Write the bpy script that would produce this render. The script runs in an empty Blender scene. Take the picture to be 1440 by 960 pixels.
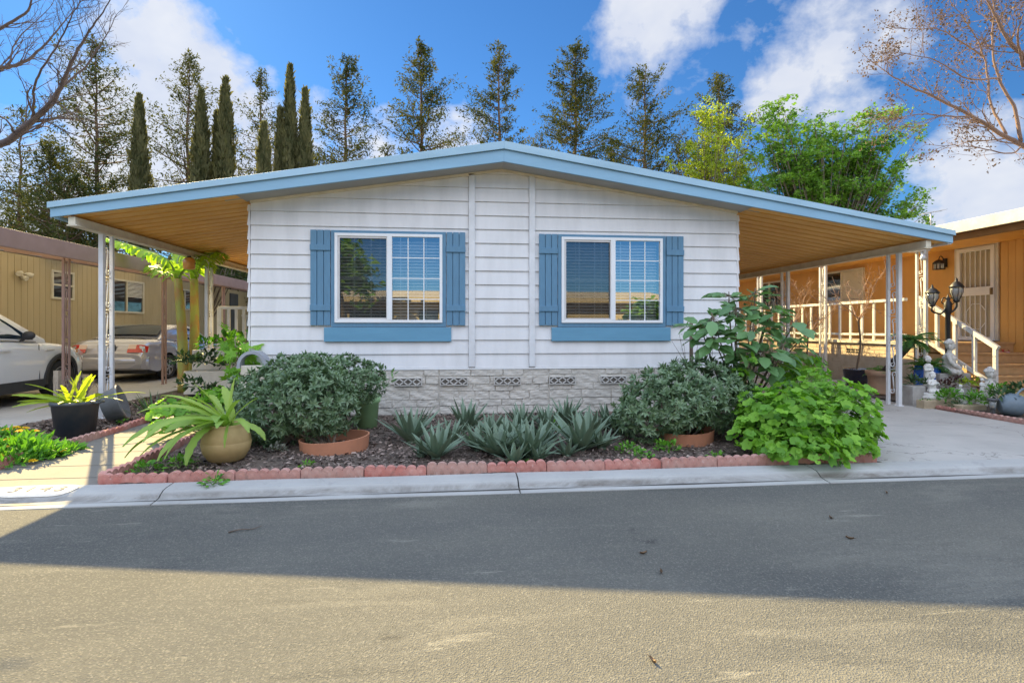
EXPOSURE = 1.6
SUN_E = 5.0
SUN_C = (1.0, .77, .36)
SKY_TINT = (.145, .268, .365)
FILL_BANK = (5.85, 6.05, 6.75)  # colour of the added out-of-view cloud that serves as fill light
FILL_BANK_TOP = (4.7, 5.8, 7.6)
SKY_E = .13
SKY_AIR, SKY_DUST, SKY_OZONE = 1.0, .1, 4.0
SKY_SAT, SKY_HUE = 1.0, .5
CLOUD_B = 2.5
# photo pixel, angular radius in degrees, strength
CLOUDS = [(215, 115, 8.5, .95), (265, 150, 9, 1.0), (310, 190, 9, .95), (160, 170, 8, .8), (230, 230, 10, 1.0), (330, 240, 9, .9), (430, 220, 8, .75), (520, 200, 6, .55), (640, 195, 5, .6),
          (900, 45, 7.5, .74), (960, 20, 7.5, .72), (1000, 75, 6, .6), (880, 100, 5, .45), (1090, 115, 5.5, .7), (1165, 35, 7, .6), (1225, 65, 6, .6), (1190, 140, 5, .6),
          (1390, 245, 7, .72), (1330, 320, 7, .55), (1440, 190, 6, .65), (1430, 290, 7, .8), (60, 330, 11, .85), (60, 230, 9, .6)]
ROAD_A, ROAD_B = (.100, .099, .090), (.176, .165, .134)
import bpy, math, random
import numpy as np
from mathutils import Vector, Matrix

SC = bpy.context.scene
COL = SC.collection
R = math.radians

# ------------------------------------------------------------------ camera maths (1440x960 photograph)
F_PX, HZ = 760.0, 460.0
YAW = R(6.0)
CAM = np.array([-0.69, -8.11, 1.306])
FWD = np.array([math.sin(YAW), math.cos(YAW), 0.0])
RGT = np.array([math.cos(YAW), -math.sin(YAW), 0.0])
UPV = np.array([0.0, 0.0, 1.0])


def ray(px, py):
    return FWD + (px - 720) / F_PX * RGT + (HZ - py) / F_PX * UPV


def at(px, py, d):
    return CAM + ray(px, py) * d


def gnd(px, py, z=0.0):
    r = ray(px, py)
    return CAM + r * ((z - CAM[2]) / r[2])


def pvy(px, py, y=0.0):
    r = ray(px, py)
    return CAM + r * ((y - CAM[1]) / r[1])


def pvx(px, py, x):
    r = ray(px, py)
    return CAM + r * ((x - CAM[0]) / r[0])


# ------------------------------------------------------------------ mesh builder
def nrm(v):
    v = np.asarray(v, float)
    n = np.linalg.norm(v, axis=-1, keepdims=True)
    return v / np.maximum(n, 1e-9)


class MB:
    """Collects geometry in world (or local) coordinates and links it as ONE mesh object."""

    def __init__(self):
        self.v, self.t, self.f = [], [], []     # f: (faces array, smooth, material index)
        self.n = 0

    def add(self, V, faces, smooth=False, mi=0, tint=0.5):
        V = np.asarray(V, float).reshape(-1, 3)
        k = len(V)
        self.v.append(V)
        self.t.append(np.full(k, tint) if np.isscalar(tint) else np.asarray(tint, float))
        if isinstance(faces, np.ndarray):
            self.f.append((faces + self.n, smooth, mi))
        else:
            by = {}
            for fc in faces:
                by.setdefault(len(fc), []).append(fc)
            for m, l in by.items():
                self.f.append((np.array(l, int) + self.n, smooth, mi))
        self.n += k
        return self

    def box(self, x0, x1, y0, y1, z0, z1, mi=0):
        V = [(x, y, z) for z in (z0, z1) for y in (y0, y1) for x in (x0, x1)]
        return self.add(V, [(0, 2, 3, 1), (4, 5, 7, 6), (0, 1, 5, 4), (2, 6, 7, 3), (0, 4, 6, 2), (1, 3, 7, 5)], mi=mi)

    def obox(self, c, h, M3, mi=0):
        """oriented box: centre, half sizes, 3x3 rotation (columns = axes)"""
        c = np.asarray(c, float)
        M3 = np.asarray(M3, float)
        V = [c + M3 @ (np.array([x, y, z]) * h) for z in (-1, 1) for y in (-1, 1) for x in (-1, 1)]
        return self.add(V, [(0, 2, 3, 1), (4, 5, 7, 6), (0, 1, 5, 4), (2, 6, 7, 3), (0, 4, 6, 2), (1, 3, 7, 5)], mi=mi)

    def bar(self, a, b, w, t, upd=(0, 0, 1), mi=0):
        """square bar from a to b, w across, t along 'up'"""
        a, b = np.asarray(a, float), np.asarray(b, float)
        d = b - a
        L = np.linalg.norm(d)
        d = d / L
        u = np.asarray(upd, float)
        if abs(d @ u) > .98:
            u = np.array([0, 1.0, 0])
        s = nrm(np.cross(d, u))
        u = np.cross(s, d)
        return self.obox((a + b) / 2, (L / 2, w / 2, t / 2), np.stack([d, s, u], 1), mi)

    def quad(self, *p, mi=0):
        return self.add(p, [tuple(range(len(p)))], mi=mi)

    def prism(self, poly, axis, a, b, mi=0):
        """polygon (2-D) extruded along axis 'x','y','z' from a to b"""
        n = len(poly)

        def p3(p, q):
            return {'x': (q, p[0], p[1]), 'y': (p[0], q, p[1]), 'z': (p[0], p[1], q)}[axis]
        V = [p3(p, a) for p in poly] + [p3(p, b) for p in poly]
        fs = [tuple(range(n - 1, -1, -1)), tuple(range(n, 2 * n))]
        fs += [(i, (i + 1) % n, n + (i + 1) % n, n + i) for i in range(n)]
        return self.add(V, fs, mi=mi)

    def tube(self, pts, r, n=6, cap=True, smooth=True, mi=0, tint=0.5):
        P = np.asarray(pts, float)
        m = len(P)
        r = np.full(m, r, float) if np.isscalar(r) else np.asarray(r, float)
        T = np.empty_like(P)
        T[1:-1] = P[2:] - P[:-2]
        T[0], T[-1] = P[1] - P[0], P[-1] - P[-2]
        T = nrm(T)
        u = np.array([0, 0, 1.0]) if abs(T[0][2]) < .9 else np.array([1.0, 0, 0])
        a = np.linspace(0, 2 * math.pi, n, endpoint=False)
        ca, sa = np.cos(a)[:, None], np.sin(a)[:, None]
        V = []
        for i in range(m):
            s = nrm(np.cross(T[i], u))
            u = np.cross(s, T[i])
            V.append(P[i] + r[i] * (ca * s + sa * u))
        V = np.concatenate(V)
        i = np.arange(m - 1)[:, None] * n
        j = np.arange(n)[None, :]
        j2 = (j + 1) % n
        fs = np.stack([i + j, i + j2, i + n + j2, i + n + j], -1).reshape(-1, 4)
        self.add(V, fs, smooth, mi, tint)
        if cap:
            self.f.append((np.array([list(range(n - 1, -1, -1))]) + self.n - m * n, False, mi))
            self.f.append((np.array([list(range(n))]) + self.n - n, False, mi))
        return self

    def lathe(self, prof, c, n=24, sx=1, sy=1, smooth=True, mi=0, M3=None, wob=None):
        """profile [(radius, z)] turned round the z axis at c"""
        a = np.linspace(0, 2 * math.pi, n, endpoint=False)
        V = []
        for k, (r, z) in enumerate(prof):
            rr = r * (1 + (wob[k] if wob is not None else 0) * np.cos(a * 8)) if wob is not None else np.full(n, r)
            V.append(np.stack([rr * np.cos(a) * sx, rr * np.sin(a) * sy, np.full(n, z)], 1))
        V = np.concatenate(V)
        if M3 is not None:
            V = V @ np.asarray(M3).T
        V = V + np.asarray(c, float)
        m = len(prof)
        i = np.arange(m - 1)[:, None] * n
        j = np.arange(n)[None, :]
        j2 = (j + 1) % n
        fs = np.stack([i + j, i + j2, i + n + j2, i + n + j], -1).reshape(-1, 4)
        self.add(V, fs, smooth, mi)
        if prof[0][0] > 1e-4:
            self.f.append((np.array([list(range(n - 1, -1, -1))]) + self.n - m * n, False, mi))
        if prof[-1][0] > 1e-4:
            self.f.append((np.array([list(range(n))]) + self.n - n, False, mi))
        return self

    def grid(self, V, nu, nv, smooth=True, mi=0, tint=0.5):
        """V: (nu*nv,3), nv fastest"""
        i = np.arange(nu - 1)[:, None] * nv
        j = np.arange(nv - 1)[None, :]
        fs = np.stack([i + j, i + nv + j, i + nv + j + 1, i + j + 1], -1).reshape(-1, 4)
        return self.add(V, fs, smooth, mi, tint)

    def ell(self, c, r, M3=None, n=12, m=8, mi=0):
        """ellipsoid"""
        prof = [(math.sin(math.pi * k / m), -math.cos(math.pi * k / m)) for k in range(m + 1)]
        prof = [(max(p[0], 2e-5), p[1]) for p in prof]
        A = np.diag(np.asarray(r, float))
        if M3 is not None:
            A = np.asarray(M3) @ A
        return self.lathe(prof, c, n, M3=A, mi=mi)

    def leaves(self, tm, P, X, N, S, W=1.0, tint=0.5, smooth=False, mi=0):
        """batch of leaves: template (verts, faces list) at P, along X, facing N, length S, width factor W"""
        tv, tf = tm
        P, X, N = np.asarray(P, float), nrm(X), nrm(N)
        n = len(P)
        if n == 0:
            return self
        Y = nrm(np.cross(N, X))
        N = np.cross(X, Y)
        S = np.broadcast_to(np.asarray(S, float), (n,))
        W = np.broadcast_to(np.asarray(W, float), (n,))
        tint = np.broadcast_to(np.asarray(tint, float), (n,))
        k = len(tv)
        V = (P[:, None, :] + S[:, None, None] * (tv[None, :, 0, None] * X[:, None, :]
             + (W[:, None] * tv[None, :, 1])[:, :, None] * Y[:, None, :] + tv[None, :, 2, None] * N[:, None, :]))
        T = np.repeat(tint, k)
        by = {}
        for fc in tf:
            by.setdefault(len(fc), []).append(fc)
        base = np.arange(n)[:, None, None] * k
        first = True
        for m, l in by.items():
            fs = (np.array(l, int)[None] + base).reshape(-1, m)
            if first:
                self.add(V.reshape(-1, 3), fs, smooth, mi, T)
                off = self.n - n * k
                first = False
            else:
                self.f.append((fs + off, smooth, mi))
        return self

    def build(self, name, mats, parent=None, loc=None, bevel=0, sharp=None):
        V = np.concatenate(self.v)
        org = WLOC.get(parent) if parent is not None else loc
        org = np.zeros(3) if org is None else np.asarray(org, float)
        V = V - org
        me = bpy.data.meshes.new(name)
        me.vertices.add(len(V))
        me.vertices.foreach_set('co', V.astype(np.float32).ravel())
        lt = np.concatenate([f.shape[1] * np.ones(len(f), int) for f, s, m in self.f])
        li = np.concatenate([f.ravel() for f, s, m in self.f])
        sm = np.concatenate([np.full(len(f), s) for f, s, m in self.f])
        mm = np.concatenate([np.full(len(f), m) for f, s, m in self.f])
        me.loops.add(len(li))
        me.loops.foreach_set('vertex_index', li.astype(np.int32))
        me.polygons.add(len(lt))
        me.polygons.foreach_set('loop_start', (np.cumsum(lt) - lt).astype(np.int32))
        me.polygons.foreach_set('loop_total', lt.astype(np.int32))
        me.polygons.foreach_set('use_smooth', sm.astype(bool))
        me.polygons.foreach_set('material_index', mm.astype(np.int32))
        at_ = me.attributes.new('tint', 'FLOAT', 'POINT')
        at_.data.foreach_set('value', np.concatenate(self.t).astype(np.float32))
        me.update(calc_edges=True)
        me.validate()
        for m in (mats if isinstance(mats, (list, tuple)) else [mats]):
            me.materials.append(m)
        o = bpy.data.objects.new(name, me)
        COL.objects.link(o)
        if parent is not None:
            o.parent = parent
            WLOC[o] = org
        else:
            o.location = org
            WLOC[o] = org
        if bevel:
            b = o.modifiers.new('bevel', 'BEVEL')
            b.width, b.segments, b.limit_method = bevel, 2, 'ANGLE'
            b.angle_limit = R(40)
        if sharp:
            es = o.modifiers.new('edges', 'EDGE_SPLIT')
            es.split_angle = R(sharp)
        return o


WLOC = {}


def thing(name, label, cat, loc, group=None):
    o = bpy.data.objects.new(name, None)
    o.empty_display_size = .2
    COL.objects.link(o)
    o.location = [float(a) for a in loc]
    WLOC[o] = np.asarray(loc, float)
    return tag(o, label, cat, group)


def tag(o, label=None, cat=None, group=None, kind=None):
    if label: o['label'] = label
    if cat: o['category'] = cat
    if group: o['group'] = group
    if kind: o['kind'] = kind
    return o


def copy_tree(o, parent=None):
    c = o.copy()
    COL.objects.link(c)
    c.parent = parent
    for ch in list(o.children):
        copy_tree(ch, c)
    return c


def rotz(a):
    c, s = math.cos(a), math.sin(a)
    return np.array([[c, -s, 0], [s, c, 0], [0, 0, 1.0]])


def rotx(a):
    c, s = math.cos(a), math.sin(a)
    return np.array([[1.0, 0, 0], [0, c, -s], [0, s, c]])


def roty(a):
    c, s = math.cos(a), math.sin(a)
    return np.array([[c, 0, s], [0, 1.0, 0], [-s, 0, c]])


def bez(p0, p1, p2, n=8):
    t = np.linspace(0, 1, n)[:, None]
    p0, p1, p2 = map(lambda p: np.asarray(p, float), (p0, p1, p2))
    return (1 - t) ** 2 * p0 + 2 * t * (1 - t) * p1 + t ** 2 * p2


def spline(pts, n=8):
    """Catmull-Rom through pts"""
    P = np.asarray(pts, float)
    P = np.concatenate([[2 * P[0] - P[1]], P, [2 * P[-1] - P[-2]]])
    out = []
    for i in range(1, len(P) - 2):
        for t in np.linspace(0, 1, n, endpoint=False):
            a, b, c, d = P[i - 1:i + 3]
            out.append(.5 * ((2 * b) + (-a + c) * t + (2 * a - 5 * b + 4 * c - d) * t * t + (-a + 3 * b - 3 * c + d) * t ** 3))
    out.append(P[-2])
    return np.array(out)


# ------------------------------------------------------------------ materials
def _mat(name):
    m = bpy.data.materials.new(name)
    m.use_nodes = True
    nt = m.node_tree
    return m, nt, nt.nodes['Principled BSDF'], nt.nodes['Material Output']


def nd(nt, typ, **kw):
    n = nt.nodes.new('ShaderNode' + typ)
    for k, v in kw.items():
        if k.startswith('i_'):
            key = k[2:]
            n.inputs[int(key) if key.isdigit() else key.replace('_', ' ')].default_value = v
        else:
            setattr(n, k, v)
    return n


def c4(c):
    return (c[0], c[1], c[2], 1.0)


def mixc(nt, fac, a, b, blend='MIX'):
    n = nt.nodes.new('ShaderNodeMix')
    n.data_type = 'RGBA'
    n.blend_type = blend
    for s, v in ((n.inputs[0], fac), (n.inputs[6], a), (n.inputs[7], b)):
        if hasattr(v, 'is_linked') or hasattr(v, 'links'):
            nt.links.new(v, s)
        elif isinstance(v, (tuple, list)):
            s.default_value = c4(v)
        else:
            s.default_value = v
    return n.outputs[2]


def noise(nt, vec, scale, detail=4, rough=.55, stretch=None, dist=0):
    if stretch is not None:
        mp = nd(nt, 'Mapping')
        mp.inputs['Scale'].default_value = stretch
        nt.links.new(vec, mp.inputs['Vector'])
        vec = mp.outputs['Vector']
    n = nd(nt, 'TexNoise')
    n.inputs['Scale'].default_value = scale
    n.inputs['Detail'].default_value = detail
    n.inputs['Roughness'].default_value = rough
    n.inputs['Distortion'].default_value = dist
    nt.links.new(vec, n.inputs['Vector'])
    return n.outputs['Fac']


def ramp(nt, fac, lo, hi, a=0.0, b=1.0):
    n = nd(nt, 'MapRange')
    n.inputs[1].default_value, n.inputs[2].default_value = lo, hi
    n.inputs[3].default_value, n.inputs[4].default_value = a, b
    nt.links.new(fac, n.inputs[0])
    return n.outputs[0]


def bumpn(nt, bs, height, strength=.3, dist=.01):
    b = nd(nt, 'Bump')
    b.inputs['Strength'].default_value = strength
    b.inputs['Distance'].default_value = dist
    nt.links.new(height, b.inputs['Height'])
    nt.links.new(b.outputs['Normal'], bs.inputs['Normal'])


def M(name, col, col2=None, scale=3.0, rough=.6, lo=.35, hi=.7, bump=0, bscale=60, bdist=.004, metal=0, spec=.5, stretch=None, coat=0, tint=0, world=True):
    """general material: two noise-mixed base colours, optional fine bump"""
    m, nt, bs, out = _mat(name)
    geo = nd(nt, 'NewGeometry').outputs['Position'] if world else nd(nt, 'TexCoord').outputs['Object']
    col2 = col2 or tuple(c * .82 for c in col)
    f = ramp(nt, noise(nt, geo, scale, 6, .6, stretch), lo, hi)
    c = mixc(nt, f, col, col2)
    if tint:
        a = nd(nt, 'Attribute', attribute_name='tint').outputs['Fac']
        mul = ramp(nt, a, 0, 1, 1 - tint, 1 + tint)
        v = nd(nt, 'VectorMath', operation='SCALE')
        nt.links.new(c, v.inputs[0])
        nt.links.new(mul, v.inputs['Scale'])
        c = v.outputs[0]
    nt.links.new(c, bs.inputs['Base Color'])
    bs.inputs['Roughness'].default_value = rough
    bs.inputs['Metallic'].default_value = metal
    bs.inputs['Specular IOR Level'].default_value = spec
    bs.inputs['Coat Weight'].default_value = coat
    bs.inputs['Coat Roughness'].default_value = .05
    if bump:
        bumpn(nt, bs, noise(nt, geo, bscale, 5, .6, stretch), bump, bdist)
    return m


def LEAF(name, dark, light, trans=.35, rough=.5, spec=.35, tcol=None):
    """leaf: colour varies leaf by leaf ('tint'), light passes through"""
    m, nt, bs, out = _mat(name)
    a = nd(nt, 'Attribute', attribute_name='tint').outputs['Fac']
    c = mixc(nt, a, dark, light)
    nt.links.new(c, bs.inputs['Base Color'])
    bs.inputs['Roughness'].default_value = rough
    bs.inputs['Specular IOR Level'].default_value = spec
    tr = nd(nt, 'BsdfTranslucent')
    t2 = mixc(nt, 1.0, c, tcol or (1.25, 1.3, .6), 'MULTIPLY')
    nt.links.new(t2, tr.inputs['Color'])
    mx = nd(nt, 'MixShader')
    mx.inputs[0].default_value = trans
    nt.links.new(bs.outputs[0], mx.inputs[1])
    nt.links.new(tr.outputs[0], mx.inputs[2])
    nt.links.new(mx.outputs[0], out.inputs['Surface'])
    return m


# ------------------------------------------------------------------ leaf templates (along +x, width along y, facing +z)
T_LANCE = (np.array([(0, 0, 0), (.42, 0, -.02), (1, 0, -.12), (.45, .5, .05), (.45, -.5, .05)]), [(0, 4, 2, 1), (0, 1, 2, 3)])
T_OVAL = (np.array([(0, 0, 0), (.5, 0, 0), (1, 0, -.16), (.2, .36, .03), (.6, .48, .03), (.88, .25, -.06),
                    (.2, -.36, .03), (.6, -.48, .03), (.88, -.25, -.06)]),
          [(0, 1, 4, 3), (1, 2, 5, 4), (0, 6, 7, 1), (1, 7, 8, 2)])
T_CHIP = (np.array([(-.5, -.5, 0), (.5, -.45, .05), (.45, .5, 0), (-.4, .42, .08)]), [(0, 1, 2, 3)])
T_TRI = (np.array([(0, .12, 0), (0, -.12, 0), (.6, -.45, .05), (1, 0, -.08), (.6, .45, .05)]), [(0, 1, 2, 3, 4)])


def t_round(n=14, lobe=.12, cup=.16, k=5):
    v = [(.42, 0, -cup)]
    for i in range(n):
        a = 2 * math.pi * (i + .5) / n
        r = .5 * (1 + lobe * math.cos(k * a)) * (1 if i not in (n // 2, n // 2 - 1) else .62)
        v.append((.42 + r * math.cos(a), r * math.sin(a), (.05 if i % 2 else -.04)))
    return (np.array(v), [(0, 1 + i, 1 + (i + 1) % n) for i in range(n)])


T_ROUND = t_round()
# deeply lobed leaf (5 points)
_lv = [(.25, 0, -.03)]
for _a, _r in ((180, .22), (140, .5), (110, .28), (75, .62), (48, .34), (22, .62), (12, .42), (0, .78), (-12, .42), (-22, .62), (-48, .34), (-75, .62), (-110, .28), (-140, .5)):
    _lv.append((.25 + _r * math.cos(R(_a)), _r * math.sin(R(_a)), .04 if _r > .45 else -.04))
T_LOBED = (np.array(_lv), [(0, 1 + i, 1 + (i + 1) % 14) for i in range(14)])


def rdir(rng, n):
    return nrm(rng.normal(size=(n, 3)))
# ------------------------------------------------------------------ camera, sun, sky
SC.render.engine = 'CYCLES'
SC.view_settings.view_transform = 'Standard'
SC.view_settings.look = 'None'
SC.view_settings.gamma = 1
SC.view_settings.use_curve_mapping = False
SC.view_settings.exposure = EXPOSURE
SC.cycles.max_bounces = 8
SC.cycles.diffuse_bounces = 4
SC.cycles.transparent_max_bounces = 8
SC.cycles.use_denoising = True
SC.cycles.sample_clamp_indirect = 6.0

cd = bpy.data.cameras.new('camera')
cam = bpy.data.objects.new('camera', cd)
COL.objects.link(cam)
cam.location = CAM
cam.rotation_euler = (R(90), 0, -YAW)
cd.sensor_width = 36
cd.lens = 36 * F_PX / 1440
cd.shift_y = (HZ - 480) / 1440
cd.clip_start, cd.clip_end = .05, 3000
SC.camera = cam

SUN_DIR = nrm(np.array([-.78, 1.34, 1.0]))          # towards the sun
sd = bpy.data.lights.new('sun', 'SUN')
sun = bpy.data.objects.new('sun', sd)
COL.objects.link(sun)
sd.energy = SUN_E
sd.angle = R(.5)
sd.color = SUN_C
sun.rotation_euler = Vector(SUN_DIR).to_track_quat('Z', 'Y').to_euler()

w = bpy.data.worlds.new('World')
SC.world = w
w.use_nodes = True
nt = w.node_tree
bg = nt.nodes['Background']
sky = nd(nt, 'TexSky')
sky.sky_type = 'NISHITA'
sky.sun_disc = False
sky.sun_elevation = math.asin(SUN_DIR[2])
sky.sun_rotation = math.atan2(SUN_DIR[0], SUN_DIR[1])
sky.air_density, sky.dust_density, sky.ozone_density = SKY_AIR, SKY_DUST, SKY_OZONE
tc = nd(nt, 'TexCoord').outputs['Generated']


def wm(op, a, b=None, clamp=False):
    n = nd(nt, 'Math', operation=op, use_clamp=clamp)
    for i, v in enumerate((a, b)):
        if v is None:
            continue
        if isinstance(v, (int, float)):
            n.inputs[i].default_value = v
        else:
            nt.links.new(v, n.inputs[i])
    return n.outputs[0]


hs = nd(nt, 'HueSaturation')
hs.inputs['Saturation'].default_value = SKY_SAT
hs.inputs['Hue'].default_value = SKY_HUE
nt.links.new(sky.outputs[0], hs.inputs['Color'])
blue = mixc(nt, 1.0, hs.outputs[0], SKY_TINT, 'MULTIPLY')
# cumulus banks: soft lobes in given directions, torn up by noise
n1 = noise(nt, tc, 6.5, 10, .58, (1, 1, 1.35), .15)
n2 = noise(nt, tc, 2.2, 4, .55, (1, 1, 1.5), .2)
sep = nd(nt, 'SeparateXYZ')
nt.links.new(tc, sep.inputs[0])
dens = None
for (px, py, rad, k) in CLOUDS:
    d = nrm(ray(px, py))
    dot = nd(nt, 'VectorMath', operation='DOT_PRODUCT')
    nt.links.new(tc, dot.inputs[0])
    dot.inputs[1].default_value = d
    lob = ramp(nt, dot.outputs['Value'], math.cos(R(rad)), math.cos(R(rad * .25)), 0, k)
    dens = lob if dens is None else wm('MAXIMUM', dens, lob)
# thin scatter of cloud elsewhere
base = ramp(nt, n2, .55, .75, 0, .25)
low = ramp(nt, sep.outputs[2], .55, .05, 0, .3)
dens = wm('MAXIMUM', dens, wm('MULTIPLY', base, ramp(nt, sep.outputs[2], .75, .2, 0, 1)))
n3 = noise(nt, tc, 19.0, 8, .6, (1, 1, 1.2), .3)
n1 = wm('ADD', n1, wm('MULTIPLY', wm('SUBTRACT', n3, .5), .42))
tot = wm('ADD', dens, wm('MULTIPLY', wm('SUBTRACT', n1, .5), 1.9))
cov = ramp(nt, tot, .36, .80, 0, 1)
shade = ramp(nt, noise(nt, tc, 3.1, 5, .6, (1, 1, 1.4), .2), .3, .7, 0, 1)
ccol = mixc(nt, shade, tuple(c * CLOUD_B for c in (.58, .66, .86)), tuple(c * CLOUD_B for c in (1.0, 1.0, 1.0)))
col = mixc(nt, wm('MULTIPLY', cov, .93), blue, ccol)
# unseen bright cloud added overhead, behind and beside the camera to fill the shade
fill_bank = ramp(nt, sep.outputs[2], .60, .82, 0, .62)
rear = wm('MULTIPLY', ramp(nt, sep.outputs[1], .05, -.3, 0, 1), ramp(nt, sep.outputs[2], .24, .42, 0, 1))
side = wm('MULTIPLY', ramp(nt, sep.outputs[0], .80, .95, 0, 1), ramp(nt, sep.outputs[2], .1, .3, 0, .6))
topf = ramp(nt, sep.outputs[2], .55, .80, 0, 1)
fill_bank = wm('MAXIMUM', wm('MAXIMUM', fill_bank, rear), side)
fill_bank = wm('MULTIPLY', fill_bank, ramp(nt, n1, .25, .5, .55, 1))
col = mixc(nt, fill_bank, col, mixc(nt, topf, FILL_BANK, FILL_BANK_TOP))
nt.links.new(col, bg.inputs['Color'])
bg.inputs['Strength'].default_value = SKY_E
# ------------------------------------------------------------------ ground, road, kerb, paths, beds
rng = np.random.default_rng(7)
MULCH = M('mulch', (.085, .058, .045), (.17, .13, .10), 22, .9, .3, .75, bump=.9, bscale=45, bdist=.03)
SOIL = M('soil', (.16, .12, .085), (.22, .18, .12), 1.2, .95, bump=.5, bscale=30, bdist=.02)


def concrete(name, a, b, stain=.6, crack=.55):
    m, nt, bs, out = _mat(name)
    p = nd(nt, 'NewGeometry').outputs['Position']
    c = mixc(nt, ramp(nt, noise(nt, p, .9, 8, .65), .35, .7), a, b)
    c = mixc(nt, ramp(nt, noise(nt, p, 3.5, 7, .7, None, 1.2), .56, .72, 0, stain), c, tuple(x * .55 for x in a))
    c = mixc(nt, ramp(nt, noise(nt, p, 160, 3, .6), .3, .75, 0, .35), c, tuple(x * .62 for x in a))
    vo = nd(nt, 'TexVoronoi', feature='DISTANCE_TO_EDGE')
    vo.inputs['Scale'].default_value = .55
    wv = nd(nt, 'VectorMath', operation='ADD')
    nz = nd(nt, 'TexNoise')
    nz.inputs['Scale'].default_value = 2.2
    nz.inputs['Detail'].default_value = 6
    nt.links.new(p, nz.inputs['Vector'])
    nt.links.new(p, wv.inputs[0])
    nt.links.new(nz.outputs['Color'], wv.inputs[1])
    nt.links.new(wv.outputs[0], vo.inputs['Vector'])
    cr = ramp(nt, vo.outputs['Distance'], .002, .006, crack, 0)
    c = mixc(nt, cr, c, (.09, .08, .07))
    nt.links.new(c, bs.inputs['Base Color'])
    bs.inputs['Roughness'].default_value = .85
    bumpn(nt, bs, noise(nt, p, 220, 4, .6), .35, .004)
    return m


CONC = concrete('concrete', (.46, .43, .39), (.35, .33, .30))
CONC_WARM = concrete('path_concrete', (.235, .213, .185), (.17, .155, .132), .5, .3)
KERB = concrete('kerb_concrete', (.43, .42, .395), (.33, .32, .30), .6, .0)

# asphalt: worn grey with pale aggregate, darker seal streaks along the driving direction
ASPH, nt, bs, out = _mat('asphalt')
p = nd(nt, 'NewGeometry').outputs['Position']
c = mixc(nt, ramp(nt, noise(nt, p, .45, 7, .6, (.35, 1, 1)), .35, .68), ROAD_A, ROAD_B)
c = mixc(nt, ramp(nt, noise(nt, p, 2.2, 7, .65, (.25, 1, 1), .6), .55, .75, 0, .5), c, tuple(x * 1.55 for x in ROAD_B))
c = mixc(nt, ramp(nt, noise(nt, p, 6.0, 6, .7, (.12, 1, 1)), .60, .72, 0, .45), c, tuple(x * .62 for x in ROAD_A))
c = mixc(nt, ramp(nt, noise(nt, p, .22, 3, .5), .47, .53, 0, .28), c, tuple(x * .72 for x in ROAD_A))
c = mixc(nt, ramp(nt, noise(nt, p, 7.0, 5, .7, (.16, 1, 1), .4), .63, .72, 0, .55), c, tuple(x * 1.8 for x in ROAD_B))
c = mixc(nt, ramp(nt, noise(nt, p, 2.6, 3, .5), .72, .80, 0, .7), c, (.035, .034, .033))
vo = nd(nt, 'TexVoronoi')
vo.inputs['Scale'].default_value = 130
nt.links.new(p, vo.inputs['Vector'])
vs = nd(nt, 'SeparateColor')
nt.links.new(vo.outputs['Color'], vs.inputs[0])
c = mixc(nt, ramp(nt, vs.outputs[0], .72, 1.0, 0, .38), c, tuple(x * 1.8 for x in ROAD_B))
c = mixc(nt, ramp(nt, vs.outputs[1], .75, 1.0, 0, .4), c, tuple(x * .6 for x in ROAD_A))
nt.links.new(c, bs.inputs['Base Color'])
bs.inputs['Roughness'].default_value = .92
bs.inputs['Specular IOR Level'].default_value = .25
bumpn(nt, bs, vo.outputs['Distance'], .8, .006)

g = MB().quad((-900, -900, -.17), (900, -900, -.17), (900, 1600, -.17), (-900, 1600, -.17))
tag(g.build('ground', SOIL), kind='structure')
g = MB().quad((-150, -11.2, -.1), (150, -11.2, -.1), (150, -3.5, -.1), (-150, -3.5, -.1))
tag(g.build('road', ASPH), kind='structure')

nt_ = KERB.node_tree                      # grit and leaf litter caught along the gutter line
b_ = nt_.nodes['Principled BSDF']
src_ = b_.inputs['Base Color'].links[0].from_socket
pp = nd(nt_, 'NewGeometry').outputs['Position']
sx_ = nd(nt_, 'SeparateXYZ')
nt_.links.new(pp, sx_.inputs[0])
band = ramp(nt_, sx_.outputs[1], -3.395, -3.43, 0, 1)
band2 = ramp(nt_, sx_.outputs[1], -3.52, -3.47, 0, 1)
mu = nd(nt_, 'Math', operation='MULTIPLY')
nt_.links.new(band, mu.inputs[0]); nt_.links.new(band2, mu.inputs[1])
mu2 = nd(nt_, 'Math', operation='MULTIPLY')
nt_.links.new(mu.outputs[0], mu2.inputs[0])
nt_.links.new(ramp(nt_, noise(nt_, pp, 3.2, 7, .72, (.5, 1, 1), .6), .42, .66, .12, .85), mu2.inputs[1])
c_ = mixc(nt_, mu2.outputs[0], src_, (.085, .065, .045))
c_ = mixc(nt_, ramp(nt_, noise(nt_, pp, 1.3, 6, .7, (.4, 1, 1)), .60, .72, 0, .45), c_, (.24, .23, .21))
nt_.links.new(c_, b_.inputs['Base Color'])
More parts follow.
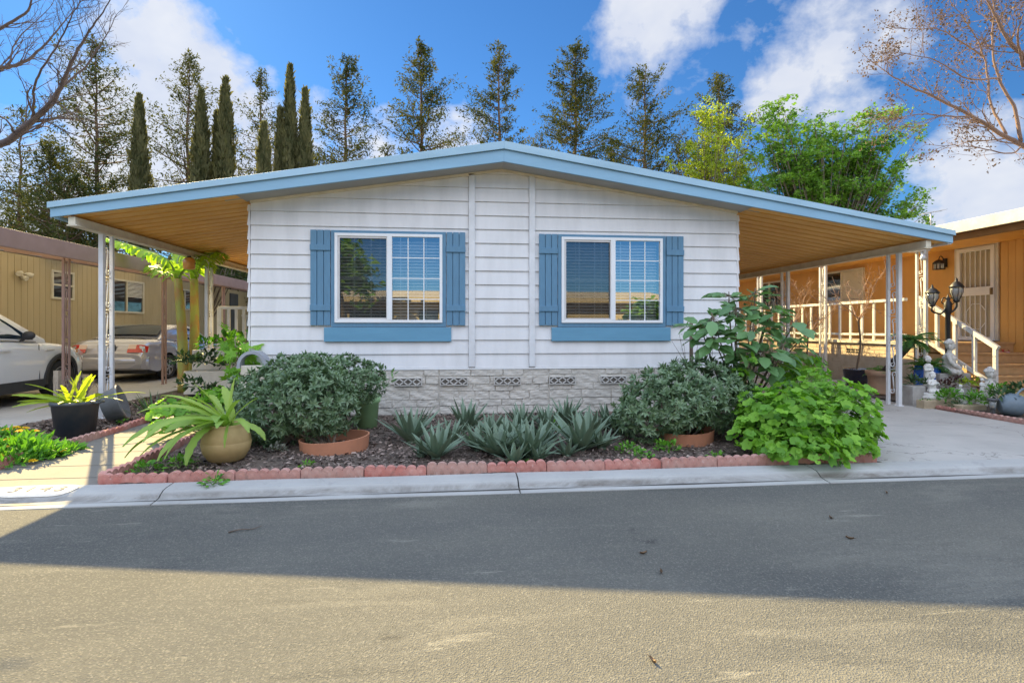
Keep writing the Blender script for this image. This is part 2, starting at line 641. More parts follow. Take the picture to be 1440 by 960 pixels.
# kerb in cast lengths with open joints
kx = [-60, -30, -12, float(gnd(238, 690, -.07)[0]), float(gnd(730, 684, -.07)[0]), float(gnd(1160, 672, -.07)[0]), 7.6, 12, 30, 60]
kp = [(-3.57, -.16), (-3.57, -.094), (-3.50, -.088), (-3.45, -.078), (-3.42, -.055), (-3.385, -.034), (-3.33, -.024), (-3.215, -.018), (-3.215, -.16)]
kb = MB()
for a, b in zip(kx[:-1], kx[1:]):
    n = max(2, int((b - a) / .5))
    xs = np.linspace(a + .006, b - .006, n)
    V = np.array([[(x, y, z + .003 * math.sin(x * 3.1 + y * 9)) for (y, z) in kp] for x in xs]).reshape(-1, 3)
    kb.grid(V, n, len(kp), smooth=False)
    for k in (0, n - 1):
        kb.add(V[k * len(kp):(k + 1) * len(kp)], [tuple(range(len(kp)))])
tag(kb.build('kerb', KERB), kind='structure')
gap = MB().box(-60, 60, -3.5, -3.23, -.165, -.085)
tag(gap.build('kerb_base', M('kerb_joint', (.05, .045, .04))), kind='structure')


def slab(name, mat, x0, x1, ys, z0=-.035, z1=0.0, yflat=-.5, gapw=.009, xs=None):
    """concrete slabs between the joints ys (front to back), sloping to the kerb at the front"""
    mb = MB()
    zf = lambda y: z0 + (z1 - z0) * min(1, max(0, (y + 3.2) / (yflat + 3.2)))
    xs = xs or [x0, x1]
    for a, b in zip(ys[:-1], ys[1:]):
        for c, d in zip(xs[:-1], xs[1:]):
            ya, yb, xa, xb = a + gapw / 2, b - gapw / 2, c + gapw / 2, d - gapw / 2
            mb.add([(xa, ya, zf(ya)), (xb, ya, zf(ya)), (xb, yb, zf(yb)), (xa, yb, zf(yb)),
                    (xa, ya, -.16), (xb, ya, -.16), (xb, yb, -.16), (xa, yb, -.16)],
                   [(0, 1, 2, 3), (0, 4, 5, 1), (1, 5, 6, 2), (2, 6, 7, 3), (3, 7, 4, 0)])
    mb2 = MB().box(x0, x1, ys[0], ys[-1], -.165, z0 - .03)
    tag(mb2.build(name + '_base', MULCH), kind='structure')
    return tag(mb.build(name, mat), kind='structure')


slab('path', CONC_WARM, -4.93, -3.68, [-3.205, -2.93, -2.5, -1.95, -1.2, -.3, .8, 2.2, 3.5], gapw=.018)
slab('carport_floor', CONC, -6.3, -3.5, [3.55, 7, 11, 16])
slab('driveway', CONC, 3.52, 6.98, [-3.205, -1.45, 1.6, 5.2, 9, 16])
slab('neighbour_driveway', CONC, -13.5, -6.45, [-3.205, 0.3, 4, 8, 12, 20], xs=[-13.5, -10, -6.45])


def bed(name, x0, x1, y0, y1, zf, mat=None, amp=.025, nx=60, ny=40):
    xs, ys = np.linspace(x0, x1, nx), np.linspace(y0, y1, ny)
    V = []
    for x in xs:
        for y in ys:
            V.append((x, y, zf(x, y) + amp * (math.sin(x * 5.1 + 1.3 * math.sin(y * 3)) * math.sin(y * 4.3 + x) * .6 + rng.normal() * .25)))
    return tag(MB().grid(np.array(V), nx, ny).build(name, mat or MULCH), kind='structure')


def zbed(x, y):
    return -.035 + .04 * min(1, max(0, (y + 3.2) / 2.2))


bed('planting_bed', -3.67, 3.53, -3.21, -.02, zbed, nx=140, ny=64)
bed('side_bed', -6.46, -4.92, -3.21, 3.5, lambda x, y: zbed(x, y) - .01, nx=40, ny=90)
bed('porch_bed', 7.0, 12.5, -3.21, 1.5, lambda x, y: .01, nx=50, ny=40)
GRAVEL = M('gravel', (.36, .33, .30), (.20, .18, .17), 28, .9, .4, .6, bump=1, bscale=40, bdist=.03)
bed('gravel_strip', 6.97, 8.62, 1.45, 16, lambda x, y: .0, GRAVEL, .015, 30, 90)


def chips(name, n, x0, x1, y0, y1, zf, mat, s0, s1, dens=None):
    x, y = rng.uniform(x0, x1, n), rng.uniform(y0, y1, n)
    z = np.array([zf(a, b) for a, b in zip(x, y)]) + rng.uniform(.004, .02, n)
    N = nrm(np.stack([rng.normal(0, .45, n), rng.normal(0, .45, n), np.ones(n)], 1))
    X = nrm(np.cross(N, rdir(rng, n)))
    mb = MB().leaves(T_CHIP, np.stack([x, y, z], 1), X, N, rng.uniform(s0, s1, n), rng.uniform(.25, .6, n), rng.uniform(0, 1, n))
    return tag(mb.build(name, mat), kind='stuff')


CHIP = M('bark_chip', (.115, .075, .06), (.27, .21, .175), 14, .9, tint=.85)
chips('bark_mulch', 15000, -3.62, 3.5, -3.12, -.03, zbed, CHIP, .012, .055)
chips('bark_mulch', 4500, -6.4, -4.98, -3.0, 2.5, lambda x, y: zbed(x, y) - .01, CHIP, .02, .07)
PEB = M('pebble', (.42, .40, .38), (.25, .22, .20), 20, .8, tint=.6)
chips('loose_gravel', 5000, 6.99, 8.55, 1.5, 9, lambda x, y: .0, PEB, .02, .055)


# ---- scalloped concrete edging bricks, one object each
EDGE = M('edging_red', (.46, .16, .125), (.57, .29, .24), 7, .85, .35, .7, bump=.5, bscale=90, bdist=.006)
EDGE_PALE = M('edging_pale', (.46, .28, .23), (.42, .19, .15), 9, .85, .35, .7, bump=.5, bscale=90, bdist=.006)

for m_ in (EDGE, EDGE_PALE):             # every cast brick weathers a little differently
    nt_ = m_.node_tree
    b_ = nt_.nodes['Principled BSDF']
    src_ = b_.inputs['Base Color'].links[0].from_socket
    rnd = nd(nt_, 'ObjectInfo').outputs['Random']
    pp = nd(nt_, 'NewGeometry').outputs['Position']
    c_ = mixc(nt_, ramp(nt_, rnd, 0, 1, .0, .55), src_, (.44, .27, .22))
    c_ = mixc(nt_, ramp(nt_, noise(nt_, pp, 11, 6, .7, None, .8), .55, .72, 0, .6), c_, (.20, .13, .10))
    c_ = mixc(nt_, ramp(nt_, noise(nt_, pp, 17, 5, .7), .60, .72, 0, .55), c_, (.60, .50, .45))
    nt_.links.new(c_, b_.inputs['Base Color'])


def edging(L=.54, n=6, h=.125, t=.06):
    """one cast edging length: n scallops along +x, sitting on z=0"""
    mb = MB()
    top = []
    r = L / n / 2
    for k in range(n):
        for a in np.linspace(math.pi, 0, 7):
            top.append((k * 2 * r + r + r * .98 * math.cos(a), h - r * .75 + r * .75 * math.sin(a)))
    poly = [(0, -.05)] + top + [(L, -.05)]
    # rounded drum scallops: front and back faces, crowned tops
    mb.prism(poly, 'y', -t / 2, t / 2)
    for k in range(n):
        cx = k * 2 * r + r
        prof = [(r * .96, -.05), (r * .96, h - r * .78), (r * .80, h - r * .38), (r * .5, h - r * .14), (.001, h - r * .06)]
        mb.lathe(prof, (cx, 0, 0), 10, 1, .92 * t / (2 * r) * 1.28)
    return mb


ORD = ['first', 'second', 'third', 'fourth', 'fifth', 'sixth', 'seventh', 'eighth', 'ninth', 'tenth', 'eleventh', 'twelfth', 'thirteenth', 'fourteenth', 'fifteenth']
brick0 = edging().build('edging_brick', EDGE, loc=(0, 0, 0))
brick_p = edging().build('edging_brick', EDGE_PALE, loc=(0, 0, 0))
used_b = set()


def edge_row(a, b, n, what, group, z=(-.035, -.035), pale=()):
    a, b = np.array(a, float), np.array(b, float)
    d = (b - a) / n
    ang = math.atan2(d[1], d[0])
    for k in range(n):
        src = brick_p if k in pale else brick0
        o = src if src not in used_b else src.copy()
        if o is not src:
            COL.objects.link(o)
        used_b.add(src)
        q = a + d * k
        o.location = (q[0], q[1] + rng.normal(0, .008), z[0] + (z[1] - z[0]) * k / n + rng.normal(-.024, .008))
        o.rotation_euler = (rng.normal(0, .05), rng.normal(0, .018), ang + rng.normal(0, .022))
        o.scale = (np.linalg.norm(d) / .545, 1, 1)
        tag(o, what % ORD[k], 'edging brick', group)


edge_row((-3.70, -3.14), (3.46, -3.14), 13, 'scalloped red edging brick along the kerb, %s from the left corner of the bed', 'edging bricks along the kerb', pale=(3, 5, 9))
edge_row((-3.72, -3.12), (-3.72, -1.0), 4, 'scalloped red edging brick running back beside the sunlit path, %s from the kerb', 'edging bricks on the right of the path')
edge_row((-4.97, -2.85), (-4.90, .45), 6, 'scalloped red edging brick on the left of the path, %s from the street', 'edging bricks on the left of the path', pale=(2,))
edge_row((7.02, -2.1), (7.06, .55), 5, 'low scalloped edging brick along the right driveway, %s from the street', 'edging bricks along the right driveway', z=(-.06, -.02), pale=(0, 1, 2))


# ---- painted house number on the kerb
def flat_text(name, body, size, mat, parent, M4, thick=.0):
    cu = bpy.data.curves.new(name, 'FONT')
    cu.body, cu.size, cu.align_x, cu.align_y = body, size, 'CENTER', 'CENTER'
    cu.extrude = thick
    to = bpy.data.objects.new(name, cu)
    COL.objects.link(to)
    dg = bpy.context.evaluated_depsgraph_get()
    me = bpy.data.meshes.new_from_object(to.evaluated_get(dg))
    bpy.data.objects.remove(to)
    me.name = name
    me.transform(M4)
    me.materials.clear()
    me.materials.append(mat)
    o = bpy.data.objects.new(name, me)
    COL.objects.link(o)
    if parent is not None:
        o.parent = parent
    return o


WPAINT = M('kerb_white_paint', (.60, .59, .56), (.46, .44, .41), 9, .8, .4, .75)
NPAINT = M('kerb_number_paint', (.07, .07, .07), (.22, .21, .20), 14, .8, .35, .75)
ca, cb_ = gnd(4, 694, -.055), gnd(108, 692, -.05)
cx = (ca[0] + cb_[0]) / 2
num = thing('kerb_number', 'faded house number 3143 stencilled on a white painted patch of the kerb', 'house number', (cx, -3.4, -.05))
# patch follows the rolled kerb surface (sits 3 mm above)
pm = MB()
hw = .30
nx_ = 25
xs = np.linspace(-hw, hw, nx_)
surf = [(-3.418, -.0525), (-3.40, -.041), (-3.385, -.032), (-3.36, -.0275), (-3.33, -.022), (-3.29, -.019), (-3.25, -.0165), (-3.222, -.0145)]
V = []
for x in xs:
    s = math.sqrt(max(0, 1 - (abs(x) / hw) ** 6))
    ym = -3.32
    for (y, z) in surf:
        yy = ym + (y - ym) * s
        zz = np.interp(yy, [q[0] for q in surf], [q[1] for q in surf]) + .0055
        V.append((cx + x, yy, zz))
pm.grid(np.array(V), nx_, len(surf), smooth=False)
pm.build('painted_patch', WPAINT, num)
digs = [flat_text('digit', ch, .15, NPAINT, num, Matrix.Translation(((k - 1.5) * .092, 0, 0))) for k, ch in enumerate('3143')]
for v in [v for d in digs for v in d.data.vertices]:            # lay the digits on the kerb surface
    x, y = v.co.x * 1.25, v.co.y * .95
    yy = -3.318 + y
    v.co = (x, yy + 3.4, np.interp(yy, [q[0] for q in surf], [q[1] for q in surf]) + .009 + .05)

# ---- fallen leaves and a twig on the road
DRY = LEAF('dry_leaf', (.07, .04, .022), (.17, .10, .05), .05)
lf = [(905, 779, 'brown curled leaf on the shaded asphalt left of the other two'), (930, 806, 'tan curled leaf on the shaded asphalt close to the sunlit edge'), (1195, 758, 'tan curled leaf on the shaded asphalt, furthest right'),
      (1168, 729, 'dark curled leaf on the shaded asphalt near the right kerb'), (1247, 694, 'small dark leaf on the asphalt beside the gutter at the right'), (918, 931, 'dark brown leaf on the sunlit asphalt at the bottom')]
for px, py, lb in lf:
    q = gnd(px, py, -.1)
    mb = MB()
    a = rng.uniform(0, 6.28)
    t = np.linspace(0, 1, 6)
    L, W = rng.uniform(.032, .05), .022
    V = []
    for s in t:
        ww = W * math.sin(math.pi * min(.97, .06 + s * .92)) * .5
        for e in (-1, 0, 1):
            V.append((L * (s - .5), e * ww * .75, .003 + .014 * (abs(e) * .8 + (s - .5) ** 2 * 2)))
    V = np.array(V) @ rotz(a).T + q
    mb.grid(V, 6, 3, tint=float(rng.uniform()))
    mb.tube([q + rotz(a) @ np.array([.5 * L, 0, .012]), q + rotz(a) @ np.array([.8 * L, .006, .02])], .0015, 4)
    tag(mb.build('fallen_leaf', DRY, loc=q), lb, 'leaf', 'leaves fallen on the road')
q = gnd(345, 746, -.1)
BARK0 = M('twig_bark', (.10, .075, .06), (.17, .13, .10), 30, .9)
mb = MB().tube(spline([q + np.array(a) for a in ((-.10, -.03, .006), (-.03, -.012, .016), (.04, .012, .008), (.10, .035, .02))], 5), np.linspace(.006, .002, 16), 5)
mb.tube([q + np.array((.02, .005, .01)), q + np.array((.06, -.02, .018))], [.003, .001], 4)
tag(mb.build('twig', BARK0, loc=q), 'thin dark twig lying on the shaded road left of centre', 'twig')
# ------------------------------------------------------------------ the pale mobile home
SIDING = M('siding_paint', (.745, .738, .738), (.60, .595, .59), 2.6, .55, .40, .85, bump=.16, bscale=14, bdist=.004, stretch=(1.6, 1, .35))
TRIMW = M('white_trim', (.74, .75, .77), (.62, .62, .62), 4, .5)
CREAM = M('cream_trim', (.74, .69, .56), (.60, .54, .42), 5, .55)
VINYL = M('white_vinyl', (.82, .83, .84), (.78, .78, .78), 3, .35)
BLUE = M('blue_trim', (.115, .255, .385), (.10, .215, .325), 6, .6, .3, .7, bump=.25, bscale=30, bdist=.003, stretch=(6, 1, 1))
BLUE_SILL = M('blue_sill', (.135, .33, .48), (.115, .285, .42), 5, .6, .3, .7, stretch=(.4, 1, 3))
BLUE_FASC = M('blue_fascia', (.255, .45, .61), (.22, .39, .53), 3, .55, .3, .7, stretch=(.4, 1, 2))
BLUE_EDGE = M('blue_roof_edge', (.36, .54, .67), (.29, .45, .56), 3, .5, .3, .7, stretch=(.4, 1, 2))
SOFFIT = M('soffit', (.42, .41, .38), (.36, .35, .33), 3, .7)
ROOFM = M('roof_metal', (.55, .56, .57), (.44, .44, .45), 2.5, .5)
CEIL = M('carport_ceiling', (.90, .50, .13), (.76, .38, .085), 3.5, .5, .35, .7, stretch=(.3, 1, 1))
STONE = M('skirting_stone', (.60, .56, .50), (.47, .44, .39), 6, .85, .35, .7, bump=.7, bscale=30, bdist=.012)
DARK = M('dark_gap', (.012, .012, .013), (.02, .02, .02), 3, .8)

RX0, RX1, YF, YB = -5.96, 7.03, -.45, 15.5
PK = 3.936
SL, SR = .1692, .1615


def rz(x):
    return PK + SL * x if x < 0 else PK - SR * x


HW0, HW1 = -3.606, 3.722
house = thing('mobile_home', 'pale blue-white mobile home with blue shutters and a wide low gable roof', 'house', (0, 0, 0))


def clip(poly, a, b, c):
    """keep a*x+b*z<=c"""
    out = []
    for i in range(len(poly)):
        p, q = poly[i], poly[(i + 1) % len(poly)]
        dp, dq = a * p[0] + b * p[1] - c, a * q[0] + b * q[1] - c
        if dp <= 0: out.append(p)
        if dp * dq < 0:
            t = dp / (dp - dq)
            out.append((p[0] + t * (q[0] - p[0]), p[1] + t * (q[1] - p[1])))
    return out


WIN = [(-2.481, -.826, 1.308, 2.714), (.859, 2.549, 1.308, 2.714)]       # blue casing outlines
LAP, Z0 = .2067, .705


def lap_wall(mb, x0, x1, z0, ztop, holes, put):
    """lap boards; put(x, depth, z) makes the 3-D point (depth outwards)"""
    k = 0
    while True:
        za, zb = z0 + k * LAP, z0 + (k + 1) * LAP
        k += 1
        polys = [[(x0, za), (x1, za), (x1, zb), (x0, zb)]]
        for (a, b, c) in ztop:
            polys = [clip(p, a, b, c) for p in polys]
        polys = [p for p in polys if len(p) > 2]
        if not polys:
            break
        for (hx0, hx1, hz0, hz1) in holes:
            nxt = []
            for p in polys:
                nxt += [clip(p, 1, 0, hx0), clip(p, -1, 0, -hx1)]
                mid = clip(clip(p, -1, 0, -hx0), 1, 0, hx1)
                if len(mid) > 2:
                    nxt += [clip(mid, 0, 1, hz0), clip(mid, 0, -1, -hz1)]
            polys = [p for p in nxt if len(p) > 2 and max(q[1] for q in p) - min(q[1] for q in p) > 1e-4 and max(q[0] for q in p) - min(q[0] for q in p) > 1e-4]
        dep = lambda z: .024 - .020 * (z - za) / LAP
        for p in polys:
            mb.add([put(x, dep(z), z) for x, z in p], [tuple(range(len(p)))])
            lo = [q for q in p if abs(q[1] - za) < 1e-6]
            if len(lo) >= 2:
                a, b = min(lo), max(lo)
                mb.add([put(a[0], .024, za), put(b[0], .024, za), put(b[0], -.01, za + .004), put(a[0], -.01, za + .004)], [(0, 1, 2, 3)])
            # end grain steps at the corners
            for xe in (x0, x1):
                e = sorted([q[1] for q in p if abs(q[0] - xe) < 1e-6])
                if len(e) >= 2:
                    mb.add([put(xe, dep(e[0]), e[0]), put(xe, dep(e[-1]), e[-1]), put(xe, -.02, e[-1]), put(xe, -.02, e[0])], [(0, 1, 2, 3)])


SOFF = lambda x: .262 - .0137 * abs(x)      # the eave gets shallower towards the sides
TOPS = [(-(SL - .0137), 1, PK - .262), (SR - .0137, 1, PK - .262)]
holes = [(a + .03, b - .03, c + .03, d - .03) for a, b, c, d in WIN]
mb = MB()
front = lambda x, d, z: (x, -d, z)
for a, b in ((HW0, -.492), (-.394, .417), (.511, HW1)):
    lap_wall(mb, a, b, Z0, TOPS, holes, front)
mb.build('front_siding', SIDING, house)
mb = MB()
lap_wall(mb, .0, YB - .4, Z0, [(0, 1, rz(HW0) - .262)], [], lambda y, d, z: (HW0 - .03 - d, y, z))
lap_wall(mb, .0, YB - .4, Z0, [(0, 1, rz(HW1) - .262)], [], lambda y, d, z: (HW1 + .03 + d, y, z))
lap_wall(mb, HW0, HW1, Z0, TOPS, [], lambda x, d, z: (x, YB - .4 + d, z))
mb.build('side_siding', SIDING, house)
# core walls behind the boards, with the window openings left open
mb = MB()
zt = 3.2
for x0, x1, z0, z1 in ((HW0, WIN[0][0] + .03, .03, zt), (WIN[0][1] - .03, WIN[1][0] + .03, .03, zt), (WIN[1][1] - .03, HW1, .03, zt),
                       (WIN[0][0] + .03, WIN[0][1] - .03, .03, 1.34), (WIN[1][0] + .03, WIN[1][1] - .03, .03, 1.34),
                       (WIN[0][0] + .03, WIN[0][1] - .03, 2.684, zt), (WIN[1][0] + .03, WIN[1][1] - .03, 2.684, zt)):
    mb.box(x0, x1, .012, .12, z0, z1)
mb.prism([(HW0, zt), (HW1, zt), (HW1, rz(HW1) - .29), (0, PK - .29), (HW0, rz(HW0) - .29)], 'y', .012, .12)
mb.box(HW0 - .022, HW0 + .08, .125, YB - .45, .03, 3.0)
mb.box(HW1 - .08, HW1 + .022, .125, YB - .45, .03, 3.0)
mb.build('wall_core', DARK, house)
# battens
for x0, x1 in ((-.490, -.396), (.419, .509)):
    MB().box(x0, x1, -.05, .01, .712, rz(x1 if x1 < 0 else x1) - .275).build('batten', TRIMW, house, bevel=.006)
MB().box(HW0, HW1, -.034, .01, .678, .703).build('starter_strip', VINYL, house)
# thin cream moulding under the soffit
mb = MB()
for s, xa, xb in ((1, HW0, 0), (-1, 0, HW1)):
    za, zb = rz(xa) - SOFF(xa), rz(xb) - SOFF(xb)
    mb.prism([(xa, za - .035), (xb, zb - .035), (xb, zb), (xa, za)], 'y', -.05, -.002)
mb.build('rake_moulding', CREAM, house)

# skirting: cast stone-faced panels with vents
sk = MB()
seams = [HW0, -2.58, -.93, .72, 2.37, HW1]
vents = []
for pa, pb in zip(seams[:-1], seams[1:]):
    pa, pb = pa + .006, pb - .006
    z = .012
    hs_ = [.115, .10, .135, .095, .12, .10]
    rowk = 0
    while z < .665:
        h = min(hs_[rowk % 6] * rng.uniform(.9, 1.1), .677 - z)
        if .665 - (z + h) < .05:
            h = .677 - z
        isv = z < .56 < z + h
        x = pa
        while x < pb - .01:
            w_ = min(rng.uniform(.2, .55), pb - x)
            if pb - (x + w_) < .12:
                w_ = pb - x
            d0 = rng.uniform(.022, .04)
            nx, nz = max(4, int(w_ / .03)), max(4, int(h / .022))
            gx, gz = np.linspace(x + .009, x + w_ - .009, nx), np.linspace(z + .007, z + h - .007, nz)
            gx = np.concatenate([[x + .002], gx, [x + w_ - .002]])
            gz = np.concatenate([[z + .002], gz, [z + h - .002]])
            nx, nz = nx + 2, nz + 2
            V = []
            for i, xx in enumerate(gx):
                for j, zz in enumerate(gz):
                    e = 0 if i in (0, nx - 1) or j in (0, nz - 1) else 1
                    dd = .008 + e * (d0 - .012 + rng.normal(0, .0018) + .003 * math.sin(xx * 23 + zz * 61 + x * 9))
                    V.append((xx, -dd, zz))
            sk.grid(np.array(V), nx, nz, smooth=False)
            x += w_
        z += h
        rowk += 1
sk.box(HW0, HW1, -.014, .0, .0, .677)
skirt = sk.build('skirting', STONE, house)
vx_ = [HW0 + .45, -2.15, -1.80 + .0]
VENTM = M('vent_frame', (.58, .56, .52), (.46, .44, .41), 8, .8)
for vx0 in (-3.30, -2.42, -1.57, -.92 + .02, -.10, .735, 1.53, 2.40, 3.15):
    a, b, z0, z1 = vx0, vx0 + .38, .455, .550
    v = MB()
    for q in ((a, b, z0 - .012, z0), (a, b, z1, z1 + .012), (a - .012, a, z0 - .012, z1 + .012), (b, b + .012, z0 - .012, z1 + .012)):
        v.box(q[0], q[1], -.058, -.02, q[2], q[3])
    for k in range(3):
        w_ = (b - a) / 3
        x0_, x1_ = a + k * w_, a + (k + 1) * w_
        zm, xm = (z0 + z1) / 2, (x0_ + x1_) / 2
        for p, q_ in (((x0_, zm), (xm, z1)), ((xm, z1), (x1_, zm)), ((x1_, zm), (xm, z0)), ((xm, z0), (x0_, zm))):
            v.bar((p[0], -.051, p[1]), (q_[0], -.051, q_[1]), .017, .014, (0, 1, 0))
    vo_ = v.build('vent', VENTM, skirt)
    MB().box(a, b, -.047, -.03, z0, z1).build('vent_opening', M('vent_shade', (.13, .11, .09), (.08, .07, .06), 8, .9), skirt)
# side skirting
MB().box(HW0 - .035, HW0, .0, YB - .4, 0, .7).box(HW1, HW1 + .035, .0, YB - .4, 0, .7).build('side_skirting', STONE, house)

# ---- windows
GLASS, nt, bs, out = _mat('window_glass')
gl = nd(nt, 'BsdfGlossy')
gl.inputs['Roughness'].default_value = .012
gl.inputs['Color'].default_value = (.86, .93, 1, 1)
trn = nd(nt, 'BsdfTransparent')
trn.inputs['Color'].default_value = (.90, .93, .93, 1)
fr = nd(nt, 'Fresnel')
fr.inputs['IOR'].default_value = 1.5
mx = nd(nt, 'MixShader')
nt.links.new(ramp(nt, fr.outputs[0], .04, 1.0, .35, 1.0), mx.inputs[0])
nt.links.new(trn.outputs[0], mx.inputs[1])
nt.links.new(gl.outputs[0], mx.inputs[2])
nt.links.new(mx.outputs[0], out.inputs['Surface'])
SCREEN, nt, bs, out = _mat('insect_screen')
df = nd(nt, 'BsdfDiffuse')
df.inputs['Color'].default_value = (.03, .03, .032, 1)
trn = nd(nt, 'BsdfTransparent')
mx = nd(nt, 'MixShader')
mx.inputs[0].default_value = .38
nt.links.new(trn.outputs[0], mx.inputs[1])
nt.links.new(df.outputs[0], mx.inputs[2])
nt.links.new(mx.outputs[0], out.inputs['Surface'])
BLIND = M('blind_slat', (.84, .83, .80), (.78, .77, .74), 3, .5)
ROOM = M('room_dark', (.06, .055, .05), (.09, .08, .07), 1, .9)
SCRF = M('screen_frame', (.62, .60, .58), (.55, .53, .52), 3, .5)

for (x0, x1, z0, z1), lb in zip(WIN, ('left', 'right')):
    wv = MB()
    wf = .052                                    # blue casing
    fx0, fx1, fz0, fz1 = x0 + wf, x1 - wf, z0 + wf + .012, z1 - wf + .012
    for q in ((x0, x1, z0, fz0), (x0, x1, fz1, z1), (x0, fx0, fz0, fz1), (fx1, x1, fz0, fz1)):
        wv.box(q[0], q[1], -.046, .02, q[2], q[3])
    win = wv.build('window', BLUE, house, bevel=.003)
    f = MB()                                     # white vinyl frame, centre stile
    t = .042
    xm = fx0 + (fx1 - fx0) * .505
    for q in ((fx0, fx1, fz0, fz0 + t), (fx0, fx1, fz1 - t, fz1), (fx0, fx0 + t, fz0 + t, fz1 - t), (fx1 - t, fx1, fz0 + t, fz1 - t)):
        f.box(q[0], q[1], -.062, .03, q[2], q[3])
    f.box(xm - .036, xm + .036, -.064, .03, fz0 + t, fz1 - t)
    f.build('window_frame', VINYL, win, bevel=.003)
    s = MB()                                     # sliding insect screen frame on the left half
    sx0, sx1, sz0, sz1 = fx0 + t, xm - .036, fz0 + t, fz1 - t
    for q in ((sx0, sx1, sz0, sz0 + .03), (sx0, sx1, sz1 - .03, sz1), (sx0, sx0 + .03, sz0 + .03, sz1 - .03), (sx1 - .012, sx1, sz0 + .03, sz1 - .03)):
        s.box(q[0], q[1], -.05, -.03, q[2], q[3])
    s.build('screen_frame', SCRF, win)
    MB().quad((sx0 + .03, -.04, sz0 + .03), (sx1 - .012, -.04, sz0 + .03), (sx1 - .012, -.04, sz1 - .03), (sx0 + .03, -.04, sz1 - .03)).build('insect_screen', SCREEN, win)
    gx0, gx1 = xm + .036, fx1 - t
    for a, b, y in ((sx0, sx1, -.012), (gx0, gx1, -.03)):
        MB().quad((a, y, sz0), (b, y, sz0), (b, y, sz1), (a, y, sz1)).build('pane', GLASS, win)
        gr = MB()                                # muntins: behind the glass on the screened half, in front on the other
        if a == sx0:
            y += .0115
        for k in (1, 2):
            xx = a + (b - a) * k / 3
            gr.box(xx - .0065, xx + .0065, y - .006, y - .001, sz0, sz1)
        for k in (1, 2, 3):
            zz = sz0 + (sz1 - sz0) * k / 4
            gr.box(a, b, y - .0055, y - .0015, zz - .0065, zz + .0065)
        gr.build('grille', VINYL, win)
    bl = MB()                                    # venetian blind
    zz = sz0 + .03
    while zz < sz1 - .02:
        bl.obox(((sx0 + gx1) / 2, .085, zz), ((gx1 - sx0) / 2 - .01, .025, .0012), rotx(R(40)))
        zz += .047
    for xx in (sx0 + .2, xm - .15, xm + .15, gx1 - .2):
        bl.box(xx - .004, xx + .004, .058, .0595, sz0, sz1)
    bl.build('blind', BLIND, win)
    MB().box(x0 + .02, x1 - .02, .35, .36, z0, z1).box(x0 - .02, x0 + .02, .121, .36, z0 - .1, z1 + .1).box(x1 - .02, x1 + .02, .121, .36, z0 - .1, z1 + .1)\
        .box(x0, x1, .121, .36, z0 - .12, z0 - .02).box(x0, x1, .121, .36, z1 + .02, z1 + .12).build('room_lining', ROOM, win)
    # board under the window
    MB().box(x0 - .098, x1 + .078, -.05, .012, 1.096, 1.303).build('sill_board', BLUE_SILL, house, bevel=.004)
    # shutters: three boards and two battens
    for a, b in ((x0 - .292, x0 - .006), (x1 + .006, x1 + .288)):
        sh = MB()
        w_ = (b - a) / 3
        for k in range(3):
            sh.box(a + k * w_ + .004, a + (k + 1) * w_ - .004, -.052, -.022, z0 + .025, z1)
        for zc in (z1 - .255, z0 + .28):
            sh.box(a, b, -.070, -.052, zc - .042, zc + .042)
        sh.box(a + .01, b - .01, -.028, -.015, z0 + .04, z1 - .02)
        sh.build('shutter', BLUE, house, bevel=.003)

# ---- roof
rf = MB()
for xa, xb in ((RX0, 0), (0, RX1)):
    za, zb = rz(xa), rz(xb)
    rf.prism([(xa, za - .10), (xb, zb - .10), (xb, zb - .002), (xa, za - .002)], 'y', YF + .03, YB)
roof = rf.build('roof', ROOFM, house)
ed = MB()
for xa, xb in ((RX0 - .02, 0), (0, RX1 + .02)):
    za, zb = rz(xa), rz(xb)
    ed.prism([(xa, za - (.065 if xa < 0 else .10)), (xb, zb - (.10 if xa < 0 else .065)), (xb, zb + .012), (xa, za + .012)], 'y', YF - .03, YF + .028)
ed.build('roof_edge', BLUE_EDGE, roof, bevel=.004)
fa = MB()
for xa, xb in ((RX0, 0), (0, RX1)):
    za, zb = rz(xa), rz(xb)
    zl = .20 if True else 0
    fa.prism([(xa, za - (.185 if xa < 0 else .275)), (xb, zb - (.275 if xa < 0 else .185)), (xb, zb - (.102 if xa < 0 else .067)), (xa, za - (.067 if xa < 0 else .102))], 'y', YF, YF + .035)
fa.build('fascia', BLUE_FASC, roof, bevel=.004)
so = MB()
for xa, xb in ((HW0 - .28, 0), (0, HW1 + .28)):
    za, zb = rz(xa) - SOFF(xa), rz(xb) - SOFF(xb)
    so.prism([(xa, za), (xb, zb), (xb, zb + .012), (xa, za + .012)], 'y', YF + .037, .0)
so.build('soffit', SOFFIT, roof)
# ridge cap and little roof vents
MB().prism([(-.16, PK - .02), (-.14, PK - .012), (0, PK + .022), (.14, PK - .012), (.16, PK - .02)], 'y', YF + .0, YB).build('ridge_cap', ROOFM, roof)


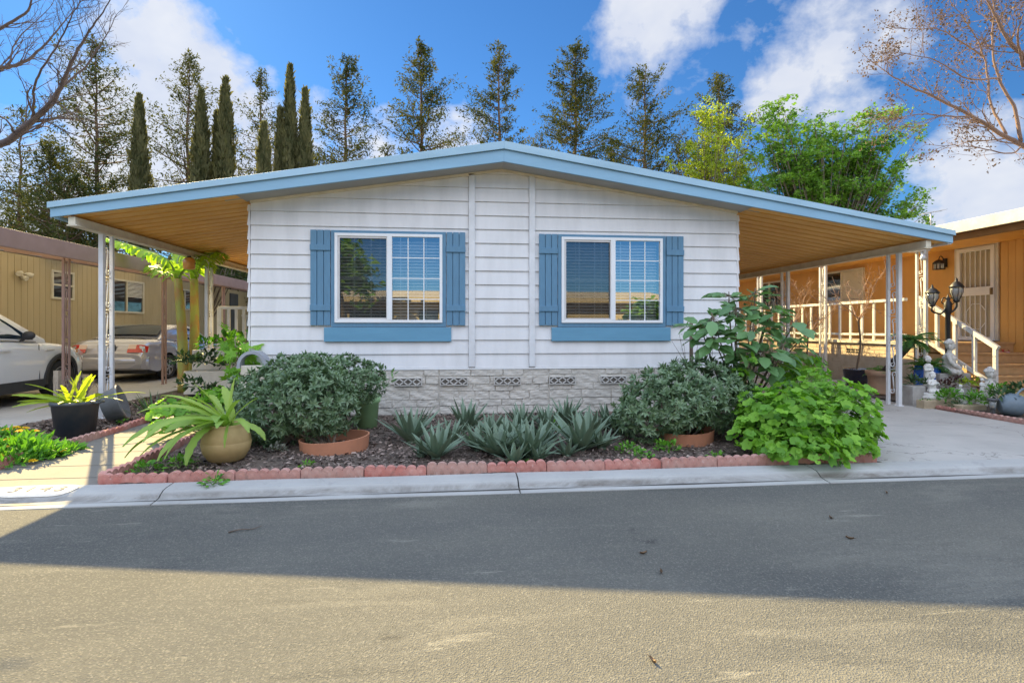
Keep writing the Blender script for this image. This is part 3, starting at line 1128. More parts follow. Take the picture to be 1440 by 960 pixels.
# ---- carport awnings: ribbed ceiling, beam, ornamental columns
def awning(xa, xb, side):
    """xa outer edge, xb at the wall"""
    mb = MB()
    y = YF + .04
    pitch = .24
    prof = []
    while y < YB - .3:
        prof += [(y, .0), (y + .19, .0), (y + .191, .085), (y + .239, .085)]
        y += pitch
    prof = [(a, b) for a, b in prof if a < YB]
    V = []
    for x in (xa, xb):
        for (yy, dz) in prof:
            V.append((x, yy, rz(x) - (.175 if abs(x) > 4.5 else .215) + dz))
    aw = mb.grid(np.array(V), 2, len(prof), smooth=False).build('awning_ceiling', CEIL, house)
    xc = xa + (.13 if side < 0 else -.33)
    xbm = xc + (.06 if side < 0 else -.0)
    zb_ = rz(xbm) - .20
    bm = MB().box(xbm - .045, xbm + .045, YF + .05, YB - .3, zb_ - .105, zb_)
    bm.box(xbm - .065, xbm + .065, YF + .05, YB - .3, zb_ - .122, zb_ - .106)
    bm.build('awning_beam', CREAM, house, bevel=.004)
    # gutter along the outer eave
    MB().box(xa - .015, xa + .05, YF + .04, YB, rz(xa) - .205, rz(xa) - .105).build('eave_fascia', BLUE_FASC if side < 0 else TRIMW, house)
    return xbm, zb_ - .123


def spiral(c, r0, r1, a0, turns, plane, n=18):
    out = []
    for k in range(n + 1):
        t = k / n
        a = a0 + turns * 2 * math.pi * t
        r = r0 + (r1 - r0) * t
        out.append((c[0] + r * math.cos(a), c[1] + r * math.sin(a)))
    return [plane(u, v) for u, v in out]


def column(parent, x, y, ztop, z0=0.0, gapw=.225, wide=1.0, main=0, mat=None, name='awning_column', scrolls=True, rev=False, along='y'):
    """two square tubes side by side with scrollwork between; 'main' is the thicker tube"""
    mat = mat or TRIMW
    w0, w1 = (.064, .048)
    gapw = gapw * wide
    w0, w1 = w0 * wide, w1 * wide
    pl = (lambda u, v: (x, y + u, v)) if along == 'y' else (lambda u, v: (x + u, y, v))
    us = (-gapw / 2, gapw / 2)
    mb = MB()
    for k, u in enumerate(us):
        hw_ = (w0 if k == main else w1) / 2
        a = pl(u, 0)
        mb.box(a[0] - hw_, a[0] + hw_, a[1] - hw_, a[1] + hw_, z0 - .03, ztop)
        if k == main:
            mb.box(a[0] - hw_ * 1.5, a[0] + hw_ * 1.5, a[1] - hw_ * 1.5, a[1] + hw_ * 1.5, z0 - .03, z0 + .012)
    col_ = mb.build(name, mat, parent, bevel=.004)
    if scrolls:
        sc = MB()
        H = ztop - z0
        n = 5
        in0, in1 = us[0] + .034, us[1] - .028
        for k in range(n):
            za = z0 + .18 + (H - .3) * k / n
            zb = za + (H - .3) / n - .06
            r = (in1 - in0) * .33
            lo, hi = (in1 - r, za + r), (in0 + r, zb - r)
            for (cc, a0, tn) in ((lo, math.pi * .75, .95), (hi, -math.pi * .25, .95)):
                sc.tube(spiral(cc, r, r * .25, a0, tn, pl), .010, 5)
            sc.tube([pl(lo[0] - r * .7, lo[1] + r * .7), pl((lo[0] + hi[0]) / 2, (lo[1] + hi[1]) / 2), pl(hi[0] + r * .7, hi[1] - r * .7)], .010, 5)
            if k < n - 1:
                zc = zb + .03
                sc.tube([pl(in0, zc), pl(in1, zc)], .006, 4)
        sc.build('scrollwork', mat, col_)
    return col_


lbx, lbz = awning(RX0 + .04, HW0 - .05, -1)
rbx, rbz = awning(RX1 - .04, HW1 + .05, 1)
for y in (.33, 3.62, 6.9, 10.2):
    column(house, lbx, y, lbz, main=0)
for y in (.28, 3.3, 6.6, 9.9):
    column(house, rbx, y, rbz, main=0)

# downspout, hose bib, meter box and cable clips on the front wall: the small fixings of a real house
FIX = M('fixing_grey', (.45, .45, .45), (.36, .36, .36), 8, .5)
MB().box(HW0 + .30, HW0 + .42, -.075, -.028, .98, 1.06).build('hose_bib_plate', FIX, house) if False else None
# ---- side landing with white picket rail in the left carport
ld = MB().box(-5.55, HW0 - .06, 3.75, 6.2, .76, .84).box(-5.5, HW0 - .06, 3.8, 6.15, .03, .758)
ld.build('side_landing', M('landing_boards', (.50, .47, .42), (.38, .35, .31), 6, .8), house)
PICK = M('picket_white', (.76, .75, .72), (.62, .60, .55), 6, .6)
pr = MB()
pr.box(-5.6, HW0 - .07, 3.70, 3.76, 1.68, 1.74).box(-5.6, HW0 - .07, 3.71, 3.75, .88, .93)
xx = -5.57
while xx < HW0 - .12:
    pr.box(xx, xx + .06, 3.715, 3.745, .80, 1.679)
    xx += .15
for xx in (-5.6, -4.6):
    pr.box(xx, xx + .09, 3.66, 3.699, .02, 1.70)
pr.build('porch_railing', PICK, house, bevel=.004)
MB().bar((-3.75, 2.6, 1.72), (-4.5, 2.6, 1.12), .05, .10).bar((-3.78, 2.6, 1.65), (-3.78, 2.6, .02), .07, .07, (0, 1, 0)).bar((-4.48, 2.6, 1.1), (-4.48, 2.6, .02), .07, .07, (0, 1, 0)).build('stair_handrail', PICK, house)
st = MB()
for k in range(4):
    st.box(-4.4 - .0, HW0 - .07, 3.65 - .28 * (4 - k), 3.65 - .28 * (3 - k) - .004, .0, .19 * (k + .8))
st.build('side_steps', M('step_paint', (.52, .50, .46), (.40, .38, .34), 5, .8), house)
# ------------------------------------------------------------------ tan neighbour on the left
TAN = M('tan_paint', (.51, .43, .285), (.44, .37, .24), 1.6, .65, .35, .7, bump=.1, bscale=12, stretch=(1, 1, .2))
PINKBR = M('pink_brown_trim', (.36, .235, .20), (.30, .19, .16), 4, .6)
OFFW = M('off_white_frame', (.70, .68, .60), (.60, .57, .49), 5, .5)
NGLASS, nt, bs, out = _mat('dark_window_glass')
bs.inputs['Base Color'].default_value = (.015, .025, .035, 1)
bs.inputs['Roughness'].default_value = .05
bs.inputs['Specular IOR Level'].default_value = 1.0
bs.inputs['Coat Weight'].default_value = .6
WX = -11.5
lh = thing('neighbour_house', 'long tan mobile home with a flat carport roof beyond the parked cars', 'house', (WX, 8, 0))
mb = MB()
ys = np.arange(-2.5, 24, .203)           # grooved plywood siding along the side wall
for a in ys:
    mb.box(WX - .1, WX, a + .006, a + .197, .25, 3.12)
mb.box(WX - .12, WX - .012, -2.5, 24, .25, 3.12)
mb.box(WX - 6, WX - .121, -2.45, -2.35, .25, 3.3)
mb.build('wall', TAN, lh)
MB().box(WX - .06, WX + .01, -2.5, 24, 0, .248).build('skirting', M('tan_skirt', (.22, .17, .10)), lh)
EX = -7.2
mb = MB()
mb.prism([(WX - 6, 3.45), (WX - .2, 3.28), (WX - .2, 3.19), (WX - 6, 3.35)], 'y', -2.5, 24)
lroof = mb.build('roof', M('grey_roof', (.40, .36, .34), (.30, .27, .26), 2, .7), lh)
FILL_SHEET = LEAF('fill_light_sheet', (.78, .74, .64), (.82, .78, .68), .42, .5, .4, (1, .97, .88))
yy_ = np.arange(.04, 24, .04)             # corrugated carport sheet, translucency invented to brighten the wall and cars below
V = np.array([[(x, y, z + .014 * math.sin(y * 78)) for y in yy_] for x, z in ((WX - .1, 3.25), (EX, 2.68))]).reshape(-1, 3)
MB().grid(V, 2, len(yy_)).build('carport_sheet', FILL_SHEET, lroof)
for y in np.arange(.2, 24, 1.2):
    MB().bar((WX - .05, y, 3.19), (EX + .0, y, 2.62), .045, .09).build('rafter', PINKBR, lroof)
MB().box(EX - .002, EX + .05, .03, 24.02, 2.47, 2.74).build('fascia', PINKBR, lroof, bevel=.004)
for y in (1.95, 5.1, 8.3, 11.5, 14.7):
    column(lh, EX - .15, y, 2.62, main=0, mat=PINKBR, name='carport_column', wide=.62)


def wall_window(par, x, y0, y1, z0, z1, horiz, sgn=1, blind=False, fm=None):
    """window in a wall whose outside faces sgn*x"""
    fm = fm or OFFW
    f = MB()
    t = .055
    q = lambda a, b, c, d, e=.05: f.box(*sorted((x - sgn * .01, x + sgn * e)), a, b, c, d)
    q(y0, y1, z0, z0 + t); q(y0, y1, z1 - t, z1); q(y0, y0 + t, z0 + t, z1 - t); q(y1 - t, y1, z0 + t, z1 - t)
    if horiz:
        zm = (z0 + z1) / 2
        q(y0 + t, y1 - t, zm - .025, zm + .025)
    else:
        ym = (y0 + y1) / 2
        q(ym - .025, ym + .025, z0 + t, z1 - t)
    w_ = f.build('window', fm, par, bevel=.003)
    p_ = MB()
    xx = x + sgn * .012
    p_.quad((xx, y0 + t, z0 + t), (xx, y1 - t, z0 + t), (xx, y1 - t, z1 - t), (xx, y0 + t, z1 - t))
    p_.build('pane', NGLASS, w_)
    if blind:
        b = MB()
        z = (z0 + z1) / 2
        ym = (y0 + y1) / 2
        while z < z1 - t - .02:
            b.box(*sorted((x + sgn * .014, x + sgn * .018)), ym + .05, y1 - t - .02, z, z + .022)
            z += .042
        b.build('blind', BLIND, w_)
    return w_


def wall_rect(px0, py0, px1, py1, x):
    a, b = pvx(px0, py0, x), pvx(px1, py1, x)
    return a[1], b[1], b[2], a[2]


for r, hz_, bl_ in (((71, 379, 102.4, 422), True, False), ((150, 390, 201, 441), False, True), ((247, 405, 270, 437), False, False)):
    a = pvx(r[0], r[1], WX); b = pvx(r[2], r[1] + 3, WX)
    c = pvx(r[0], r[3] - 2, WX)
    wall_window(lh, WX, a[1], b[1], c[2], a[2], hz_, blind=bl_)
# far entry: door, landing rail
MB().box(WX - .01, WX + .04, 19.2, 20.15, .95, 2.95).build('door', M('dark_door', (.05, .06, .09), (.03, .04, .06), 3, .4), lh)
mb = MB()
for k in range(12):
    mb.box(WX + 1.35, WX + 1.39, 17.2 + k * .3, 17.26 + k * .3, .9, 1.8)
mb.box(WX + 1.33, WX + 1.41, 17.1, 20.7, 1.8, 1.86).box(WX, WX + 1.5, 17.1, 20.7, .8, .9)
mb.build('landing_railing', PICK, lh)
# twin floodlight on the wall
fl = pvx(28, 384, WX)
fd = MB().lathe([(.001, .0), (.06, .0), (.06, .03), (.001, .035)], (fl[0] + .01, fl[1], fl[2]), 14, M3=roty(R(90)))
lamp = fd.build('floodlight', OFFW, lh)
for dy, dz in ((-.16, -.02), (.0, -.12), (.17, -.03)):
    h = MB().lathe([(.001, -.09), (.035, -.085), (.06, .0), (.065, .06), (.05, .062)], (fl[0] + .10, fl[1] + dy, fl[2] + dz), 12,
                   M3=rotz(math.atan2(dy, .12)) @ roty(R(110)))
    h.tube([(fl[0] + .03, fl[1], fl[2]), (fl[0] + .09, fl[1] + dy * .8, fl[2] + dz * .8)], .015, 6)
    h.build('lamp_head', OFFW, lamp)

# ------------------------------------------------------------------ orange-brown neighbour on the right
ORG = M('ochre_siding', (.76, .43, .13), (.66, .36, .10), 2.2, .55, .35, .7, stretch=(1, 1, .4))
BRICKW = M('tan_brick', (.62, .50, .36), (.52, .40, .27), 6, .85, .35, .7, bump=.4, bscale=60)
STEPM = M('step_carpet', (.66, .43, .22), (.56, .36, .18), 9, .85, bump=.3, bscale=80)
RX = 10.7
rh = thing('porch_house', 'ochre mobile home with a raised porch, white railing and steps on the right', 'house', (RX, 5, 0))
# horizontal lap wall along the porch, vertical boards near the street end
mb = MB()
lap_wall(mb, 1.95, 16, .95, [(0, 1, 3.15)], [], lambda y, d, z: (RX - d, y, z))
mb.box(RX, RX + .1, 1.95, 16, .5, 3.15)
mb.build('porch_wall', ORG, rh)
mb = MB()
y = -3.5
while y < 1.93:
    mb.box(RX - .06, RX + .06, y, y + .142, .55, 3.15)
    y += .15
mb.box(RX - .045, RX + .05, -3.5, 1.94, .55, 3.15)
mb.box(RX + .061, RX + 7, -3.5, -3.4, .55, 3.25)
mb.build('board_wall', ORG, rh)
REX = 8.42
mb = MB().prism([(REX, 3.12), (REX, 3.20), (RX + 7, 3.75), (RX + 7, 3.65), (RX, 3.2)], 'y', -4.2, 16)
rroof = mb.build('roof', ROOFM, rh)
MB().box(REX - .05, REX - .002, -4.22, 16, 3.02, 3.225).build('fascia', CREAM, rroof, bevel=.004)
mb = MB()
y = -4.15
while y < 15.8:
    mb.box(REX + .0, RX + .3, y, y + .145, 3.085, 3.10)
    y += .15
mb.build('eave_soffit', CEIL, rroof)
MB().box(REX + .35, REX + .45, -4.1, 16, 2.96, 3.083).build('eave_beam', M('brown_beam', (.30, .16, .06)), rroof)
# porch deck, brick skirting with vents
PZ = 1.0
PX = 8.72
MB().box(PX - .06, RX - .03, 2.05, 15.9, PZ - .06, PZ).build('porch_floor', CREAM, rh)
bk = MB()
z, k = .0, 0
while z < PZ - .08:
    y = 2.1 - (k % 2) * .15
    while y < 15.8:
        ya, yb = max(2.1, y), min(15.8, y + .292)
        bk.box(PX - .012 - rng.uniform(0, .006), PX + .06, ya, yb, z, z + .072)
        y += .30
    z += .08
    k += 1
bk.box(PX, PX + .055, 2.1, 15.8, 0, PZ - .07)
bsk = bk.build('brick_skirting', BRICKW, rh)
for y in (3.6, 5.6, 7.6, 9.6):
    for dz in (0, .055):
        for dy in (0, .15, .30):
            MB().box(PX - .022, PX - .010, y + dy, y + dy + .12, .70 + dz, .735 + dz).build('vent', DARK, bsk)
WRAIL = M('white_rail', (.78, .77, .74), (.66, .64, .58), 6, .5)
mb = MB()
mb.box(PX - .05, PX + .03, 2.3, 15.8, PZ + .86, PZ + .92).box(PX - .03, PX + .01, 2.3, 15.8, PZ + .12, PZ + .17)
y = 2.42
while y < 15.7:
    mb.box(PX - .025, PX + .005, y, y + .06, PZ + .002, PZ + .859)
    y += .36
mb.build('porch_railing', WRAIL, rh)
MB().box(PX + .2, PX + .6, 3.0, 12, PZ + .02, PZ + .10).build('porch_edge_shadow', DARK, rh) if False else None
for y in (1.75, 4.65, 7.5, 10.4, 13.2):
    column(rh, 8.55, y, 3.02, main=0, mat=WRAIL, name='porch_column', wide=.9)
# steps up to the porch (rise towards the back), side rails
sx0, sx1 = 8.98, RX - .07
stp = MB()
nst, run, y0s = 5, .29, .62
for k in range(nst):
    zt_ = PZ * (k + 1) / nst
    stp.box(sx0, sx1, y0s + k * run, 2.04, PZ * k / nst + .0, zt_ - .035)
    stp.box(sx0 - .02, sx1, y0s + k * run - .03, y0s + (k + 1) * run - (.032 if k < nst - 1 else -.13), zt_ - .034, zt_)
stp.build('porch_steps', STEPM, rh)
hr = MB()
rx_ = 8.92
A, B = np.array((rx_, .55, .93)), np.array((rx_, 2.2, 1.93))
hr.bar(A, B, .06, .075).bar(A - (0, 0, .70), B - (0, 0, .80), .05, .06)
for t in np.linspace(.03, .98, 5):
    p = A + (B - A) * t
    zl = p[2] - (.70 + .1 * t) if t > .1 else 0
    hr.box(p[0] - .027, p[0] + .027, p[1] - .03, p[1] + .03, zl, p[2] - .02)
hr.build('stair_railing', WRAIL, rh)
# white security door with bars
dy0, dy1, dz0, dz1 = 2.17, 3.03, PZ + .02, PZ + 2.05
d = MB()
xs0, xs1 = RX - .085, RX - .03
for q in ((dy0, dy1, dz0, dz0 + .08), (dy0, dy1, dz1 - .08, dz1), (dy0, dy0 + .08, dz0 + .08, dz1 - .08), (dy1 - .08, dy1, dz0 + .08, dz1 - .08), (dy0 + .08, dy1 - .08, dz0 + .98, dz0 + 1.16)):
    d.box(xs0, xs1, *q)
door = d.build('security_door', VINYL, rh, bevel=.003)
b = MB()
for k in range(1, 6):
    yy = dy0 + .08 + (dy1 - dy0 - .16) * k / 6
    b.box(xs0 + .015, xs0 + .03, yy - .008, yy + .008, dz0 + .08, dz0 + .979).box(xs0 + .015, xs0 + .03, yy - .008, yy + .008, dz0 + 1.161, dz1 - .08)
oc = [(2.6 + .24 * math.cos(R(a)), dz0 + .52 + .3 * math.sin(R(a))) for a in np.arange(22.5, 383, 45)]
for p, q in zip(oc[:-1], oc[1:]):
    b.bar((xs0 + .04, p[0], p[1]), (xs0 + .04, q[0], q[1]), .012, .012, (1, 0, 0))
b.build('door_bars', VINYL, door)
MB().box(xs1 + .002, RX - .024, dy0 + .08, dy1 - .08, dz0 + .08, dz1 - .08).build('door_screen', M('door_screen', (.48, .42, .30), (.40, .34, .24), 3, .5), door)
MB().box(xs0 - .035, xs0 - .002, dy0 + .02, dy0 + .06, dz0 + .98, dz0 + 1.12).build('door_handle', M('brass', (.35, .25, .12), (.3, .2, .1), 5, .35, metal=.8), door)
fr_ = MB()
for q in ((dy0 - .07, dy1 + .07, dz1 + .002, dz1 + .07), (dy0 - .07, dy0 - .002, dz0, dz1), (dy1 + .002, dy1 + .07, dz0, dz1)):
    fr_.box(RX - .06, RX - .02, *q)
fr_.build('door_frame', OFFW, rh)
# windows on the porch wall
wall_window(rh, RX - .03, 5.85, 7.6, 2.05, 2.98, False, -1)
MB().box(RX - .062, RX - .048, 5.92, 6.70, 2.12, 2.92).build('window_shade', M('window_shade', (.66, .62, .52), (.6, .56, .46), 2, .8), rh)
wall_window(rh, RX - .03, 9.6, 11.2, 1.95, 2.95, False, -1)
# lantern on the wall
BLACKM = M('black_iron', (.02, .02, .022), (.035, .032, .03), 12, .45)
LGL, nt, bs, out = _mat('lantern_glass')
bs.inputs['Base Color'].default_value = (.55, .58, .58, 1)
bs.inputs['Roughness'].default_value = .12
bs.inputs['Transmission Weight'].default_value = .55
wl = pvx(1328, 372, RX - .05)
lm = MB()
c = wl + np.array((-.14, 0, 0))
lm.box(c[0] - .07, c[0] + .07, c[1] - .10, c[1] + .10, c[2] - .12, c[2] - .10).box(c[0] - .07, c[0] + .07, c[1] - .10, c[1] + .10, c[2] + .02, c[2] + .04)
lm.lathe([(.12, .0), (.07, .05), (.03, .07), (.001, .08)], c + (0, 0, .04), 10)
for sx_ in (-1, 1):
    for sy_ in (-1, 0, 1):
        lm.box(c[0] + sx_ * .065 - .006, c[0] + sx_ * .065 + .006, c[1] + sy_ * .092 - .006, c[1] + sy_ * .092 + .006, c[2] - .10, c[2] + .02)
lm.tube(spline([c + (0, 0, .12), c + (.03, 0, .19), c + (.09, 0, .17), c + (.13, 0, .08)], 5), .01, 6)
lm.box(RX - .05, RX - .02, c[1] - .05, c[1] + .05, c[2] - .06, c[2] + .14)
wl_o = lm.build('wall_lantern', BLACKM, rh)
MB().box(c[0] - .055, c[0] + .055, c[1] - .08, c[1] + .08, c[2] - .098, c[2] + .018).build('lantern_glass', LGL, wl_o)
# white security light box at the top of the front porch column
q = np.array((8.50, 1.75, 2.86))
bx = MB().box(q[0] - .13, q[0] + .13, q[1] - .12, q[1] + .16, q[2] - .05, q[2] + .05)
bxo = bx.build('security_light', VINYL, rh, bevel=.006)
MB().tube([q + (0, -.05, -.05), q + (-.02, -.10, -.15)], .02, 8).lathe([(.001, -.06), (.04, -.05), (.06, .04), (.001, .045)], q + (-.03, -.13, -.18), 10, M3=rotx(R(50))).build('lamp_head', VINYL, bxo)
# television antenna on the far roof
an = at(1309, 322, 17)
ag = MB().tube([an, an + (0, 0, .50)], .022, 6)
tip = an + np.array((0, 0, .50))
ag.bar(tip + (-.24, 0, -.02), tip + (.46, .1, .10), .035, .03)
for t in (-.2, -.1, .0, .12, .24, .36):
    ag.tube([tip + (t, -.22, t * .18 + .02), tip + (t, .22, t * .18 + .02)], .008, 4)
ag.box(an[0] - .1, an[0] + .1, an[1] - .1, an[1] + .1, an[2] - .65, an[2])
tag(ag.build('roof_antenna', M('antenna_metal', (.45, .45, .46), (.35, .35, .36), 5, .4, metal=.6), loc=an), 'thin grey television antenna standing on the roof of the right-hand house', 'antenna')
# red sandals on the porch edge
RED = M('red_rubber', (.62, .03, .035), (.5, .02, .03), 8, .45)
PINK = M('pale_sole', (.75, .45, .42), (.65, .35, .33), 8, .5)
for k, (dx, lb) in enumerate(((0, 'red open sandal on the porch step, the one nearer the white stair rail'), (.17, 'red open sandal on the porch step, the one further from the white stair rail'))):
    y_, z_ = y0s + 3 * run + .12, PZ * 4 / nst
    x_ = pvy(1405, 490, y_)[0] + dx
    sd_ = thing('sandal', lb, 'sandal', (x_, y_, z_), 'red sandals on the steps')
    prof = [(.13 * math.cos(a) * (1 if math.cos(a) > 0 else .95), .048 * math.sin(a) * (1 + .2 * math.cos(a))) for a in np.linspace(0, 6.28, 18, endpoint=False)]
    m3 = rotz(R(25 + 30 * k))
    MB().add([(m3 @ np.array((a, b, zz))) + (x_, y_, z_) for zz in (0.001, .022) for a, b in prof],
             [tuple(range(18)), tuple(range(18, 36))] + [(i, (i + 1) % 18, 18 + (i + 1) % 18, 18 + i) for i in range(18)]).build('sole', PINK, sd_)
    V = []
    for t in np.linspace(.02, .095, 5):
        for a in np.linspace(0, math.pi, 9):
            V.append((m3 @ np.array((t, .05 * math.cos(a), .02 + .05 * math.sin(a)))) + (x_, y_, z_))
    MB().grid(np.array(V), 5, 9).build('strap', RED, sd_)

# ------------------------------------------------------------------ across the street (seen only in the window panes)
ah = thing('tan_house', 'tan house with a dark porch across the street, mirrored in the window panes', 'house', (-1, -22, 0))
MB().box(-14, 11, -30, -21, 0, 2.6).build('wall', M('sunny_tan', (.42, .33, .20), (.36, .28, .17), 2, .8), ah)
MB().prism([(-20.2, 2.61), (-30.5, 2.61), (-30.5, 2.85), (-25, 3.5), (-20.2, 2.85)], 'x', -14.5, 11.5).build('roof', M('sunny_roof', (.45, .36, .22), (.4, .3, .2), 2, .8), ah)
for a, b, z0, z1 in ((-6.2, -4.2, 1, 2.2), (-2.6, -1.6, .2, 2.2), (.2, 2.4, .9, 2.2), (3.4, 5.4, .9, 2.2)):
    MB().box(a, b, -20.99, -20.96, z0, z1).build('window', NGLASS, ah)
# ------------------------------------------------------------------ parked cars (long axis along y, nose towards +y)
def car_paint(name, c, metal):
    m, nt, bs, out = _mat(name)
    bs.inputs['Base Color'].default_value = c4(c)
    bs.inputs['Metallic'].default_value = metal
    bs.inputs['Roughness'].default_value = .10
    bs.inputs['Coat Weight'].default_value = .8
    bs.inputs['Coat Roughness'].default_value = .04
    return m


WHITE_P = car_paint('white_car_paint', (.72, .73, .75), 0)
SILVER_P = car_paint('silver_car_paint', (.47, .48, .56), .45)
CGLASS, nt, bs, out = _mat('car_glass')
bs.inputs['Base Color'].default_value = (.012, .022, .035, 1)
bs.inputs['Roughness'].default_value = .06
bs.inputs['Specular IOR Level'].default_value = .10
PLAST = M('black_plastic', (.025, .026, .028), (.04, .04, .042), 6, .6)
TYRE = M('tyre_rubber', (.02, .02, .021), (.035, .034, .033), 20, .85)
ALLOY = M('alloy', (.5, .5, .52), (.42, .42, .44), 6, .3, metal=.8)
REDL = M('red_lens', (.55, .012, .012), (.45, .01, .01), 6, .15, coat=1)
PALEL = M('pale_lens', (.75, .55, .48), (.7, .5, .42), 6, .15, coat=1)
AMB = M('amber_lens', (.75, .28, .03), (.65, .22, .02), 6, .15, coat=1)
CLEARL = M('clear_lens', (.7, .72, .74), (.5, .52, .54), 12, .12, coat=1)
CHROME = M('chrome', (.65, .65, .66), (.6, .6, .6), 5, .12, metal=1)
PLATEM = M('plate_white', (.78, .78, .78), (.72, .72, .72), 6, .4)
PLATEB = M('plate_blue', (.06, .08, .22), (.06, .08, .2), 6, .4)


def make_car(root, cx, y0, L, W, paint, zt, hwid, wheels, wr, gh, clad=False):
    """zt: [(t,z)] shoulder height along the car, hwid: [(t,half width factor)], gh: greenhouse stations [(t, z)] roof line"""
    ts = np.unique(np.concatenate([np.linspace(0, L, 64)] + [np.linspace(w - wr * 1.25, w + wr * 1.25, 26) for w in wheels] + [np.array([.02, .05, L - .02, L - .05])]))
    ZT = np.interp(ts, *zip(*zt))
    HW = np.interp(ts, *zip(*hwid)) * W / 2
    k = np.array([1, 2, 3, 2, 1]) / 9
    ZT = np.convolve(np.pad(ZT, 2, mode='edge'), k, 'valid')
    HW = np.convolve(np.pad(HW, 2, mode='edge'), k, 'valid')
    zb = np.full(len(ts), .24)
    zb[ts < .5] = np.interp(ts[ts < .5], [0, .5], [.34, .24])
    zb[ts > L - .5] = np.interp(ts[ts > L - .5], [L - .5, L], [.24, .32])
    ra = wr * 1.16
    for w in wheels:
        d = np.abs(ts - w)
        a = d < ra
        zb[a] = np.maximum(zb[a], wr + np.sqrt(np.maximum(0, ra ** 2 - d[a] ** 2)))
    sec = []
    for i, t in enumerate(ts):
        h, z1, w_ = ZT[i], zb[i], HW[i]
        zz = lambda f: z1 + (h - z1) * f
        half = [(w_ * .965, z1), (w_ * .985, zz(.12)), (w_, zz(.45)), (w_ * .995, zz(.62)), (w_ * .975, zz(.80)), (w_ * .93, zz(.93)), (w_ * .86, h), (w_ * .60, h + .022), (w_ * .3, h + .034), (0, h + .038)]
        row = [(-a, b) for a, b in half] + [(a, b) for a, b in half[-2::-1]]
        sec.append([(cx + a, y0 + t, b) for a, b in row])
    n = len(sec[0])
    mb = MB()
    mb.grid(np.array(sec).reshape(-1, 3), len(ts), n)
    for s in (sec[0], sec[-1]):
        mb.add(s, [tuple(range(n))])
    body = mb.build('body', paint, root, sharp=38)
    # underbody and wheel wells
    u = MB().box(cx - W * .43, cx + W * .43, y0 + .25, y0 + L - .25, .2, .62)
    u.build('underbody', PLAST, root)
    # greenhouse
    gt = np.linspace(gh[0][0], gh[-1][0], 40)
    GZ = np.interp(gt, *zip(*gh))
    GZ = np.convolve(np.pad(GZ, 2, mode='edge'), k, 'valid')
    belt = np.interp(gt, ts, ZT) - .02
    hwb = np.interp(gt, ts, HW) * .90
    rows = []

    def side(i, f):
        """point on the right flank of the cabin, f=0 belt, 1 roof edge"""
        z = belt[i] + (GZ[i] - belt[i]) * f
        inset = .16 * f ** 1.5 * np.clip((GZ[i] - belt[i]) / .4, 0, 1.2)
        return hwb[i] - inset, z
    for i in range(len(gt)):
        pts = [side(i, f) for f in (0, .3, .6, .85, .97)]
        w_, z = pts[-1]
        pts += [(w_ * .9, z + .02), (w_ * .5, z + .038), (0, z + .045)]
        row = [(-a, b) for a, b in pts] + [(a, b) for a, b in pts[-2::-1]]
        rows.append([(cx + a, y0 + gt[i], b) for a, b in row])
    MB().grid(np.array(rows).reshape(-1, 3), len(gt), len(rows[0])).build('cabin', paint, root, sharp=45)

    def S(t, f, sgn, off=.006):
        i = np.interp(t, gt, np.arange(len(gt)))
        a, b = int(i), min(int(i) + 1, len(gt) - 1)
        p, q = side(a, f), side(b, f)
        return (cx + sgn * (p[0] + (q[0] - p[0]) * (i - a) + off), y0 + t, p[1] + (q[1] - p[1]) * (i - a))
    return body, S, (gt, GZ, belt, hwb), (ts, ZT, HW)


def wheel(root, cx, yc, r, sgn, w=.2):
    x0 = cx
    M3 = roty(R(90 * sgn))
    t = MB().lathe([(r * .62, -w / 2), (r * .93, -w / 2), (r, -w * .32), (r, w * .32), (r * .95, w / 2), (r * .66, w / 2), (r * .64, w * .40)], (x0, yc, r), 28, M3=M3)
    wh = t.build('wheel', TYRE, root)
    rm = MB().lathe([(r * .64, -w * .1), (r * .64, w * .46), (r * .60, w * .47), (r * .57, w * .2)], (x0, yc, r), 24, M3=M3)
    for k in range(5):
        a = 2 * math.pi * k / 5 + .3
        for da in (-.16, .16):
            p = M3 @ np.array((r * .10 * math.cos(a), r * .10 * math.sin(a), w * .42))
            q = M3 @ np.array((r * .60 * math.cos(a + da), r * .60 * math.sin(a + da), w * .38))
            rm.bar(np.array((x0, yc, r)) + p, np.array((x0, yc, r)) + q, r * .10, .02, (sgn, 0, 0))
    rm.lathe([(.001, w * .47), (r * .12, w * .46), (r * .13, w * .2)], (x0, yc, r), 14, M3=M3)
    rm.build('rim', ALLOY, wh)
    return wh


# white sport utility vehicle, near one
SX, SY, SL_ = -8.83, -.95, 4.62
suv = thing('parked_suv', 'white sport utility vehicle at the left edge, its front wheel behind the fern pot', 'car', (SX, SY + 2.3, 0))
suvw = (.95, 3.66)
body, S, G_, T_ = make_car(suv, SX, SY, SL_, 1.86, WHITE_P,
                           [(0, .80), (.06, 1.0), (.15, 1.10), (1.0, 1.12), (2.6, 1.09), (3.1, 1.06), (3.7, 1.0), (4.2, .92), (4.5, .80), (4.62, .60)],
                           [(0, .80), (.1, .90), (.5, .98), (1.5, 1), (3.4, 1), (4.0, .97), (4.35, .88), (4.55, .74), (4.62, .62)],
                           suvw, .355, [(.18, 1.13), (.55, 1.54), (1.1, 1.66), (2.0, 1.68), (2.5, 1.60), (3.0, 1.30), (3.35, 1.08)])
for w_ in suvw:
    for sg in (-1, 1):
        wheel(suv, SX + sg * .80, SY + w_, .355, sg)
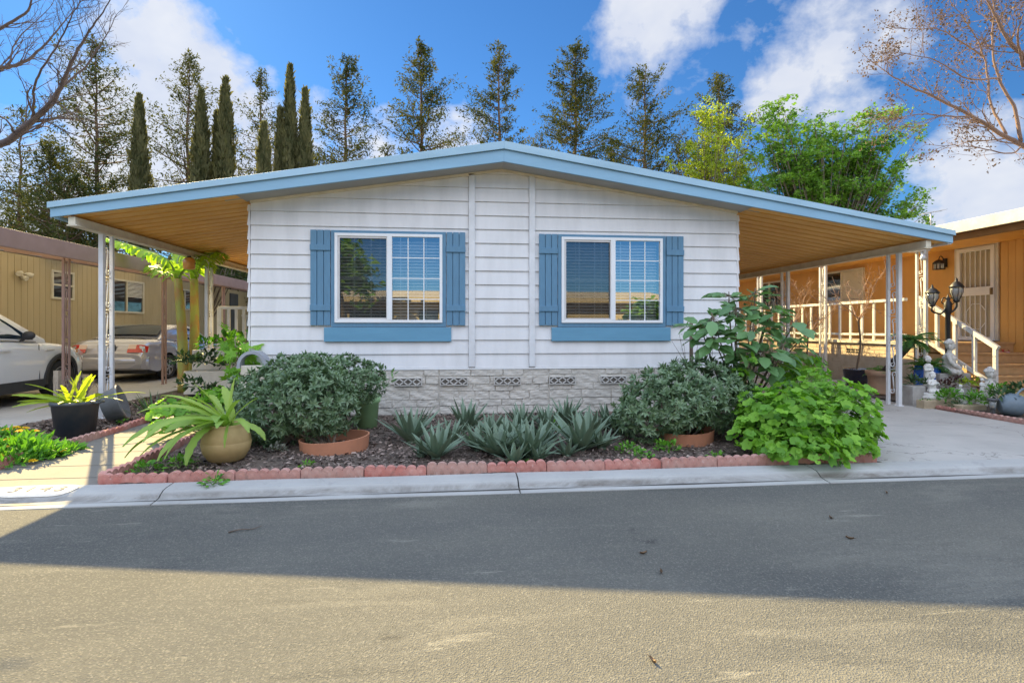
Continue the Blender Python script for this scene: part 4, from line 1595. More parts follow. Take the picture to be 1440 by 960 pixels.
for sg in (-1, 1):
    for nm, pts in (('side_window', [(1.75, .12), (2.72, .12), (3.08, .22), (2.62, .72), (2.35, .86), (1.75, .90)]), ('side_window', [(.80, .14), (1.68, .12), (1.68, .90), (.95, .84)])):
        MB().add([S(t, f, sg) for t, f in pts], [tuple(range(len(pts)))]).build(nm, CGLASS, suv)
    tr = MB()
    for a, b in (((.75, .07), (1.7, .07)), ((1.7, .07), (3.1, .08))):
        tr.bar(S(*a, sg, .008), S(*b, sg, .008), .012, .022, (1, 0, 0))
    tr.build('window_trim', CHROME, suv)
    mr = MB()
    q = np.array(S(2.78, .05, sg, .02))
    mr.ell(q + (sg * .13, -.02, .09), (.10, .055, .075), n=14, m=8).bar(q, q + (sg * .08, 0, .06), .05, .03)
    mr.build('wing_mirror', PLAST, suv)
    cl = MB()
    for w_ in suvw:                        # dark wheel arch lips
        V = []
        for a in np.linspace(R(-8), R(188), 25):
            for rr, dx in ((.355 * 1.13, -.02), (.355 * 1.13, .014), (.355 * 1.33, .012), (.355 * 1.35, -.01)):
                t_ = w_ + rr * math.cos(a)
                hw_ = np.interp(t_, T_[0], T_[2])
                V.append((SX + sg * (hw_ + dx), SY + t_, .355 + rr * math.sin(a)))
        cl.grid(np.array(V), 25, 4)
    cl.box(*sorted((SX + sg * .88, SX + sg * .94)), SY + 1.42, SY + 3.18, .22, .40)
    cl.build('wheel_arch_trim', PLAST, suv)
    hp = lambda t, z, o=.01: (SX + sg * (np.interp(t, T_[0], T_[2]) * (.985 if z > .8 else 1) + o), SY + t, z)
    MB().add([hp(4.15, .90), hp(4.40, .80), hp(4.46, .72), hp(4.38, .70), hp(4.12, .80)], [(0, 1, 2, 3, 4)]).build('headlight', CLEARL, suv)
    MB().add([hp(4.05, .90, .014), hp(4.16, .90, .014), hp(4.13, .82, .014), hp(4.04, .83, .014)], [(0, 1, 2, 3)]).build('side_marker', AMB, suv)
    dh = MB()
    for t in (1.35, 2.25):
        dh.bar(hp(t, .93, .02), hp(t + .2, .93, .02), .02, .03, (1, 0, 0))
    dh.build('door_handle', WHITE_P, suv)
    for t in (1.72, 3.08):
        MB().bar(hp(t, .40, .002), hp(t + (.03 if t > 3 else 0), 1.0, -.02), .006, .008, (1, 0, 0)).build('door_gap', DARK, suv)
MB().bar((SX + .93, SY + 3.22, .90), (SX + .925, SY + 3.42, .90), .006, .022, (1, 0, 0)).build('badge', CHROME, suv)
MB().add([(SX - .6, SY + 3.28, 1.12), (SX + .6, SY + 3.28, 1.12), (SX + .56, SY + 2.62, 1.60), (SX - .56, SY + 2.62, 1.60)], [(0, 1, 2, 3)]).build('windscreen', CGLASS, suv)

# silver sedan in front of it, seen from behind
CX, CY = -8.75, 5.35
sed = thing('parked_sedan', 'silver sedan seen from behind with a red tail light, parked beyond the white vehicle', 'car', (CX, CY + 2.3, 0))
sw = (1.05, 3.72)
body, S, G_, T_ = make_car(sed, CX, CY, 4.7, 1.78, SILVER_P,
                           [(0, .62), (.04, .74), (.10, .93), (.2, .99), (.75, 1.0), (1.2, .97), (2.6, .93), (3.3, .92), (4.2, .80), (4.6, .68), (4.7, .55)],
                           [(0, .86), (.06, .92), (.25, .975), (.8, 1), (3.5, 1), (4.2, .95), (4.6, .80), (4.7, .7)],
                           sw, .31, [(.72, .99), (1.0, 1.12), (1.45, 1.31), (1.9, 1.36), (2.5, 1.35), (2.9, 1.22), (3.4, .96)])
for w_ in sw:
    for sg in (-1, 1):
        wheel(sed, CX + sg * .775, CY + w_, .31, sg, .19)
gt, GZ, belt, hwb = G_


def rear_glass(f0, f1, wa, wb, o=.012):
    """glass laid on the sloping back of the cabin between stations"""
    V = []
    for t in np.linspace(f0, f1, 8):
        z = np.interp(t, gt, GZ) + .038
        u = (t - f0) / (f1 - f0)
        w_ = wa + (wb - wa) * u ** .8
        for e in np.linspace(-1, 1, 9):
            V.append((CX + e * w_, CY + t - o - .03, z - .022 * e * e + o + .03))
    return MB().grid(np.array(V), 8, 9)


rear_glass(.86, 1.43, .70, .60).build('rear_window', CGLASS, sed)
for sg in (-1, 1):
    for pts in ([(1.62, .16), (2.25, .12), (2.25, .84), (1.78, .80)], [(2.31, .12), (3.02, .14), (2.55, .80), (2.31, .84)]):
        MB().add([S(t, f, sg) for t, f in pts], [tuple(range(len(pts)))]).build('side_window', CGLASS, sed)
    # tail lamp wraps the corner
    lo, hi = .715, .895
    for a, b, m_, nm in ((.45, .62, PALEL, 'reversing_light'), (.62, .845, REDL, 'tail_light')):
        V = []
        for u in np.linspace(a, b, 7):
            yy = CY + .03 + (.11 * max(0, (u - .62) / .225) ** 2)
            for z in np.linspace(lo, hi - .05 * max(0, (u - .70) / .145) ** 2, 4):
                V.append((CX + sg * u, yy - .012 + (z - lo) * .45 - .015, z))
        MB().grid(np.array(V), 7, 4).build(nm, m_, sed)
    V = []
    for u in np.linspace(.45, .80, 6):
        for z in (lo, lo + .085):
            yy = CY + .03 + (.11 * max(0, (u - .62) / .225) ** 2)
            V.append((CX + sg * u, yy - .020 + (z - lo) * .45 - .015, z))
    MB().grid(np.array(V), 6, 2).build('brake_light', REDL, sed)
    m_ = MB()
    q = np.array(S(2.95, .1, sg, .02))
    m_.ell(q + (sg * .10, 0, .04), (.09, .05, .06))
    m_.build('wing_mirror', SILVER_P, sed)
# bumper, plate, thin dark lip
V = []
for z, o in ((.30, .02), (.34, -.05), (.44, -.085), (.56, -.085), (.60, -.06), (.615, .0)):
    for u in np.linspace(-1, 1, 17):
        x = u * .87
        V.append((CX + x, CY + o + .04 + .16 * abs(u) ** 4, z))
MB().grid(np.array(V), 6, 17).build('rear_bumper', SILVER_P, sed, sharp=40)
MB().box(CX - .78, CX + .78, CY - .05, CY - .046, .30, .305).build('bumper_lip', PLAST, sed)
plt = MB().box(CX - .165, CX + .165, CY + .01, CY + .022, .715, .875).build('number_plate', PLATEM, sed)
MB().box(CX - .19, CX + .19, CY + .024, CY + .04, .70, .895).build('plate_surround', PLAST, sed)
t_ = flat_text('plate_text', '5MZ201', .092, PLATEB, plt, Matrix.Translation(Vector((0, 0, 0))))
o_ = WLOC[plt]
for v in t_.data.vertices:
    v.co = (v.co.x * .82 + CX - o_[0], CY + .006 - o_[1], v.co.y * 1.0 + .79 - o_[2])
mb = MB().bar((CX - .8, CY + .12, .65), (CX + .8, CY + .12, .65), .01, .012)
mb.bar((CX - .83, CY + .0, .935), (CX + .83, CY + .0, .935), .006, .006)
mb.build('boot_gap', DARK, sed)
# ------------------------------------------------------------------ plants in the beds
rng = np.random.default_rng(21)
TERRA = M('terracotta', (.52, .22, .12), (.44, .19, .105), 7, .85, .35, .7, bump=.3, bscale=60)
TERRA_P = M('pale_terracotta', (.50, .33, .22), (.42, .25, .16), 6, .85, bump=.3, bscale=50)
WOOD = M('plant_stem', (.14, .10, .07), (.22, .17, .12), 25, .9)
GSTEM = M('green_stem', (.15, .22, .06), (.22, .28, .09), 12, .6)
LF_PITT = LEAF('bush_leaf', (.080, .145, .066), (.235, .330, .180), .2, .38, .6, (1.1, 1.3, .6))
LF_GER = LEAF('geranium_leaf', (.10, .26, .022), (.26, .50, .05), .38, .5)
LF_BIG = LEAF('broad_leaf', (.075, .17, .060), (.19, .35, .13), .30, .38, .5)
LF_AGAVE = LEAF('agave_leaf', (.078, .130, .080), (.195, .262, .180), .08, .5, .4, (1, 1.2, .8))
LF_STRAP = LEAF('strap_leaf', (.16, .31, .05), (.42, .56, .12), .35, .45)
LF_YEL = LEAF('yellow_green_leaf', (.22, .36, .03), (.50, .58, .05), .40, .45)
LF_WEED = LEAF('weed_leaf', (.06, .20, .02), (.17, .40, .04), .35, .5)
LF_DARK = LEAF('dark_leaf', (.03, .07, .025), (.08, .15, .06), .2, .5)
LF_MAROON = LEAF('maroon_leaf', (.06, .03, .03), (.13, .06, .06), .2, .5)
LF_GREY = LEAF('grey_leaf', (.16, .17, .13), (.30, .30, .24), .1, .7)
LF_BAN = LEAF('banana_leaf', (.14, .34, .03), (.42, .55, .06), .5, .4)
PETAL = LEAF('yellow_petal', (.75, .42, .01), (.85, .60, .02), .3, .6)
POT_SOIL = M('pot_soil', (.05, .035, .025), (.09, .065, .05), 30, .95)


def bush(name, label, lobes, nclus, ll, mat, stem_to, group=None, per=9, loc=None):
    """dense shrub: whorls of leaves over and through a set of ellipsoid lobes (c, r)"""
    t = thing(name, label, 'shrub', stem_to[0] if loc is None else loc, group)
    C_ = np.array([l[0] for l in lobes])
    Rr = np.array([np.broadcast_to(l[1], 3) for l in lobes])
    vol = (Rr.prod(1)) ** .67
    P, D = [], []
    cnt = (nclus * vol / vol.sum()).astype(int)
    for i, n in enumerate(cnt):
        d = rdir(rng, n)
        rad = np.where(rng.uniform(size=n) < .72, rng.uniform(.90, 1.05, n), rng.uniform(.45, .9, n))
        # shallow hollows break up the outline
        lump = 1 + .10 * np.sin(d[:, 0] * 7 + i) * np.sin(d[:, 1] * 6 + 2 * i) + .06 * np.sin(d[:, 2] * 11 + d[:, 0] * 9)
        p = C_[i] + d * Rr[i] * (rad * lump)[:, None]
        ok = p[:, 2] > .03
        for j in range(len(lobes)):
            if j != i:
                ok &= (((p - C_[j]) / Rr[j]) ** 2).sum(1) > .72
        P.append(p[ok])
        D.append(nrm(d / Rr[i])[ok])
    P, D = np.concatenate(P), nrm(np.concatenate(D) + np.array([0, 0, .25]))
    mb = MB()
    n = len(P)
    base_t = rng.uniform(.1, .8, n)
    a0 = rng.uniform(0, 6.28, n)
    U = nrm(np.cross(D, rdir(rng, n)))
    V = np.cross(D, U)
    for k in range(per):
        a = a0 + k * 2.4
        el = rng.uniform(.15, .9, n) if k else np.full(n, 1.3)
        lat = np.cos(a)[:, None] * U + np.sin(a)[:, None] * V
        X = nrm(lat * np.cos(el)[:, None] + D * np.sin(el)[:, None] + rng.normal(0, .12, (n, 3)))
        N = nrm(D - X * (X * D).sum(1, keepdims=True) + rng.normal(0, .1, (n, 3)))
        mb.leaves(T_LANCE, P, X, N, ll * rng.uniform(.65, 1.2, n), rng.uniform(.32, .46, n), np.clip(base_t + rng.normal(0, .16, n), 0, 1))
    mb.build('foliage', mat, t)
    st = MB()
    for c, r in lobes:
        for k in range(4):
            b = np.array(stem_to[k % len(stem_to)]) + rng.normal(0, .04, 3) * (1, 1, 0)
            e = np.array(c) + rdir(rng, 1)[0] * np.broadcast_to(r, 3) * .5
            m_ = (b + e) / 2 + rng.normal(0, .05, 3)
            st.tube(bez(b, m_, e, 6), np.linspace(.018, .006, 6), 5)
    st.build('stem', WOOD, t)
    return t


def ring(c, r, h, label, tilt=0, a0=0, a1=2 * math.pi, mat=TERRA):
    mb = MB()
    V = []
    n = 40
    for a in np.linspace(a0, a1, n):
        for (rr, z) in ((r * .95, -.05), (r * 1.0, h), (r * .955, h), (r * .91, -.05)):
            V.append((c[0] + rr * math.cos(a), c[1] + rr * math.sin(a), c[2] + z + tilt * math.cos(a) * (1 if z > 0 else 0)))
    mb.grid(np.array(V), n, 4)
    return tag(mb.build('planting_ring', mat, loc=c, sharp=40), label, 'planter ring', 'terracotta rings under the bushes')


ring((-2.0, -2.03, -.01), .37, .125, 'terracotta planting ring half sunk in mulch under the left bush', .02)
ring((1.98, -2.03, -.01), .33, .125, 'terracotta planting ring with small weeds inside, under the right bush', .015)


def px_lobe(px, py, D, rx, rz_=None, ry=None):
    return (at(px, py, D), (rx, ry or rx, rz_ or rx))


bush('round_bush', 'big dark green bush hanging over the left terracotta ring',
     [px_lobe(386, 578, 6.1, .42, .36), px_lobe(440, 560, 6.0, .40, .40), px_lobe(462, 572, 6.05, .30, .32), px_lobe(365, 560, 6.35, .34, .30), px_lobe(410, 535, 6.4, .36, .28), px_lobe(352, 590, 6.1, .26, .26)],
     2000, .075, LF_PITT, [(-2.05, -2.0, -.02), (-2.3, -1.9, -.02), (-2.6, -1.8, -.02)], per=8)
bush('round_bush', 'dark green rounded bush leaning over the green bucket below the left window',
     [px_lobe(478, 535, 6.75, .40, .30), px_lobe(503, 537, 6.8, .33, .25), px_lobe(440, 525, 6.8, .32, .22), px_lobe(462, 560, 6.8, .28, .28)],
     1200, .07, LF_PITT, [(-2.2, -1.3, -.01), (-2.0, -1.4, -.01)], per=8)
bush('round_bush', 'big dark green bush mounded over the right terracotta ring',
     [px_lobe(990, 548, 6.55, .47, .34), px_lobe(925, 565, 6.35, .40, .36), px_lobe(1010, 564, 6.35, .40, .30), px_lobe(952, 572, 6.15, .36, .24), px_lobe(905, 585, 6.25, .30, .28), px_lobe(970, 535, 6.7, .40, .24), px_lobe(1030, 555, 6.5, .28, .28)],
     2300, .078, LF_PITT, [(1.98, -1.95, -.02), (1.75, -1.85, -.02), (2.2, -1.8, -.02)], per=8)


def bush_small(name, label, c, r, n, ll, mat, tm=T_LANCE, wd=(.35, .6), flat=1.0, cat='plant', group=None, part='foliage', z0=.005, up=.5):
    """low loose plant as ONE mesh: leaves on thin stems from a point"""
    c = np.array(c, float)
    d = rdir(rng, n)
    d[:, 2] = np.abs(d[:, 2]) * flat
    rad = rng.uniform(.25, 1.05, n) ** .7
    P = c + d * np.broadcast_to(r, 3) * rad[:, None]
    X = nrm(d + rng.normal(0, .5, (n, 3)) + (0, 0, up * .3))
    N = nrm(np.array([0, 0, 1.0]) + .45 * d + rng.normal(0, .35, (n, 3)))
    mb = MB().leaves(tm, P, X, N, ll * rng.uniform(.6, 1.25, n), rng.uniform(*wd, n), rng.uniform(0, 1, n))
    for k in range(max(4, n // 14)):
        p = P[rng.integers(n)]
        mb.tube(bez(c + rng.normal(0, .02, 3) * (1, 1, 0), (c + p) / 2 + (0, 0, .03), p, 4), [.004, .003, .003, .002], 4, cap=False, mi=1, tint=.3)
    o = mb.build(name, [mat, GSTEM], loc=c)
    return tag(o, label, cat, group)


# ---- agaves along the front of the house: each rosette its own thing
def agave_mesh(n, L, w, spread=1.0, seed=0, upright=.5):
    r_ = np.random.default_rng(seed)
    mb = MB()
    for k in range(n):
        u = k / max(1, n - 1)                      # 0 innermost
        az = k * 2.39996 + r_.normal(0, .12)
        el = R(82 - (82 - 18 * upright - 4) * (u ** .75) * spread) + r_.normal(0, .06)
        l = L * (.62 + .38 * math.sin(min(1, .25 + u) * math.pi * .62)) * r_.uniform(.88, 1.1)
        ww = w * (.75 + .35 * u) * r_.uniform(.9, 1.1)
        h = np.array([math.cos(az), math.sin(az), 0])
        s = np.array([-h[1], h[0], 0])
        m = 8
        V, T = [], []
        curl = r_.normal(.10, .10)
        p = h * .02 + np.array([0, 0, .02])
        e = el
        tw = r_.normal(0, .12)
        for j in range(m):
            t = j / (m - 1)
            d = h * math.cos(e) + np.array([0, 0, 1]) * math.sin(e)
            nn = -h * math.sin(e) + np.array([0, 0, 1]) * math.cos(e)
            wid = ww * (.62 + .9 * t - 1.52 * t * t) if t < .55 else ww * .66 * (1.62 * (1 - t)) ** .85 * 1.25
            wid = max(wid, .0015)
            ch = .34 * (1 - t * .5)
            for q in (-1, -.5, 0, .5, 1):
                V.append(p + (s * math.cos(tw) + nn * math.sin(tw)) * q * wid / 2 + nn * (ch * wid * .5 * (abs(q) ** 1.6 - .3)))
                T.append(np.clip(.50 - .16 * (abs(q) < .3) + .22 * (abs(q) > .9) + .18 * t + r_.normal(0, .03) + (r_.uniform(-.12, .12) if j == 0 else 0), 0, 1))
            p = p + d * l / (m - 1)
            e -= curl / (m - 1)
        mb.grid(np.array(V), m, 5, True, 0, np.array(T))
    mb.ell((0, 0, .02), (.05, .05, .05), n=8, m=5)
    return mb


AG = 'blue-grey agaves in the front bed'
ag_list = [  # px, py of the base, leaves, length, width, upright, label
    (578, 622, 19, .44, .105, 1.15, 'tall blue-grey agave at the left end of the row, two leaves sticking up'),
    (613, 643, 20, .37, .095, .9, 'blue-grey agave nearest the kerb at the left, one long leaf lying to the right'),
    (592, 640, 9, .22, .06, .8, 'small agave pup between the two left agaves'),
    (655, 608, 15, .42, .10, 1.5, 'narrow blue-grey agave with one upright spike against the skirting, left of the big clump'),
    (700, 640, 24, .37, .10, .8, 'left half of the big agave clump in the middle of the bed'),
    (745, 640, 24, .40, .105, .9, 'right half of the big agave clump in the middle of the bed'),
    (672, 632, 16, .31, .085, .7, 'low agave at the left edge of the big clump'),
    (722, 651, 12, .25, .08, .7, 'small agave at the kerb in front of the big clump'),
    (735, 606, 22, .34, .085, 1.3, 'dark agave in the back row behind the big clump, by the skirting'),
    (768, 607, 18, .34, .085, 1.2, 'dark agave in the back row right of the panel seam'),
    (796, 600, 17, .38, .09, 1.4, 'upright dark agave in the back row behind the open rosette'),
    (818, 632, 20, .46, .115, 1.0, 'large open agave rosette with broad spreading leaves right of the middle'),
    (797, 640, 12, .22, .065, .8, 'small agave pup at the foot of the open rosette'),
    (855, 606, 18, .38, .09, 1.25, 'dark agave beside the right bush in the back row'),
    (846, 630, 12, .27, .075, .9, 'small agave right of the open rosette'),
    (636, 622, 13, .30, .08, 1.0, 'agave in the gap between the two left agaves and the big clump'),
    (690, 618, 16, .34, .09, 1.0, 'agave at the back left of the big clump'),
    (716, 628, 18, .38, .10, 1.1, 'upright agave at the heart of the big clump'),
    (765, 628, 15, .32, .09, 1.0, 'agave at the right edge of the big clump'),
    (832, 614, 16, .36, .09, 1.2, 'dark agave behind the open rosette'),
    (757, 646, 11, .24, .07, .7, 'small agave at the front right of the big clump'),
    (872, 612, 14, .30, .08, 1.0, 'dark agave half hidden under the edge of the right bush')]
for k, (px, py, n, L, w_, up_, lb) in enumerate(ag_list):
    q = gnd(px, py, -.01)
    o = agave_mesh(int(n * 1.2), L * 1.12, w_ * 1.15, seed=100 + k, upright=up_ * 1.15 + .15).build('agave', LF_AGAVE, loc=(0, 0, 0))
    o.location = (q[0], q[1], zbed(q[0], q[1]) - .01)
    o.rotation_euler = (rng.normal(0, .05), rng.normal(0, .05), rng.uniform(0, 6.28))
    tag(o, lb, 'agave', AG)

# ---- geranium: bright green lobed leaves on thin stalks
def stalk_leaves(mb, C_, Rr, n, size, tm, mi=0, rootz=0.0, roots=None, up=.7, stems=.5, tl=(0, 1), shell=.72):
    d = rdir(rng, n)
    d[:, 2] = np.abs(d[:, 2]) - .25
    d = nrm(d)
    rad = rng.uniform(shell, 1.05, n)
    inner = rng.uniform(size=n) < .25
    rad[inner] *= rng.uniform(.4, .9, inner.sum())
    P = np.asarray(C_) + d * np.broadcast_to(Rr, 3) * rad[:, None]
    P[:, 2] = np.maximum(P[:, 2], rootz + .03)
    N = nrm(d * .8 + np.array([0, -.15, up]) + rng.normal(0, .42, (n, 3)))
    X = nrm(np.cross(N, rdir(rng, n)))
    S = size * rng.uniform(.4, 1.2, n)
    mb.leaves(tm, P - X * S[:, None] * .4, X, N, S, 1.0, rng.uniform(*tl, n), smooth=True, mi=mi)
    roots = roots if roots is not None else [np.array([C_[0], C_[1], rootz])]
    for k in range(int(n * stems)):
        p = P[k]
        b = roots[k % len(roots)] + rng.normal(0, .06, 3) * (1, 1, 0)
        mb.tube(bez(b, (b + p) / 2 + np.array([0, 0, .06]) + rng.normal(0, .04, 3), p, 5), [.006, .005, .004, .003, .003], 4, cap=False, mi=1)


g0 = gnd(1120, 640, 0)
ger = thing('geranium', 'bright lime green geranium spilling over the bed corner beside the right driveway', 'plant', (2.95, -2.4, -.02))
mb = MB()
for (px, py, D, rx, rzz, n) in ((1110, 600, 5.7, .52, .38, 260), (1180, 600, 5.75, .42, .34, 200), (1140, 560, 6.3, .46, .36, 200), (1090, 580, 5.9, .42, .32, 150), (1130, 525, 7.0, .34, .26, 110), (1195, 570, 6.0, .30, .26, 90), (1060, 620, 5.6, .26, .22, 60), (1205, 610, 5.8, .18, .24, 50), (1125, 632, 5.32, .46, .18, 130), (1185, 628, 5.4, .3, .18, 70)):
    c = at(px, py, D)
    stalk_leaves(mb, c, (rx, rx * .9, rzz), int(n * 1.15), .112, T_ROUND, rootz=-.02, roots=[np.array((2.9, -2.4, -.03)), np.array((3.3, -2.3, -.03)), np.array((2.9, -1.8, -.02))], stems=.35)
mb.build('foliage', [LF_GER, GSTEM], ger)
# a sprig climbing at the right end of the bush
sp = MB()
for (px, py, n) in ((1040, 525, 9), (1055, 505, 8), (1035, 545, 7)):
    stalk_leaves(sp, at(px, py, 6.3), (.10, .1, .08), n, .09, T_ROUND, rootz=.2, roots=[np.array((2.7, -1.9, .2))], stems=.6)
sp.build('side_sprig', [LF_GER, GSTEM], ger)

# pale geranium left of the yellow pot
g2 = thing('geranium', 'light green geranium behind the yellow pot at the left corner of the bed', 'plant', (-3.5, -1.5, 0))
mb = MB()
for (px, py, D, rx, rzz, n) in ((238, 580, 6.5, .22, .20, 60), (262, 590, 6.3, .20, .18, 40), (330, 566, 6.7, .26, .16, 70), (300, 560, 6.9, .25, .16, 60), (235, 600, 6.2, .2, .16, 40)):
    stalk_leaves(mb, at(px, py, D), (rx, rx, rzz), n, .115, T_ROUND, rootz=0, roots=[np.array((-3.5, -1.4, 0)), np.array((-3.1, -1.2, 0))], stems=.5)
mb.build('foliage', [LF_GER, GSTEM], g2)

# ---- broad leaved shrub at the right corner of the house
t = thing('broad_leaf_shrub', 'tall shrub with large oval green leaves at the right corner of the house', 'shrub', (3.05, -1.35, 0))
mb, st = MB(), MB()
base = np.array((3.05, -1.35, 0))
tips = []
for (px, py, D) in ((1062, 405, 6.7), (1035, 430, 6.6), (1000, 440, 6.5), (1000, 470, 6.5), (1090, 420, 6.8), (1120, 450, 6.7), (1105, 480, 6.5), (1060, 455, 6.4), (1035, 470, 6.4), (1075, 490, 6.4), (1050, 500, 6.5), (1128, 475, 6.9), (1080, 440, 7.0), (1025, 410, 6.9), (1095, 505, 6.5), (985, 455, 6.6), (1060, 430, 6.9)):
    tip = at(px, py, D)
    mid = base * .45 + tip * .55 + np.array((0, 0, .05)) + rng.normal(0, .05, 3)
    cv = bez(base + rng.normal(0, .03, 3) * (1, 1, 0), mid, tip, 8)
    st.tube(cv, np.linspace(.016, .006, 8), 6)
    dr = nrm(cv[-1] - cv[-3])
    n = 13
    for k in range(n):
        a = k * 2.4 + rng.uniform(0, .4)
        u_ = nrm(np.cross(dr, (0.2, .1, 1)))
        v_ = np.cross(dr, u_)
        lat = u_ * math.cos(a) + v_ * math.sin(a)
        X = nrm(lat * .95 + dr * .25 + np.array((0, 0, rng.uniform(-.45, .12))))
        N = nrm(np.array((0, -.25, 1.0)) + rng.normal(0, .25, 3))
        p = cv[-1] - dr * rng.uniform(0, .22) + lat * .05
        L_ = rng.uniform(.17, .28)
        mb.leaves(T_OVAL, [p + X * .03], [X], [N], [L_], rng.uniform(.50, .66), float(np.clip(rng.normal(.5, .27), 0, 1)), smooth=True)
        st.tube([cv[-1] - dr * .05, p + X * .03], [.004, .003], 4, cap=False)
mb.build('foliage', LF_BIG, t)
st.build('stem', WOOD, t)

# thin staked stems right of the right window
t = thing('staked_plant', 'bare thin stems tied to a short brown stake below the right window', 'plant', (2.42, -1.2, 0))
sk_ = at(972, 450, 7.2)
st = MB()
st.box(sk_[0] - .018, sk_[0] + .018, sk_[1] - .018, sk_[1] + .018, .0, sk_[2])
st.build('stake', M('stake_wood', (.22, .16, .12), (.3, .23, .18), 20, .9), t)
st, lv = MB(), MB()
for (px, py, nl) in ((945, 480, 3), (955, 468, 2), (985, 462, 6), (1000, 472, 8), (990, 485, 6), (962, 485, 5), (1005, 458, 5), (970, 470, 5)):
    e = at(px, py, 7.2 + rng.uniform(-.2, .2))
    b = np.array((sk_[0] + rng.uniform(-.1, .15), sk_[1], .3))
    cv = bez(b, (b + e) / 2 + rng.normal(0, .05, 3), e, 6)
    st.tube(cv, np.linspace(.006, .002, 6), 4)
    P = cv[rng.integers(2, 6, nl)] + rng.normal(0, .02, (nl, 3))
    lv.leaves(T_LANCE, P, rdir(rng, nl), rdir(rng, nl) + (0, 0, 1), .05, .5, rng.uniform(0, 1, nl))
e = at(965, 460, 7.1)
lv.leaves(T_LANCE, [e] * 4, [(-1, 0, .3), (-.7, 0, -.5), (.8, 0, .2), (.3, 0, .9)], [(0, -.5, 1)] * 4, [.2, .15, .12, .1], .3, .6)
st.build('stem', WOOD, t)
lv.build('foliage', LF_BIG, t)


# ---- strap-leaved plants
def strap(mb, p0, d0, L, w, droop, rngl, tint, wav=.28, m=18, tw=0, waven=7, sm=True):
    """crenate strap leaf: starts at p0 along d0, bends down by droop"""
    h = np.array([d0[0], d0[1], 0])
    h = nrm(h) if np.linalg.norm(h) > 1e-3 else np.array([1.0, 0, 0])
    e = math.atan2(d0[2], math.hypot(d0[0], d0[1]))
    side = np.array([-h[1], h[0], 0])
    p = np.array(p0, float)
    V, T = [], []
    bendh = rngl.normal(0, .25)
    for j in range(m):
        t = j / (m - 1)
        ee = e - droop * t ** 1.3
        hh = h * math.cos(bendh * t) + side * math.sin(bendh * t)
        ss = np.cross((0, 0, 1), hh)
        d = hh * math.cos(ee) + np.array([0, 0, 1]) * math.sin(ee)
        n_ = np.cross(d, ss)
        s2 = ss * math.cos(tw) + n_ * math.sin(tw)
        wid = w * min(1, .35 + t * 3.0) * (1 if t < .8 else max(.12, (1 - t) / .2) ** .6)
        wl_, wr_ = wid * (1 + wav * math.sin(t * waven * 6.28)), wid * (1 + wav * math.sin(t * waven * 6.28 + 2))
        V += [p - s2 * wl_ / 2 + n_ * wid * .12, p - n_ * wid * .05, p + s2 * wr_ / 2 + n_ * wid * .12]
        T += [tint, min(1, tint + .12), tint]
        p = p + d * L / (m - 1)
    mb.grid(np.array(V), m, 3, sm, 0, np.clip(np.array(T), 0, 1))


# yellow belly pot with a strap-leaved plant
yp = gnd(306, 655, -.02)
yp = np.array((yp[0], yp[1] + .2, -.03))
pt = thing('potted_strap_plant', 'pale green strap leaves drooping from a round yellow pot at the bed corner', 'potted plant', yp)
YPOT = M('yellow_pot', (.44, .31, .13), (.34, .23, .09), 5, .7, .35, .7, bump=.2, bscale=40)
prof = [(.12, .0), (.19, .04), (.245, .13), (.262, .22), (.255, .225), (.256, .235), (.245, .30), (.205, .37), (.19, .39), (.195, .41), (.175, .412), (.165, .385), (.001, .37)]
prof = [(a * .88, b * .92) for a, b in prof]
MB().lathe(prof, yp, 36).build('pot', YPOT, pt)
mb = MB()
top = yp + (0, 0, .36)
for (dx, dy, dz, L, w_, dr, ti) in (
        (-.85, -.35, .35, .95, .075, 1.25, .35), (-.75, -.55, .25, .90, .085, 1.30, .30), (-.55, -.75, .2, .72, .085, 1.35, .5), (-.3, -.9, .1, .62, .075, 1.5, .35),
        (-.9, -.05, .75, .75, .075, .75, .75), (-.95, .2, .6, .62, .07, .5, .85), (-.62, .1, 1.0, .55, .075, .35, .8), (.10, .1, 1.4, .46, .055, .1, .9), (.4, -.2, .9, .40, .05, .9, .5),
        (.7, -.5, .5, .42, .06, 1.6, .45), (.25, -.9, .35, .50, .06, 1.7, .4), (-.15, -.7, .7, .42, .09, 1.4, .25), (-.7, -.7, .55, .58, .09, 1.2, .45), (-.45, .5, .8, .5, .06, .8, .6),
        (.5, .3, .9, .38, .06, .6, .8), (-.2, .2, 1.2, .42, .08, .5, .7), (.9, -.1, .2, .42, .06, 1.5, .5), (-.35, -.8, .3, .82, .08, 1.45, .3), (-.9, -.45, .1, .75, .07, .95, .4), (-.8, -.25, .6, .85, .08, 1.1, .6), (-.6, -.6, .45, .8, .075, 1.3, .55), (-.75, .3, .7, .6, .07, .7, .7), (.2, -.7, .7, .36, .07, 1.5, .3), (-.5, -.3, 1.0, .5, .07, .8, .7), (-.95, .1, .35, .7, .075, .8, .5)):
    strap(mb, top + rng.normal(0, .03, 3) * (1, 1, .3), (dx, dy, dz), L, w_, dr, rng, ti, wav=.16, tw=rng.normal(0, .35))
mb.build('foliage', LF_STRAP, pt)
dry = MB()
for (dx, dy, dz, L, dr) in ((-1, .2, .2, .75, .5), (-.9, -.3, .15, .70, .55), (-.95, .0, .3, .5, .9)):
    strap(dry, top, (dx, dy, dz), L, .018, dr, rng, .5, wav=.1)
dry.build('dry_leaf', M('dry_strap', (.42, .26, .10), (.3, .17, .06), 20, .8), pt)

